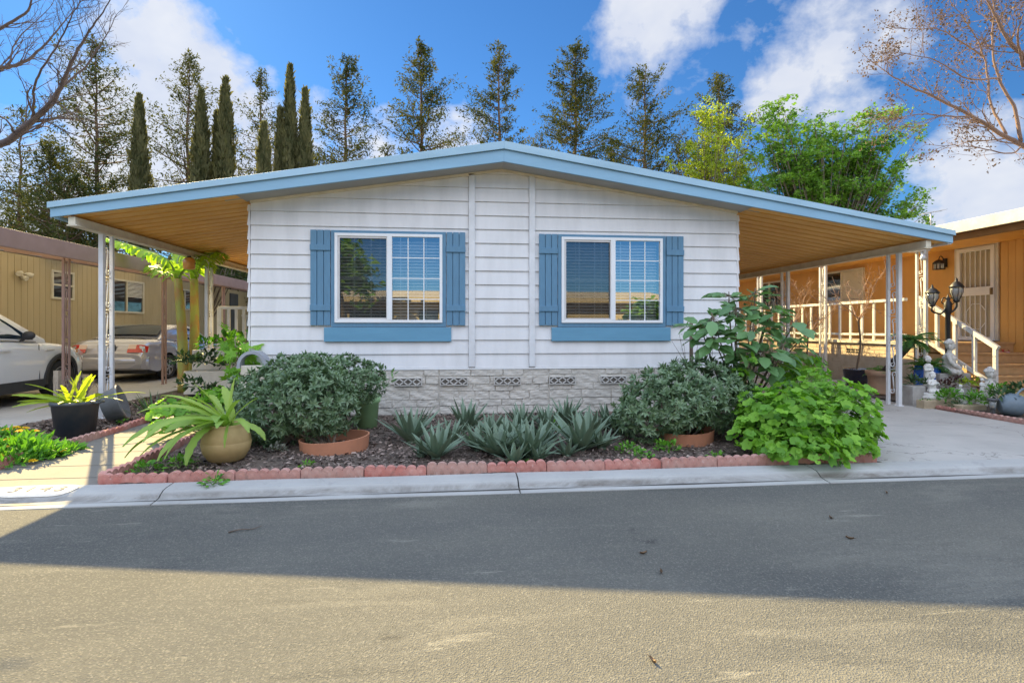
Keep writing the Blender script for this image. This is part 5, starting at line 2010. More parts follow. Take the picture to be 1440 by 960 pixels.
# black nursery pot with an orchid cactus
bp = gnd(93, 617, -.02)
bp = np.array((bp[0], bp[1] + .16, -.03))
BPOT = M('black_pot', (.048, .062, .082), (.11, .105, .105), 4, .5, .4, .7)
ct = thing('potted_orchid_cactus', 'yellow-green plant with notched flat leaves in a black nursery pot beside the path', 'potted plant', bp)
MB().lathe([(.19, 0), (.235, .40), (.25, .405), (.25, .44), (.225, .445), (.215, .40), (.001, .39)], bp, 32).tube([bp + (.22, -.06, .42), bp + (.30, -.07, .425), bp + (.30, .03, .425), bp + (.22, .05, .42)], .016, 6).build('pot', BPOT, ct)
mb = MB()
top = bp + (0, 0, .40)
for (dx, dy, dz, L, w_, dr, ti) in (
        (-1, -.2, .35, .66, .055, .35, .25), (-1, .1, .22, .62, .06, .30, .3), (-.95, -.4, .12, .60, .06, .35, .35), (-1, .3, .5, .55, .055, .5, .4), (-.7, -.3, .8, .52, .055, .6, .6), (-.85, -.1, .0, .55, .05, .4, .5), (-.9, .5, .3, .6, .055, .4, .2),
        (-.25, .1, 1.0, .36, .06, .2, .9), (.15, 0, 1.1, .36, .06, .1, .85), (.3, .2, 1.0, .38, .055, .3, .8), (.05, -.4, .9, .33, .06, .5, .7), (-.4, -.5, .8, .36, .06, .6, .75), (.5, -.1, .9, .36, .05, .2, 1.0), (.42, .1, .9, .40, .05, .05, 1.0),
        (.8, -.2, .6, .36, .05, .6, .6), (.9, .2, .5, .68, .03, .75, .55), (.95, -.1, .35, .72, .03, .7, .4), (.6, -.6, .5, .34, .05, .9, .65), (-.1, .5, .9, .4, .06, .3, .5), (.1, .4, 1.1, .42, .05, .1, .9), (-.5, .3, .9, .4, .06, .4, .7), (-.55, -.65, .45, .45, .055, .8, .55), (0, -.8, .5, .3, .055, 1.0, .6)):
    strap(mb, top + rng.normal(0, .05, 3) * (1, 1, .2), (dx, dy, dz), L, w_, dr, rng, ti, wav=.22, tw=rng.normal(0, .5), waven=6)
mb.build('foliage', LF_YEL, ct)

# tipped grey tub lying behind it
tq = gnd(126, 602, -.02) + np.array((.05, .22, 0))
TUB = M('grey_tub', (.20, .21, .22), (.12, .125, .13), 6, .5)
m3 = rotz(R(20)) @ roty(R(72))
mb = MB().lathe([(.001, 0), (.19, .0), (.235, .20), (.25, .205), (.25, .225), (.225, .225), (.18, .02), (.001, .02)], tq + (0, 0, .235), 30, M3=m3)
tag(mb.build('tipped_tub', TUB, loc=tq), 'grey plastic tub lying on its side behind the black nursery pot', 'tub')
# stake and dried flower head
dq = at(84, 560, 7.3)
dq[2] = 0
t = thing('dry_shrub', 'dried grey-brown tangle of twigs on a broken wooden stake behind the black nursery pot', 'plant', dq)
MB().box(dq[0] - .06, dq[0] - .0, dq[1] - .03, dq[1] + .03, 0, .72).build('stake', M('pale_stake', (.40, .33, .25), (.3, .24, .18), 12, .9), t)
mb = MB()
for k in range(90):
    e = dq + np.array((.22, 0, .58)) + rdir(rng, 1)[0] * (.25, .2, .15) * rng.uniform(.5, 1)
    b = dq + np.array((rng.uniform(.0, .35), rng.uniform(-.1, .1), rng.uniform(.1, .5)))
    mb.tube(bez(b, (b + e) / 2 + rng.normal(0, .08, 3), e, 5), [.005, .004, .004, .003, .002], 4, cap=False)
mb.build('twigs' if False else 'twig', M('dry_twig', (.30, .24, .20), (.2, .15, .12), 20, .9), t)

# spiky tuft by the path, flower patch at the far left
sq = gnd(195, 600, 0)
t = tag(agave_mesh(26, .50, .035, seed=61, upright=1.5).build('spiky_plant', LF_DARK, loc=(0, 0, 0)), 'tuft of narrow dark pointed leaves beside the awning column on the left', 'plant')
t.location = (sq[0], sq[1] + .35, 0)
fp = thing('marigold_patch', 'low leafy plant with yellow flowers behind the edging at the far left', 'flowers', (-5.45, -2.2, -.03))
mb, fl_ = MB(), MB()
for (px, py, D, rx, n) in ((20, 632, 5.4, .36, 420), (55, 640, 5.5, .26, 240), (0, 620, 5.6, .4, 260), (70, 650, 5.6, .2, 150), (92, 640, 5.8, .18, 110), (5, 650, 5.2, .25, 150)):
    c = at(px, py, D)
    d = rdir(rng, n)
    d[:, 2] = np.abs(d[:, 2])
    P = c + d * (rx, rx * .8, .17) * rng.uniform(.4, 1.05, n)[:, None] - (0, 0, .06)
    P[:, 2] = np.maximum(P[:, 2], .0)
    mb.leaves(T_LANCE, P, nrm(d + rng.normal(0, .5, (n, 3)) + (0, 0, .4)), nrm(d + rng.normal(0, .4, (n, 3)) + (0, -.2, .8)), rng.uniform(.06, .11, n), rng.uniform(.3, .5, n), rng.uniform(0, 1, n))
mb.build('foliage', LF_WEED, fp)
for (px, py, D) in ((22, 601, 5.7), (10, 604, 5.6), (34, 602, 5.75), (5, 628, 5.3), (2, 640, 5.2), (12, 618, 5.4), (86, 634, 5.55), (28, 606, 5.6), (48, 606, 5.8), (45, 648, 5.25)):
    c = at(px, py, D)
    for ring_, n, s_ in ((0, 12, .05), (1, 9, .034)):
        a = np.arange(n) * 2 * math.pi / n + rng.uniform(0, 1)
        X = np.stack([np.cos(a), np.sin(a) * .8, np.full(n, .12 + .5 * ring_)], 1)
        fl_.leaves(T_OVAL, [c] * n, X, [(0, -.35, 1)] * n, s_, .5, rng.uniform(0, 1, n))
fl_.build('flower', PETAL, fp)

# ---- white tiered planter boxes under the left awning
WBOX = M('cream_planter', (.68, .63, .52), (.56, .50, .40), 4, .8, .35, .7, bump=.2, bscale=30)


def trough(name, label, x0, x1, y, z0, z1, dpt, group):
    t = thing(name, label, 'planter', ((x0 + x1) / 2, y + dpt / 2, z0), group)
    mb = MB()
    w_ = .035
    mb.box(x0, x1, y, y + w_, z0, z1).box(x0, x1, y + dpt - w_, y + dpt, z0, z1).box(x0, x0 + w_, y + w_, y + dpt - w_, z0, z1).box(x1 - w_, x1, y + w_, y + dpt - w_, z0, z1)
    mb.build('box', WBOX, t, bevel=.008)
    MB().box(x0 + w_, x1 - w_, y + w_, y + dpt - w_, z0 + .02, z1 - .04).build('soil', POT_SOIL, t)
    return t


tp = 'cream planter boxes stepped up beside the house'
q0, q1 = at(258, 522, 9.2), at(345, 522, 9.2)
pb1 = trough('planter_box', 'lower cream planter box with dark leafy plants, in front of the other box', q0[0], q1[0], q0[1], .16, q0[2], .42, tp)
q2, q3 = at(270, 492, 9.9), at(345, 492, 9.9)
pb2 = trough('planter_box', 'upper cream planter box behind and above the other box, beside the banana stems', q2[0], q3[0], q2[1], .30, q2[2], .45, tp)
MB().box(q0[0] + .05, q1[0] - .05, q0[1] + .05, q0[1] + .38, -.03, .158).build('base', BLACKM, pb1)
MB().box(q2[0] + .05, q3[0] - .05, q2[1] + .05, q2[1] + .4, -.03, .298).build('base', BLACKM, pb2)
for (px, py, D, r, n, m_, tm, ll, lb) in ((290, 512, 9.4, .28, 130, LF_DARK, T_LANCE, .12, 'dark leafy plant growing along the lower cream planter box'),
                                          (262, 510, 9.2, .22, 90, LF_DARK, T_LANCE, .12, 'bluish dark plant at the left end of the lower cream planter box'),
                                          (322, 515, 9.4, .16, 50, LF_DARK, T_LANCE, .10, 'small dark plant at the right end of the lower cream planter box'),
                                          (290, 487, 10.1, .2, 60, LF_WEED, T_LANCE, .12, 'low green plant at the left of the upper cream planter box'),
                                          (322, 482, 10.1, .24, 80, LF_WEED, T_OVAL, .13, 'bright green leafy plant at the right of the upper cream planter box'),
                                          (270, 545, 8.7, .2, 50, LF_DARK, T_LANCE, .13, 'dark plant standing in front of the lower cream planter box, left one'),
                                          (292, 552, 8.6, .17, 46, LF_DARK, T_LANCE, .12, 'dark plant standing in front of the lower cream planter box, right one')):
    c = at(px, py, D)
    bush_small('leafy_plant', lb, c, (r, r * .7, r * .8), n, ll, m_, tm, group='plants in and before the planter boxes')

# lobed-leaf shrub (fig) beside the house corner
t = thing('fig_shrub', 'small shrub with big lobed light green leaves on pale stems at the left house corner', 'shrub', (-3.95, -.4, 0))
mb, st = MB(), MB()
base = at(345, 560, 7.9)
base[2] = 0
for (px, py, D) in ((330, 475, 7.9), (345, 485, 7.8), (352, 500, 7.8), (340, 510, 7.7), (325, 500, 7.9), (358, 520, 7.7), (335, 530, 7.6), (318, 485, 8.0), (350, 470, 8.0), (362, 505, 7.8), (343, 545, 7.6)):
    e = at(px, py, D)
    cv = bez(base + rng.normal(0, .04, 3) * (1, 1, 0), base * .5 + e * .5 + rng.normal(0, .06, 3), e, 7)
    st.tube(cv, np.linspace(.016, .006, 7), 5)
    n = 7
    P = e + rng.normal(0, .09, (n, 3))
    N = nrm(np.array((0, -.5, .8)) + rng.normal(0, .4, (n, 3)))
    mb.leaves(T_LOBED, P, nrm(rng.normal(0, .6, (n, 3)) + (0, -.1, -.45)), N, rng.uniform(.12, .2, n), 1, rng.uniform(.2, 1, n))
mb.build('foliage', LF_GER, t)
st.build('stem', M('pale_stem', (.35, .28, .22), (.26, .2, .16), 20, .9), t)

# grey arched garden ornament against the siding
aq = at(374, 515, 8.0)
aq = np.array((aq[0], -.22, aq[2]))
t = thing('arched_ornament', 'grey rounded arch over a cream box against the siding behind the left bush', 'ornament', (aq[0], -.25, 0))
V = []
for a in np.linspace(R(-8), R(188), 22):
    for rr, dy in ((.155, -.10), (.195, -.10), (.195, .10), (.155, .10), (.155, -.10)):
        V.append((aq[0] + rr * math.cos(a), -.25 + dy, aq[2] + .04 + rr * 1.1 * math.sin(a)))
MB().grid(np.array(V), 22, 5, smooth=False).build('arch', M('grey_plastic', (.36, .38, .42), (.28, .29, .32), 5, .5), t)
MB().box(aq[0] - .15, aq[0] + .15, -.33, -.17, .0, aq[2] + .05).build('box', WBOX, t, bevel=.01)

# green bucket with a succulent
gq = gnd(514, 604, -.005)
gq = np.array((gq[0], gq[1] + .14, -.005))
GPOT = M('green_plastic', (.36, .58, .28), (.30, .50, .23), 6, .45)
t = thing('potted_succulent', 'light green plastic bucket with a small succulent under the left window', 'potted plant', gq)
MB().lathe([(.125, 0), (.150, .33), (.168, .335), (.170, .40), (.160, .405), (.150, .37), (.001, .36)], gq, 30).build('pot', GPOT, t)
agave_mesh(12, .16, .05, seed=77, upright=1).build('foliage', LF_AGAVE, None, (0, 0, 0))
o = bpy.data.objects['foliage'] if False else COL.objects[-1]
o.parent = t
o.location = (0, 0, .37)
# loose sprig above the bucket
bush_small('wild_sprig', 'thin twiggy sprig with a few pointed leaves above the green bucket', at(540, 540, 7.4), (.16, .1, .22), 22, .09, LF_BIG, wd=(.25, .4), up=1)

# ---- small weeds and ground cover, each clump a thing
wd_ = [(884, 632, .13, 60, 'low bright weed at the left foot of the right bush'), (938, 630, .14, 70, 'bright weed clump in front of the right terracotta ring'), (968, 628, .12, 50, None), (985, 612, .12, 55, 'small weeds growing inside the right terracotta ring'),
       (775, 606, .15, 70, 'lacy bright green weed between the agaves'), (905, 640, .10, 36, 'low weed near the kerb left of the right ring'), (668, 620, .07, 16, 'tiny weed in the mulch between the agaves'), (432, 652, .06, 16, 'tiny weed in the mulch left of the left ring'),
       (390, 632, .10, 40, 'grey-green weed in the mulch left of the left terracotta ring'), (300, 676, .10, 36, 'weed growing out of the joint between kerb and edging at the left'), (592, 660, .04, 10, 'little weed growing against the edging bricks'), (1008, 640, .07, 20, 'small weed by the edging right of the right ring'),
       (205, 660, .14, 50, 'pale weed clump under the strap leaves at the bed corner'), (250, 655, .16, 60, 'bright weed clump left of the yellow pot'), (118, 605, .10, 40, 'low weed at the foot of the black nursery pot'), (172, 596, .06, 14, 'tiny weed by the left edging'),
       (740, 650, .05, 12, 'tiny weed at the foot of the big agave clump'), (508, 612, .06, 14, 'tiny weed in front of the green bucket'), (1180, 652, .07, 18, 'small weed at the driveway corner of the bed')]
for px, py, r, n, lb in wd_:
    if lb is None:
        continue
    q = gnd(px, py, 0)
    bush_small('weed', lb, (q[0], q[1], zbed(q[0], q[1]) + .01), (r, r, r * .7), int(n * 1.3), .045, LF_GREY if 'grey' in lb else LF_WEED, T_OVAL if n > 30 else T_LANCE, wd=(.5, .8), group='weeds in the beds')

# ---- banana plants outside the left awning
BST = M('banana_stem', (.34, .36, .08), (.40, .24, .07), 7, .6, .45, .62, stretch=(1, 1, .5))


def banana_leaf(mb, rib, pts, w, tint):
    cv = spline(pts, 8)
    m = len(cv)
    T = nrm(np.gradient(cv, axis=0))
    rib.tube(cv, np.linspace(.022, .006, m), 5)
    for i in range(1, m - 1):
        t = i / (m - 1)
        if t < .12:
            continue
        ww = w * math.sin(math.pi * min(1, .10 + t * .92)) ** .6
        s = nrm(np.cross(T[i], (0, 0, 1)))
        n_ = np.cross(s, T[i])
        for sg in (-1, 1):
            for h in range(2):
                if rng.uniform() < .03:
                    continue
                dw = .45 + .35 * math.sin(i * 1.1 + sg) + rng.uniform(-.12, .12)
                a = cv[i] + T[i] * (.5 * h) * np.linalg.norm(cv[1] - cv[0])
                step = np.linalg.norm(cv[min(i + 1, m - 1)] - cv[i]) * .62
                d = nrm(sg * s * 1.0 + T[i] * .35 + np.array((0, 0, -dw)))
                b = a + d * ww * .55
                c_ = b + nrm(d + np.array((0, 0, -.8))) * ww * .5 * rng.uniform(.6, 1)
                e = T[i] * step
                V = [a, a + e, b + e * 1.05, b - e * .05, c_ + e * .8, c_ + e * .15]
                mb.add(V, [(0, 1, 2, 3), (3, 2, 4, 5)], tint=float(np.clip(tint + rng.normal(0, .18), 0, 1)))


for (px0, pxt, pyb, pyt, D, leaves_, lb) in (
        (258, 250, 500, 392, 10.9, [[(250, 392), (235, 365), (195, 348), (140, 332)], [(250, 392), (250, 365), (262, 345), (250, 325)], [(250, 392), (262, 375), (282, 360), (300, 365)], [(250, 392), (230, 380), (215, 372), (200, 380)]], 'banana plant with a long torn leaf reaching left, outside the left awning'),
        (270, 273, 495, 392, 11.3, [[(273, 392), (285, 370), (300, 355), (318, 358)], [(273, 392), (268, 365), (255, 350), (240, 340)], [(273, 392), (278, 362), (275, 340), (262, 328)]], 'banana plant with the yellower stem, right of the other one')):
    b, tq_ = at(px0, pyb, D), at(pxt, pyt, D)
    b[2] = 0
    t = thing('banana_plant', lb, 'banana plant', b, 'banana plants outside the left awning')
    MB().tube(spline([b, b * .5 + tq_ * .5 + (.03, 0, 0), tq_], 6), np.linspace(.105, .075, 13), 12).build('stem', BST, t)
    mb, rib = MB(), MB()
    for k, lf_ in enumerate(leaves_):
        pts = [at(px, py, D + (i * .25 if k % 2 else -i * .18)) for i, (px, py) in enumerate(lf_)]
        banana_leaf(mb, rib, pts, .30 if k else .34, .55)
    # sheath funnel
    for k in range(5):
        a = k * 1.25
        e = tq_ + np.array((.10 * math.cos(a), .10 * math.sin(a), .30))
        strap(mb, tq_ - (0, 0, .15), (math.cos(a) * .3, math.sin(a) * .3, 1), .45, .12, -.1, rng, .6, 0, m=6)
    mb.build('foliage', LF_BAN, t)
    rib.build('midrib', GSTEM, t)
# amber lantern hanging from the awning beam
hq = at(266, 370, 10.2)
t = thing('hanging_lantern', 'amber glass lantern hanging outside the left awning beside the banana leaves', 'lantern', hq)
MB().lathe([(.001, -.12), (.07, -.12), (.10, -.10), (.11, .04), (.07, .10), (.001, .11)], hq, 14).build('shade', M('amber_glass', (.75, .36, .08), (.6, .26, .05), 14, .3, coat=.5), t)
MB().tube([hq + (0, 0, .10), (hq[0] + .12, hq[1], 2.50)], .008, 5).lathe([(.001, .10), (.05, .105), (.02, .14), (.001, .15)], hq, 10).build('hanger', BLACKM, t)
# ------------------------------------------------------------------ pots, statues and lamp by the right-hand porch
rng = np.random.default_rng(5)
STAT = M('statue_stone', (.70, .68, .63), (.50, .47, .43), 14, .85, .38, .68, bump=.4, bscale=70)
STAT_W = M('statue_white', (.80, .79, .75), (.60, .58, .54), 16, .8, .38, .68, bump=.3, bscale=70)
BLOCK = M('sandstone_block', (.46, .37, .25), (.34, .27, .18), 7, .9, .35, .7, bump=.5, bscale=40)
GREYB = M('grey_block', (.42, .40, .37), (.30, .28, .26), 8, .9, .35, .7, bump=.5, bscale=40)
NAVY = M('navy_glaze', (.008, .010, .022), (.014, .016, .035), 5, .12, coat=.8)
BLUEG = M('blue_glaze', (.02, .14, .55), (.015, .10, .42), 5, .18, coat=.7)
TWIGP = M('pale_twig', (.42, .27, .19), (.30, .18, .13), 16, .8)


def grow(mb, p, d, L, r, depth, rg, spread=.6, up=.15, tips=None, nseg=4, ratio=(.62, .8), kids=(2, 3), rmin=.0025, sides=5, side_twigs=0, mi=0, zmin=None):
    """recursive branch"""
    pts = [np.array(p, float)]
    d = nrm(d)
    for k in range(nseg):
        d = nrm(d + rg.normal(0, .13, 3) + np.array((0, 0, up * .3)))
        pts.append(pts[-1] + d * L / nseg)
    r1 = max(rmin, r * .68)
    mb.tube(pts, np.linspace(r, r1, nseg + 1), sides, cap=False, mi=mi)
    if depth <= 0:
        if tips is not None:
            tips.append((pts[-1], d))
            tips.append((pts[nseg // 2], d))
        return
    for k in range(rg.integers(kids[0], kids[1] + 1)):
        a = nrm(np.cross(d, rdir(rg, 1)[0]))
        nd_ = nrm(d + a * rg.uniform(.5, 1.1) * spread + np.array((0, 0, up)))
        q = pts[-1] if k == 0 else pts[rg.integers(max(1, nseg - 2), nseg + 1)]
        grow(mb, q, nd_, L * rg.uniform(*ratio), r1 * (.95 if k == 0 else .75), depth - 1, rg, spread, up, tips, nseg, ratio, kids, rmin, max(3, sides - 1), side_twigs, mi)
    for k in range(side_twigs):
        a = nrm(np.cross(d, rdir(rg, 1)[0]))
        q = pts[rg.integers(1, nseg + 1)]
        nd_ = nrm(d * .6 + a)
        e = q + nd_ * L * rg.uniform(.25, .5)
        mb.tube([q, (q + e) / 2 + rg.normal(0, .02 * L, 3), e], [rmin * 1.4, rmin, rmin * .8], 3, cap=False, mi=mi)
        if tips is not None:
            tips.append((e, nd_))


def bare_pot_tree(name, label, base, pot, h0, L, depth, seed, group=None, stem=None):
    rg = np.random.default_rng(seed)
    t = thing(name, label, 'potted tree' if pot else 'tree', base, group)
    z = 0
    if pot:
        pot(t, base)
        z = .36
    mb = MB()
    b = np.array(base) + (0, 0, z)
    top = b + (.03, 0, h0)
    mb.tube(spline([b, b * .5 + top * .5 + rg.normal(0, .02, 3), top], 4), np.linspace(.022, .018, 9), 6)
    mb.build('trunk', stem or WOOD, t)
    br = MB()
    for k in range(5):
        a = k * 1.256 + rg.uniform(0, .6)
        grow(br, top - (0, 0, rg.uniform(0, .12)), (math.cos(a) * .85, math.sin(a) * .85, .75), L, .013, depth, rg, .75, .12, None, 3, (.6, .85), (2, 3), .003, 4, 2)
    br.build('branch', TWIGP, t)
    return t


def navy_pot(t, b):
    MB().lathe([(.15, 0), (.19, .04), (.245, .22), (.262, .36), (.268, .38), (.262, .40), (.245, .395), (.235, .34), (.001, .33)], b, 32).build('pot', NAVY, t)
    n = 160
    a, r = rng.uniform(0, 6.28, n), .225 * np.sqrt(rng.uniform(0, 1, n))
    mb = MB()
    for x, y in zip(r * np.cos(a), r * np.sin(a)):
        s = rng.uniform(.012, .022)
        mb.ell(np.array(b) + (x, y, .345 + .03 * (1 - (x * x + y * y) / .05)), (s, s * rng.uniform(.7, 1), s * .7), n=6, m=4)
    tag(mb.build('pebbles' if False else 'white_gravel', M('white_pebble', (.62, .60, .56), (.5, .48, .45), 20, .7), t), kind='stuff')


q = gnd(1214, 545, 0)
bare_pot_tree('potted_bare_tree', 'leafless small tree with pinkish twigs in a glossy dark navy pot topped with white pebbles', (q[0], q[1] + .2, 0), navy_pot, 1.15, .55, 3, 3)
q = pvx(1135, 500, 8.05)
bare_pot_tree('bare_tree', 'leafless shrub with tangled pinkish twigs in front of the porch, behind the white awning columns', (q[0], q[1], 0), None, 1.15, .55, 3, 9)
q = pvx(1105, 500, 8.1)
bare_pot_tree('bare_tree', 'leafless twiggy shrub furthest along the porch, left of the other leafless shrub', (q[0], q[1], 0), None, 1.3, .6, 3, 12)
q = gnd(1080, 521, 0)
t = thing('black_planter', 'round black planter standing on a board far back beside the porch skirting', 'planter', q)
MB().lathe([(.18, 0), (.26, .30), (.27, .34), (.25, .34), (.23, .28), (.001, .27)], q, 24).build('pot', BPOT, t)
MB().box(q[0] - .45, q[0] + .45, q[1] - .3, q[1] + .3, .002, .03).build('board', WOOD, t)
q = gnd(1172, 537, 0)
tag(MB().box(q[0] - .3, q[0] + .3, q[1] - .28, q[1] + .1, -.02, .045).build('stepping_stone', GREYB, loc=q, bevel=.012), 'flat grey stone slab lying on the gravel beside the awning column', 'stone')

# terracotta pot with a small palm-like plant
q = gnd(1250, 556, 0)
tp_ = np.array((q[0], q[1] + .2, 0))
t = thing('potted_cycad', 'pale terracotta pot with a leaning dark trunk and green fronds behind the front awning column', 'potted plant', tp_)
MB().lathe([(.17, 0), (.21, .03), (.19, .06), (.225, .36), (.255, .37), (.26, .46), (.235, .465), (.22, .41), (.001, .40)], tp_, 32).build('pot', TERRA_P, t)
top = at(1284, 478, 9.9)
mb = MB().tube(spline([tp_ + (0, 0, .4), tp_ * .5 + top * .5 + (-.05, 0, .12), top], 6), np.linspace(.055, .07, 13), 9)
mb.build('trunk', M('dark_trunk', (.05, .035, .03), (.10, .075, .06), 30, .95, bump=.8, bscale=40), t)


def frond(mb, p0, d0, L, droop, rg, ll=.16, n=22, w=.18, tint=.5):
    h = nrm(np.array([d0[0], d0[1], 0.0]) + 1e-6)
    e = math.atan2(d0[2], math.hypot(d0[0], d0[1]))
    p = np.array(p0, float)
    P = [p.copy()]
    D_ = []
    for j in range(n):
        ee = e - droop * (j / n) ** 1.2
        d = h * math.cos(ee) + np.array((0, 0, math.sin(ee)))
        D_.append(d)
        p = p + d * L / n
        P.append(p.copy())
    mb.tube(P, np.linspace(.007, .002, n + 1), 3, cap=False)
    P, D_ = np.array(P[1:]), np.array(D_)
    s = nrm(np.cross(D_, (0, 0, 1)))
    tt = np.arange(n) / n
    ln = ll * np.sin(np.pi * np.clip(.15 + tt * .8, 0, 1))
    for sg in (-1, 1):
        X = nrm(sg * s + D_ * .55 + np.array((0, 0, -.22)) + rg.normal(0, .06, (n, 3)))
        mb.leaves(T_LANCE, P, X, np.cross(X, D_) * sg + (0, 0, .3), ln, w, np.clip(tint + rg.normal(0, .15, n), 0, 1))


mb = MB()
for k in range(22):
    a = k * 2.4
    frond(mb, top, (math.cos(a), math.sin(a), rng.uniform(-.1, 1.2)), rng.uniform(.34, .5), rng.uniform(1.0, 1.8), rng, .12, 20, .17)
for k in range(14):
    a = k * 2.4
    frond(mb, tp_ + (0, 0, .42), (math.cos(a), math.sin(a), rng.uniform(.3, 1.5)), rng.uniform(.2, .36), 1.2, rng, .09, 14, .2, .8)
mb.build('foliage', LEAF('frond_leaf', (.05, .15, .03), (.13, .30, .06), .3, .45), t)

q = at(1304, 532, 9.9)
bq = np.array((q[0], q[1], 0))
t = thing('potted_palm', 'bright blue glazed pot with dark fronds between the awning column and the seated statue', 'potted plant', bq)
MB().lathe([(.15, 0), (.20, .12), (.215, .40), (.20, .55), (.21, .60), (.19, .60), (.18, .52), (.001, .5)], bq, 28).build('pot', BLUEG, t)
mb = MB()
for k in range(26):
    a = k * 2.4
    frond(mb, bq + (0, 0, .55), (math.cos(a), math.sin(a), rng.uniform(.2, 1.8)), rng.uniform(.25, .42), rng.uniform(.8, 1.7), rng, .12, 18, .18)
mb.build('foliage', bpy.data.materials['frond_leaf'], t)


# ---- statues: one continuous body each (ellipsoids fused by a voxel remesh)
def fuse(mb, name, mat, parent=None, loc=None, vox=.011):
    o = mb.build(name, mat, parent, loc)
    m = o.modifiers.new('fuse', 'REMESH')
    m.mode, m.voxel_size, m.use_smooth_shade = 'VOXEL', vox, True
    s = o.modifiers.new('soft', 'SMOOTH')
    s.factor, s.iterations = .5, 2
    return o


def seated(mb, c, H, yaw, bun=True, arms='lap', curls=True):
    """cross-legged figure, H tall, facing -y then turned by yaw"""
    M3 = rotz(yaw)
    s = H

    def P(x, y, z):
        return np.array(c) + M3 @ (np.array((x, y, z)) * s)
    E = lambda x, y, z, rx, ry, rz_: mb.ell(P(x, y, z), np.array((rx, ry, rz_)) * s, M3, 14, 10)
    E(0, .02, .10, .27, .20, .11)
    for sg in (-1, 1):
        mb.tube([P(sg * .10, .06, .10), P(sg * .34, -.10, .085), P(sg * .30, -.18, .075), P(-sg * .02, -.24, .07)], np.array([.11, .085, .08, .055]) * s, 10)
        E(sg * .34, -.11, .085, .085, .085, .075)
    mb.tube([P(0, .04, .12), P(0, .04, .30), P(0, .03, .46), P(0, .03, .585)], np.array([.17, .155, .175, .10]) * s, 14)
    for sg in (-1, 1):
        E(sg * .16, .03, .535, .085, .08, .07)
        if arms == 'lap':
            mb.tube([P(sg * .205, .03, .53), P(sg * .25, -.02, .36), P(sg * .23, -.10, .26), P(sg * .07, -.22, .17)], np.array([.068, .06, .052, .042]) * s, 9)
        elif arms == 'raised':
            mb.tube([P(sg * .205, .03, .53), P(sg * .27, .0, .40), P(sg * .22, -.12, .38), P(sg * .05, -.19, .46)], np.array([.065, .055, .05, .04]) * s, 9)
        else:
            mb.tube([P(sg * .205, .03, .53), P(sg * .27, .03, .38), P(sg * .30, -.08, .25), P(sg * .33, -.15, .17)], np.array([.065, .055, .05, .042]) * s, 9)
    mb.tube([P(0, .03, .57), P(0, .02, .68)], np.array([.07, .062]) * s, 10)
    head(mb, P, s, M3, 0, .01, .80, bun, curls)


def head(mb, P, s, M3, x, y, z, bun=True, curls=True, k=1.0):
    E = lambda a, b, c_, rx, ry, rz_: mb.ell(P(x + a * k, y + b * k, z + c_ * k), np.array((rx, ry, rz_)) * s * k, M3, 14, 10)
    E(0, 0, 0, .108, .12, .135)
    E(0, -.022, -.065, .078, .078, .070)
    E(0, -.118, -.018, .016, .022, .034)          # nose
    E(0, -.096, -.072, .030, .014, .009)         # mouth
    E(0, -.090, -.105, .028, .018, .018)         # chin
    for sg in (-1, 1):
        E(sg * .042, -.108, .016, .024, .012, .009)    # lids
        E(sg * .112, .005, -.03, .02, .035, .068)      # long ears
    E(0, .025, .055, .116, .112, .10)             # hair cap
    if bun:
        E(0, .02, .155, .06, .06, .05)
    if curls:
        for i in range(5):
            n = [14, 13, 11, 8, 4][i]
            el = R(8 + i * 18)
            for j in range(n):
                a = 2 * math.pi * j / n + i * .3
                if math.sin(a) < -.55 and i < 1:
                    continue
                E(.118 * math.cos(a) * math.cos(el), .02 + .12 * math.sin(a) * math.cos(el), .055 + .105 * math.sin(el), .02, .02, .02)


def standing(mb, c, H, yaw):
    M3 = rotz(yaw)

    def P(x, y, z):
        return np.array(c) + M3 @ (np.array((x, y, z)) * H)
    mb.tube([P(0, 0, .0), P(0, 0, .25), P(0, 0, .5), P(0, 0, .68), P(0, 0, .78)], np.array([.15, .13, .12, .14, .06]) * H, 12)
    for sg in (-1, 1):
        mb.tube([P(sg * .14, 0, .70), P(sg * .17, -.03, .54), P(sg * .03, -.14, .56)], np.array([.055, .05, .04]) * H, 8)
    head(mb, P, H * .95, M3, 0, -.005, .93, False, False, .85)


def statue(name, label, px, py, D, H, yaw, kind, mat, base=None, **kw):
    q = at(px, py, D)
    t = thing(name, label, 'statue', q)
    mb = MB()
    {'seated': seated, 'standing': standing}[kind](mb, q, H, yaw, **kw)
    fuse(mb, 'figure', mat, t, vox=H / 105)
    return t, q


# terraced blocks the figures stand on
def block(label, px0, px1, pyt, pyb, D, dpt, mat, gaps=0):
    a, b = at(px0, pyt, D), at(px1, pyb, D)
    c = ((a[0] + b[0]) / 2, (a[1] + b[1]) / 2 + dpt / 2, -.02)
    M3 = rotz(0)
    o = MB().box(a[0], b[0], a[1], a[1] + dpt, -.03, a[2]).build('stone_block', mat, loc=c, bevel=.012)
    return tag(o, label, 'stone block', 'stone blocks of the porch garden')


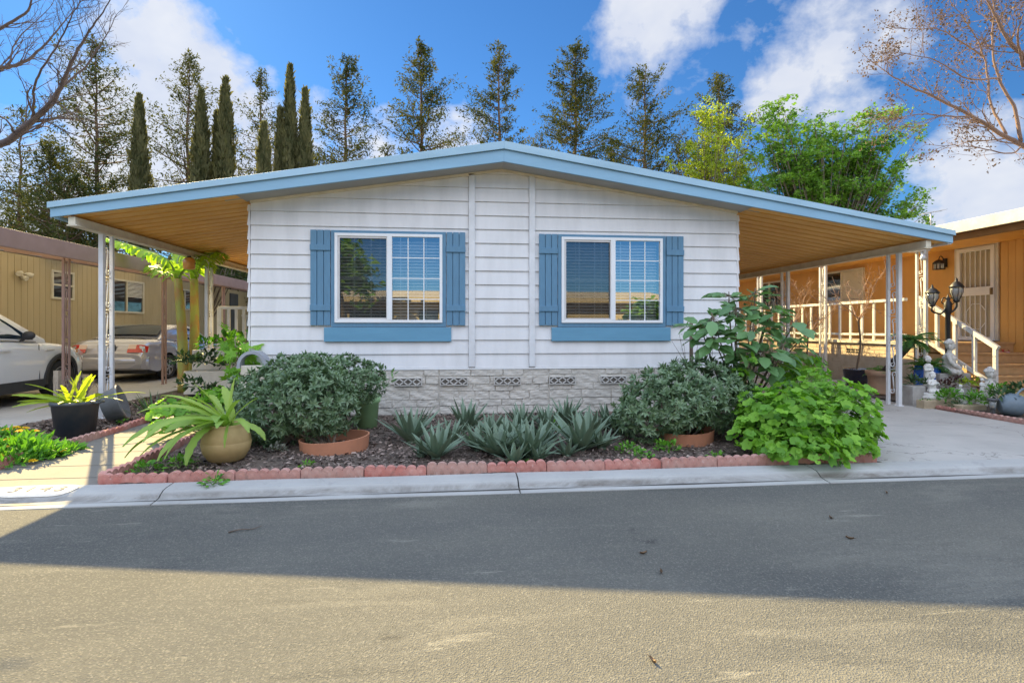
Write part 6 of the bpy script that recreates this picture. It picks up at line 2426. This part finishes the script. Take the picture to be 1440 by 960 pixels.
block('grey stone block under the big seated statue', 1322, 1370, 525, 550, 9.6, .5, GREYB)
block('grey square planter block at the foot of the white awning column, right side', 1284, 1304, 543, 566, 9.0, .3, GREYB)
block('long tan stone trough wall in front of the statues, left part', 1300, 1352, 563, 582, 8.7, .16, BLOCK)
block('long tan stone trough wall in front of the statues, right part', 1353, 1392, 570, 588, 8.3, .16, BLOCK)
block('low grey block behind the small standing figurine', 1338, 1378, 545, 560, 9.2, .25, GREYB)
t, q = statue('seated_statue', 'big grey stone statue of a cross-legged meditating figure below the porch steps', 1337, 526, 9.75, .64, R(42), 'seated', STAT)
t, q = statue('seated_statue', 'small pale statue sitting cross-legged with hands raised on a tiered round base', 1312, 552, 9.0, .36, R(15), 'seated', STAT_W, arms='raised')
MB().lathe([(.16, -.10), (.17, -.06), (.14, -.05), (.15, -.02), (.14, .0), (.001, .005)], q, 24).lathe([(.15, -.16), (.15, -.10)], q, 20).build('pedestal', STAT_W, t)
t, q = statue('child_statue', 'small pale statue of a standing child behind the tiered seated statue', 1305, 542, 9.5, .50, R(10), 'standing', STAT_W)
MB().box(q[0] - .11, q[0] + .11, q[1] - .1, q[1] + .1, -.02, q[2] + .004).build('plinth', GREYB, t)
t, q = statue('seated_statue', 'grey statue with tight curls seated at the foot of the stair rail', 1394, 567, 9.1, .62, R(55), 'seated', STAT)
MB().box(q[0] - .15, q[0] + .15, q[1] - .12, q[1] + .14, -.02, q[2] + .004).build('plinth', GREYB, t)
t, q = statue('figurine', 'little white standing figurine among the low plants in front of the big seated statue', 1351, 562, 8.8, .24, R(0), 'standing', STAT_W)
MB().box(q[0] - .05, q[0] + .05, q[1] - .05, q[1] + .05, -.02, q[2] + .004).build('plinth', STAT_W, t)
t, q = statue('figurine', 'little white standing figurine just left of the curly-haired statue', 1381, 553, 8.9, .24, R(0), 'standing', STAT_W)
MB().box(q[0] - .05, q[0] + .05, q[1] - .05, q[1] + .05, -.02, q[2] + .004).build('plinth', STAT_W, t)
for px, py, D, r, n, m_, tm, ll, lb in ((1333, 560, 8.75, .20, 170, LF_WEED, T_LANCE, .07, 'feathery bright green plant in front of the tan trough, left one'), (1374, 565, 8.4, .22, 200, LF_WEED, T_LANCE, .07, 'feathery bright green plant in front of the curly-haired statue'),
                                        (1328, 543, 9.2, .15, 70, LF_MAROON, T_OVAL, .06, 'dark maroon succulent below the big seated statue, left one'), (1343, 538, 9.3, .15, 70, LF_MAROON, T_OVAL, .06, 'dark maroon succulent below the big seated statue, right one'),
                                        (1363, 542, 9.2, .17, 80, LF_YEL, T_OVAL, .07, 'yellow-green succulent below the stair rail'), (1402, 553, 8.6, .2, 90, LF_WEED, T_OVAL, .08, 'green leafy plant right of the curly-haired statue'),
                                        (1412, 562, 8.0, .18, 70, LF_DARK, T_LANCE, .1, 'dark spiky plant behind the small solar light'), (1287, 540, 9.2, .16, 60, LF_DARK, T_LANCE, .12, 'dark plant in the grey block beside the awning column'),
                                        (1436, 550, 8.2, .2, 70, LF_DARK, T_LANCE, .1, 'dark plant at the right edge below the steps'), (1300, 568, 8.8, .1, 40, LF_WEED, T_OVAL, .05, 'low weed between the trough and the edging bricks'),
                                        (1345, 572, 8.5, .14, 60, LF_DARK, T_OVAL, .05, 'low dark succulent at the foot of the little figurine')):
    bush_small('garden_plant', lb, at(px, py, D), (r, r * .8, r * .75), n, ll, m_, tm, group='small plants around the statues')
# yellow rock and ribbed grey watering can
q = at(1424, 560, 8.3)
mb = MB().ell(q, (.20, .15, .10), n=12, m=8).ell(q + (.2, .05, -.03), (.15, .12, .08), n=10, m=7)
tag(fuse(mb, 'yellow_stone', M('yellow_stone', (.60, .45, .17), (.48, .34, .12), 9, .9, bump=.5, bscale=30), loc=q, vox=.016), 'low yellow garden stone behind the ribbed grey watering can', 'stone')
q = at(1424, 589, 7.9)
q[2] = .005
t = thing('watering_can', 'ribbed blue-grey watering can with a spout lying at the right edge of the garden', 'watering can', q)
CAN = M('blue_grey_can', (.18, .23, .27), (.12, .16, .19), 6, .4)
prof = []
for k in range(26):
    t_ = k / 25
    r = .17 * math.sin(math.pi * (.12 + .80 * t_)) ** .7 + (.006 if k % 2 else -.004)
    prof.append((r, -.17 + .34 * t_))
MB().lathe(prof, q + (.03, .02, .165), 30, M3=rotz(R(-25)) @ roty(R(78))).build('body', CAN, t)
MB().tube(spline([q + (.08, -.12, .12), q + (.20, -.17, .20), q + (.34, -.2, .13)], 6), np.linspace(.028, .02, 13), 8).build('spout', CAN, t)
MB().tube(spline([q + (.02, -.02, .30), q + (.16, -.02, .40), q + (.30, .0, .26)], 6), .016, 7).build('handle', CAN, t)
# small solar path light
q = at(1396, 585, 8.0)
q[2] = 0
t = thing('solar_light', 'small square solar path light with a dark cap at the edge of the porch garden', 'path light', q)
MB().box(q[0] - .02, q[0] + .02, q[1] - .02, q[1] + .02, -.02, .10).lathe([(.001, .26), (.085, .255), (.095, .225), (.001, .222)], q, 4).build('cap', M('dark_bronze', (.07, .07, .075), (.11, .11, .11), 9, .5), t)
MB().lathe([(.045, .10), (.062, .22), (.001, .221)], q, 4).build('lens', LGL, t)

# ---- black double lamp post
lq = at(1333, 470, 10.1)
lq = np.array((lq[0], lq[1], 0))
lp = thing('lamp_post', 'black garden lamp post with two glass lanterns in front of the porch steps', 'lamp post', lq)
zt_ = 1.306 + (460 - 402) / 760 * 10.1
mb = MB().lathe([(.10, 0), (.11, .05), (.06, .10), (.05, .35), (.045, .37), (.042, 1.55), (.06, 1.58), (.065, zt_ - .32), (.03, zt_ - .27), (.04, zt_ - .24), (.012, zt_ - .19), (.001, zt_ - .14)], lq, 16)
mb.build('post', BLACKM, lp)
for (px, pyb, pyt) in ((1311, 430, 401), (1345, 424, 391)):
    lb_ = at(px, pyb, 10.05)
    c = np.array((lb_[0], lb_[1], 1.306 + (460 - pyb) / 760 * 10.05))
    H = (pyb - pyt) / 760 * 10.05
    j = lq + (0, 0, zt_ - .32)
    mb = MB().tube(spline([j, j * .6 + c * .4 + (0, 0, -.17), c + (0, 0, -.10), c], 7), .017, 7)
    sgn = 1 if c[0] > lq[0] else -1
    mb.tube([p for p in spline([j + (0, 0, .06), j + (sgn * .09, 0, .10), j + (sgn * .13, 0, .02), j + (sgn * .09, 0, -.02)], 5)], .010, 5)
    mb.build('arm', BLACKM, lp)
    w_ = .105
    mb = MB().lathe([(.02, -.02), (.05, .0), (.055, .02), (.04, .03)], c, 12)
    mb.lathe([(w_ * 1.12, H * .60), (w_ * 1.05, H * .66), (w_ * .55, H * .82), (.02, H * .88), (.025, H * .93), (.001, H * 1.05)], c, 8)
    for k in range(6):
        a = k * math.pi / 3
        mb.tube([c + (.045 * math.cos(a), .045 * math.sin(a), .03), c + (w_ * .98 * math.cos(a), w_ * .98 * math.sin(a), H * .40), c + (w_ * .95 * math.cos(a), w_ * .95 * math.sin(a), H * .62)], .007, 4)
    la = mb.build('lantern', BLACKM, lp)
    MB().lathe([(.04, .03), (w_ * .9, H * .40), (w_ * .88, H * .60), (.001, H * .61)], c, 12).build('glass', LGL, la)
# ------------------------------------------------------------------ trees
rng = np.random.default_rng(77)
BARK = M('conifer_bark', (.20, .13, .085), (.12, .08, .055), 2.5, .95, bump=.6, bscale=10, bdist=.05, stretch=(1, 1, .25))
BARK_G = M('grey_bark', (.16, .12, .10), (.26, .20, .16), 4, .95, bump=.6, bscale=14, bdist=.03, stretch=(1, 1, .3))
BARK_O = M('orange_bark', (.25, .155, .105), (.17, .11, .085), 4, .9, bump=.4, bscale=12, bdist=.02)
LF_CON = LEAF('conifer_needle', (.028, .050, .022), (.125, .135, .045), .32, .85, .08, (1.2, 1.1, .5))
LF_CYP = LEAF('cypress_needle', (.070, .080, .036), (.205, .190, .090), .38, .85, .08)
LF_MAP = LEAF('spring_leaf', (.075, .20, .022), (.25, .43, .055), .42, .5)
LF_LIME = LEAF('lime_leaf', (.20, .29, .03), (.44, .50, .06), .48, .5)
T_SPRAY = (np.array([(0, 0, 0), (.35, .22, -.03), (1, .06, -.16), (.85, -.14, -.12), (.38, -.25, -.02)]), [(0, 4, 3, 2, 1)])


def conifer(label, px, pyt, D, base_w, seed, bare=.25, dens=1.0, lean=0.0, warm=.5, group='tall conifers in a row behind the house'):
    """tall thin conifer: trunk shows through, open tiers of short drooping branches"""
    rg = np.random.default_rng(seed)
    b = at(px, 460, D)
    b[2] = -.1
    H = (460 - pyt) / F_PX * D + CAM[2]
    t = thing('conifer', label, 'conifer', b, group)
    top = b + (lean, 0, H)
    zvis = min(.62, max(.3, 13.0 / H))      # the crown tapers above this height
    n = 14
    tr = np.linspace(0, 1, n)
    pts = b + (top - b) * tr[:, None] + np.stack([rg.normal(0, .05, n), rg.normal(0, .05, n), np.zeros(n)], 1)
    MB().tube(pts, np.linspace(H * .0125, .02, n), 8).build('trunk', BARK, t)
    br, fo = MB(), MB()
    nb = int(170 * dens)
    P, X, S, T = [], [], [], []
    for k in range(nb):
        u = (k + rg.uniform()) / nb
        z = bare + (1 - bare) * u
        p0 = b + (top - b) * z
        zf = b[2] + H * z
        prof = np.clip((1 - z) / (1 - zvis), 0, 1) ** .72 * .93 + .07
        L = base_w * prof * (rg.uniform(.35, 1.2) * (1 + .22 * math.sin(z * 37 + seed) * math.sin(k * .9 + seed)))
        if rg.uniform() < .16:
            continue
        a = k * 2.39996 + rg.normal(0, .4)
        el = -.12 + .75 * u + rg.normal(0, .14)
        d = np.array((math.cos(a) * math.cos(el), math.sin(a) * math.cos(el), math.sin(el)))
        e = p0 + d * L + (0, 0, .12 * L)
        m_ = p0 + d * L * .5 - (0, 0, .06 * L)
        cv = bez(p0, m_, e, 6)
        br.tube(cv, np.linspace(.018 + .012 * L, .008, 6), 3, cap=False)
        ns = int((28 + 88 * L) * rg.uniform(.45, 1.3) * dens)
        f = rg.uniform(.22, 1.05, ns) ** .75
        idx = np.clip(f * 5, 0, 4.99)
        i0 = idx.astype(int)
        q = cv[i0] + (cv[np.minimum(i0 + 1, 5)] - cv[i0]) * (idx - i0)[:, None]
        # sub-branch clumps
        nc = max(3, int(L * 3.4))
        cc = rg.normal(0, .16 + .10 * L, (nc, 3)) * (1, 1, .45)
        q = q + cc[rg.integers(0, nc, ns)] + rg.normal(0, .085, (ns, 3))
        P.append(q)
        X.append(nrm(d * .8 + rg.normal(0, .75, (ns, 3)) + (0, 0, -.1)))
        S.append(rg.uniform(.10, .26, ns))
        T.append(np.clip(rg.normal(.45, .18) + rg.normal(0, .16, ns) + .25 * (warm - .5), 0, 1))
    P, X, S, T = map(np.concatenate, (P, X, S, T))
    fo.leaves(T_SPRAY, P, X, nrm(rg.normal(0, .6, (len(P), 3)) + (0, 0, 1)), S, rg.uniform(.5, 1.0, len(P)), T)
    crown = fo.build('crown', LF_CON, t)
    br.build('branch', BARK, crown)
    return t


CON = [(28, 150, 34, 2.6, .12, .55, .4, 'thin tall conifer at the far left edge, seen through the bare branches'),
       (137, 58, 36, 3.6, .30, .80, .5, 'tall dark conifer behind the left awning, with a bare trunk below'),
       (258, 78, 37, 3.5, .22, .78, .75, 'tall conifer with rusty foliage behind the left awning, between the cypresses'),
       (372, 98, 38, 2.7, .35, .62, .4, 'thin sparse conifer just left of the three slim cypresses'),
       (485, 78, 38, 2.6, .22, .85, .4, 'narrow tall conifer behind the roof, left of the left window'),
       (592, 62, 38, 3.3, .12, 1.0, .55, 'tall broad conifer behind the roof, above the left window'),
       (703, 66, 38, 2.7, .12, .95, .6, 'tall neat conifer rising straight behind the roof ridge'),
       (806, 62, 38, 3.1, .10, 1.15, .6, 'dense tall conifer behind the roof, just right of the ridge'),
       (911, 92, 38, 3.1, .12, .95, .5, 'dark conifer behind the roof, left of the lime green tree'),
       (1012, 105, 38, 2.9, .15, .9, .7, 'rusty conifer whose trunk stands in the lime green tree')]
for k, (px, pyt, D, bw, bare, dens, warm, lb) in enumerate(CON):
    conifer(lb, px, pyt, D, bw * 1.0, 200 + k, bare, dens, rng.normal(0, .15), warm)
# lower bushy growth between them
for k, (px, pyt, D, lb) in enumerate(((70, 200, 33, 'bushy lower conifer at the left above the tan roof'), (95, 245, 30, 'short bushy conifer beyond the tan roof'), (440, 215, 42, 'low dark conifer peeping over the roof left of the ridge'), (545, 205, 44, 'low conifer over the roof between two tall ones, left of the ridge'),
                                      (760, 190, 44, 'low conifer over the roof between the ridge and the dense tall one'), (862, 195, 42, 'low dark conifer over the roof right of the dense tall one'), (955, 190, 42, 'low dark conifer in front of the lime green tree'), (340, 360, 30, 'dark conifer seen under the left awning beyond the tan house'))):
    conifer(lb, px, pyt, D, 2.6, 300 + k, .06, .8, 0, .4, 'low conifers between the tall ones')


def cypress(label, px, pyt, D, w, seed):
    """Italian cypress: ragged dark column of upright sprays"""
    rg = np.random.default_rng(seed)
    b = at(px, 460, D)
    b[2] = -.1
    H = (460 - pyt) / F_PX * D + CAM[2]
    t = thing('cypress', label, 'cypress', b, 'slim cypresses behind the left awning')
    MB().tube([b, b + (0, 0, H * .8)], [.16, .05], 7).build('trunk', BARK, t)
    n = 11000
    u = rg.uniform(0, 1, n) ** .85
    a = rg.uniform(0, 6.28, n)
    prof = np.interp(u, [0, .1, .45, .75, .92, 1], [.75, .9, 1, .78, .38, .05]) * w / 2
    lump = 1 + .22 * np.sin(a * 3 + u * 23 + seed) + .12 * np.sin(a * 5 - u * 41) + .10 * np.sin(u * 67 + a * 2)
    r = prof * lump * np.where(rg.uniform(size=n) < .75, rg.uniform(.82, 1.08, n), rg.uniform(.3, .85, n))
    P = b + np.stack([r * np.cos(a), r * np.sin(a), .02 * H + u * H * .98], 1)
    X = nrm(np.stack([np.cos(a) * .25, np.sin(a) * .25, np.ones(n)], 1) + rg.normal(0, .24, (n, 3)))
    N = nrm(np.stack([np.cos(a), np.sin(a), np.zeros(n)], 1) + rg.normal(0, .4, (n, 3)))
    tt = np.clip(.42 + .2 * np.sin(a * 3 + u * 23 + seed) + rg.normal(0, .17, n), 0, 1)
    MB().leaves(T_SPRAY, P, X, N, rg.uniform(.18, .46, n), rg.uniform(.4, .7, n), tt).build('crown', LF_CYP, t)


for k, (px, pyt, D, w_, lb) in enumerate(((196, 136, 33, 1.05, 'slim cypress furthest left, right of the dark conifer'), (283, 130, 33, 1.1, 'slim cypress touching the rusty conifer'), (305, 160, 34, .6, 'short slim cypress leaning on the tall one left of the sparse conifer'),
                                          (317, 112, 33, 1.15, 'tall cypress just left of the sparse conifer'), (371, 176, 30, .95, 'short olive cypress at the roof edge below the sparse conifer'), (394, 155, 33, .7, 'thin short cypress directly left of the tallest pointed one'),
                                          (408, 94, 33, .95, 'tall pointed cypress right of the sparse conifer, tallest of three'), (429, 127, 33, .95, 'slim cypress rightmost of the group, left of the narrow conifer'))):
    cypress(lb, px, pyt, D, w_, 400 + k)


def leafy_tree(name, label, px, D, pyc, rx, rz_, seed, mat, nl, ls, tm, lobes, hole=.45, bark=None, fork=.35, cat='tree'):
    """broadleaf tree: limbs grow to clumps spread through the crown, gaps between them"""
    rg = np.random.default_rng(seed)
    b = at(px, 460, D)
    b[2] = -.1
    t = thing(name, label, cat, b)
    br, fo = MB(), MB()
    cz = (460 - pyc) / F_PX * D + CAM[2]
    fk = b + (0, 0, max(1.5, (cz - rz_) * fork + 1.0))
    MB().tube(spline([b, b * .5 + fk * .5 + (.08, 0, 0), fk], 5), np.linspace(.24, .17, 11), 9).build('trunk', bark or BARK_G, t)
    c0 = np.array((b[0], b[1], cz))
    cl = []
    for (dx, dz, r) in lobes:
        c = at(px + dx, pyc + dz, D)
        for k in range(int(18 * (r / 60) ** 1.2)):
            dd = rdir(rg, 1)[0] * rg.uniform(.15, 1) ** .6 * r / F_PX * D
            cl.append(c + dd * (1, 1.1, .9))
    P, X, N, S, T = [], [], [], [], []
    for c in cl:
        m_ = fk * .5 + c * .5 + rg.normal(0, .25, 3) + (0, 0, -.2)
        cv = bez(fk + rg.normal(0, .08, 3), m_, c, 7)
        br.tube(cv, np.linspace(.036, .009, 7), 4, cap=False)
        for s_ in range(5):
            d = rdir(rg, 1)[0]
            q0 = cv[rg.integers(4, 7)]
            e = q0 + d * rg.uniform(.3, .75)
            br.tube([q0, (q0 + e) / 2 + rg.normal(0, .05, 3), e], [.012, .009, .006], 3, cap=False)
            n = int(nl * rg.uniform(.5, 1.3))
            f = rg.uniform(.2, 1.15, n)
            p = q0 + (e - q0) * f[:, None] + rg.normal(0, .13, (n, 3)) * (1, 1, .5)
            P.append(p)
            X.append(rdir(rg, n) * (1, 1, .5) + (0, 0, -.25))
            S.append(ls * rg.uniform(.6, 1.25, n))
            T.append(np.clip(rg.normal(.5, .15) + rg.normal(0, .2, n), 0, 1))
    P, X, S, T = map(np.concatenate, (P, X, S, T))
    fo.leaves(tm, P, X, nrm(rg.normal(0, .55, (len(P), 3)) + (0, 0, 1)), S, rg.uniform(.55, .9, len(P)), T)
    cr = fo.build('crown', mat, t)
    br.build('branch', bark or BARK_G, cr)
    return t


leafy_tree('lime_tree', 'lime yellow-green tree around the rusty conifer, above the right slope of the roof', 1000, 31, 200, 3, 3, 51, LF_LIME, 38, .155, T_LANCE,
           [(0, 0, 62), (-28, 40, 45), (25, -30, 50), (50, 20, 55), (-15, -45, 32), (40, 65, 50), (5, 80, 45)])
leafy_tree('maple_tree', 'bright green spreading tree above the right awning, right of the lime one', 1160, 27, 215, 5, 3, 52, LF_MAP, 40, .16, T_LOBED,
           [(-60, -40, 45), (-85, 0, 40), (-40, 20, 55), (0, 0, 55), (45, -25, 48), (80, -10, 42), (95, 35, 34), (60, 40, 42), (20, 55, 45), (100, 70, 30), (130, 82, 22), (-90, -55, 32), (-30, 65, 40), (10, -30, 40), (-20, -20, 45), (25, 10, 50), (70, -30, 36), (-55, 30, 50)])
# dark evergreens filling the gaps low behind the houses
for k, (px, pyc, D, lobes, lb) in enumerate(((30, 290, 38, [(0, 0, 50), (-50, 20, 50), (45, 30, 40)], 'dark evergreen low over the tan roof at the far left'), (150, 290, 40, [(0, 0, 45), (50, 20, 40), (-40, 25, 35)], 'dark evergreen low behind the left awning edge'),
                                             (290, 345, 24, [(0, 0, 22), (35, 12, 25), (-30, -6, 18)], 'dark evergreen seen under the left awning above the tan roof'))):
    leafy_tree('evergreen', lb, px, D, pyc, 3, 3, 60 + k, LF_CON, 26, .26, T_SPRAY, lobes)

# ---- bare trees overhanging from both sides: limbs laid through real space, twigs grown from them
def bare_tree(name, label, base, limbs, seed, mat, r0, twigs, seedpods=None, tl=.5, thick=.72):
    rg = np.random.default_rng(seed)
    t = thing(name, label, 'tree', base)
    trunk = spline([np.array(p, float) for p in limbs[0][0]], 8)
    MB().tube(trunk, np.linspace(limbs[0][1], limbs[0][2], len(trunk)), 10).build('trunk', mat, t)
    br = MB()
    tips = []
    for pts, ra, rb in limbs[1:]:
        cv = spline(pts, 7)
        cv = cv + np.cumsum(rg.normal(0, .006, cv.shape), 0)
        ra, rb = ra * thick, rb * thick
        br.tube(cv, np.linspace(ra, rb, len(cv)), 7)
        Tn = nrm(np.gradient(cv, axis=0))
        n = len(cv)
        for k in range(int(twigs * n / 20)):
            i = rg.integers(int(n * .2), n)
            d = nrm(Tn[i] * .8 + nrm(np.cross(Tn[i], rdir(rg, 1)[0])) * .9 + (0, 0, .28))
            u = i / n
            grow(br, cv[i], d, tl * (1.15 - .45 * u) * rg.uniform(.6, 1.2), max(.0045, (ra + (rb - ra) * u) * .34), 2, rg, .65, .10, tips, 4, (.6, .85), (2, 3), .0016, 5, 1)
        grow(br, cv[-1], Tn[-1], tl * .8, rb, 2, rg, .6, .1, tips, 4, (.6, .85), (2, 3), .0016, 5, 1)
    br.build('branch', mat, t)
    if seedpods:
        P = np.array([p for p, d in tips])
        D_ = np.array([d for p, d in tips])
        reps = 3
        P = np.repeat(P, reps, 0) + rg.normal(0, .05, (len(P) * reps, 3))
        n = len(P)
        keep = rg.uniform(size=n) < .75
        P = P[keep]
        n = len(P)
        MB().leaves(T_OVAL, P, rdir(rg, n) + (0, 0, -.4), rdir(rg, n), rg.uniform(.02, .05, n), .6, rg.uniform(0, 1, n)).build('seed_pod', seedpods, t)
    return t


A = lambda *l: [at(px, py, D) for px, py, D in l]
DARKBARK = M('dark_bark', (.075, .055, .05), (.14, .105, .09), 6, .95, bump=.5, bscale=25, bdist=.01)
lb0 = np.array((-11.9, -1.8, -.1))
j0 = at(-190, 250, 7.6)
bare_tree('bare_tree', 'leafless tree reaching in from the upper left corner with dark crooked branches', lb0,
          [([lb0, lb0 + (.15, 0, 1.2), j0], .17, .12),
           (A((-190, 250, 7.6), (-80, 220, 7.4), (0, 204, 7.2), (45, 170, 7.1), (75, 142, 7.0), (92, 110, 6.9), (110, 65, 6.8), (145, 20, 6.7)), .085, .012),
           (A((70, 148, 7.0), (88, 120, 7.2), (125, 90, 7.3), (150, 42, 7.4)), .030, .008),
           (A((45, 170, 7.1), (42, 130, 6.8), (55, 90, 6.6), (80, 45, 6.5), (105, 5, 6.4)), .024, .007),
           (A((-190, 240, 7.6), (-90, 170, 7.9), (-20, 110, 8.0), (20, 100, 8.1), (55, 75, 8.2), (90, 30, 8.3)), .07, .010),
           (A((-90, 170, 7.9), (-60, 90, 7.7), (-10, 50, 7.5), (40, 20, 7.4), (50, -15, 7.3)), .05, .010),
           (A((-20, 110, 8.0), (10, 88, 8.2), (20, 60, 8.4), (60, 20, 8.5)), .025, .007)], 71, DARKBARK, .1, 9, None, .34)
rb0 = np.array((10.9, -2.6, -.1))
k0 = at(1560, 300, 8.6)
bare_tree('bare_tree', 'leafless tree reaching in from the upper right corner with orange bark and brown seed clusters', rb0,
          [([rb0, rb0 + (-.05, .1, 1.5), k0], .15, .11),
           (A((1560, 300, 8.6), (1490, 240, 8.7), (1440, 205, 8.8), (1410, 190, 8.9), (1370, 165, 9.0), (1320, 140, 9.1), (1275, 115, 9.2), (1245, 100, 9.3)), .075, .010),
           (A((1435, 200, 8.8), (1425, 150, 8.9), (1405, 110, 9.0), (1396, 75, 9.1), (1398, 20, 9.2), (1400, -20, 9.2)), .040, .010),
           (A((1415, 190, 8.9), (1395, 150, 9.2), (1390, 110, 9.4), (1385, 80, 9.5), (1365, 40, 9.6), (1345, 10, 9.7)), .030, .008),
           (A((1560, 290, 8.6), (1500, 180, 8.3), (1445, 95, 8.2), (1420, 70, 8.2), (1395, 30, 8.2), (1375, -10, 8.2)), .065, .016),
           (A((1370, 165, 9.0), (1330, 165, 8.8), (1290, 160, 8.7), (1255, 165, 8.6)), .022, .006),
           (A((1385, 80, 9.5), (1350, 60, 9.4), (1320, 45, 9.3), (1275, 45, 9.2)), .022, .006),
           (A((1405, 110, 9.0), (1360, 110, 8.8), (1310, 85, 8.7), (1265, 75, 8.6)), .022, .006),
           (A((1440, 205, 8.8), (1420, 215, 8.6), (1380, 205, 8.5), (1330, 205, 8.4)), .02, .006),
           (A((1440, 95, 8.2), (1430, 50, 8.0), (1440, 10, 7.9)), .03, .008)], 72, BARK_O, .1, 10, LEAF('seed_cluster', (.09, .06, .045), (.20, .13, .09), .15, .8), .40)

# garden tree and hedge across the street, mirrored in the panes
leafy_tree('street_tree', 'green tree across the street, mirrored in the right window', 0, 10, 400, 3, 3, 91, LF_MAP, 20, .2, T_LANCE, [(0, 0, 40)])
o = COL.objects['street_tree']
o.location = (7.6, -15, -.1)
o.scale = (1.5, 1.5, .95)
o2 = copy_tree(o)
o2.location = (-6.0, -16.5, -.1)
o2.scale = (2.2, 2.0, 1.9)
o2['label'] = 'taller green tree across the street, mirrored in the left window'
for k, (x, y, s) in enumerate(((-2.3, -13, 2.6), (5.2, -13.5, 3.2), (-4.4, -13.2, 2.2))):
    o = agave_mesh(22, .5, .06, seed=500 + k, upright=1.3).build('spiky_plant', LF_YEL, loc=(0, 0, 0))
    o.location, o.scale = (x, y, -.05), (s, s, s)
    tag(o, ('smaller spiky plant across the street mirrored low in the left window', 'spiky plant across the street mirrored low in the right window', 'smallest spiky plant across the street at the far left')[k], 'plant')
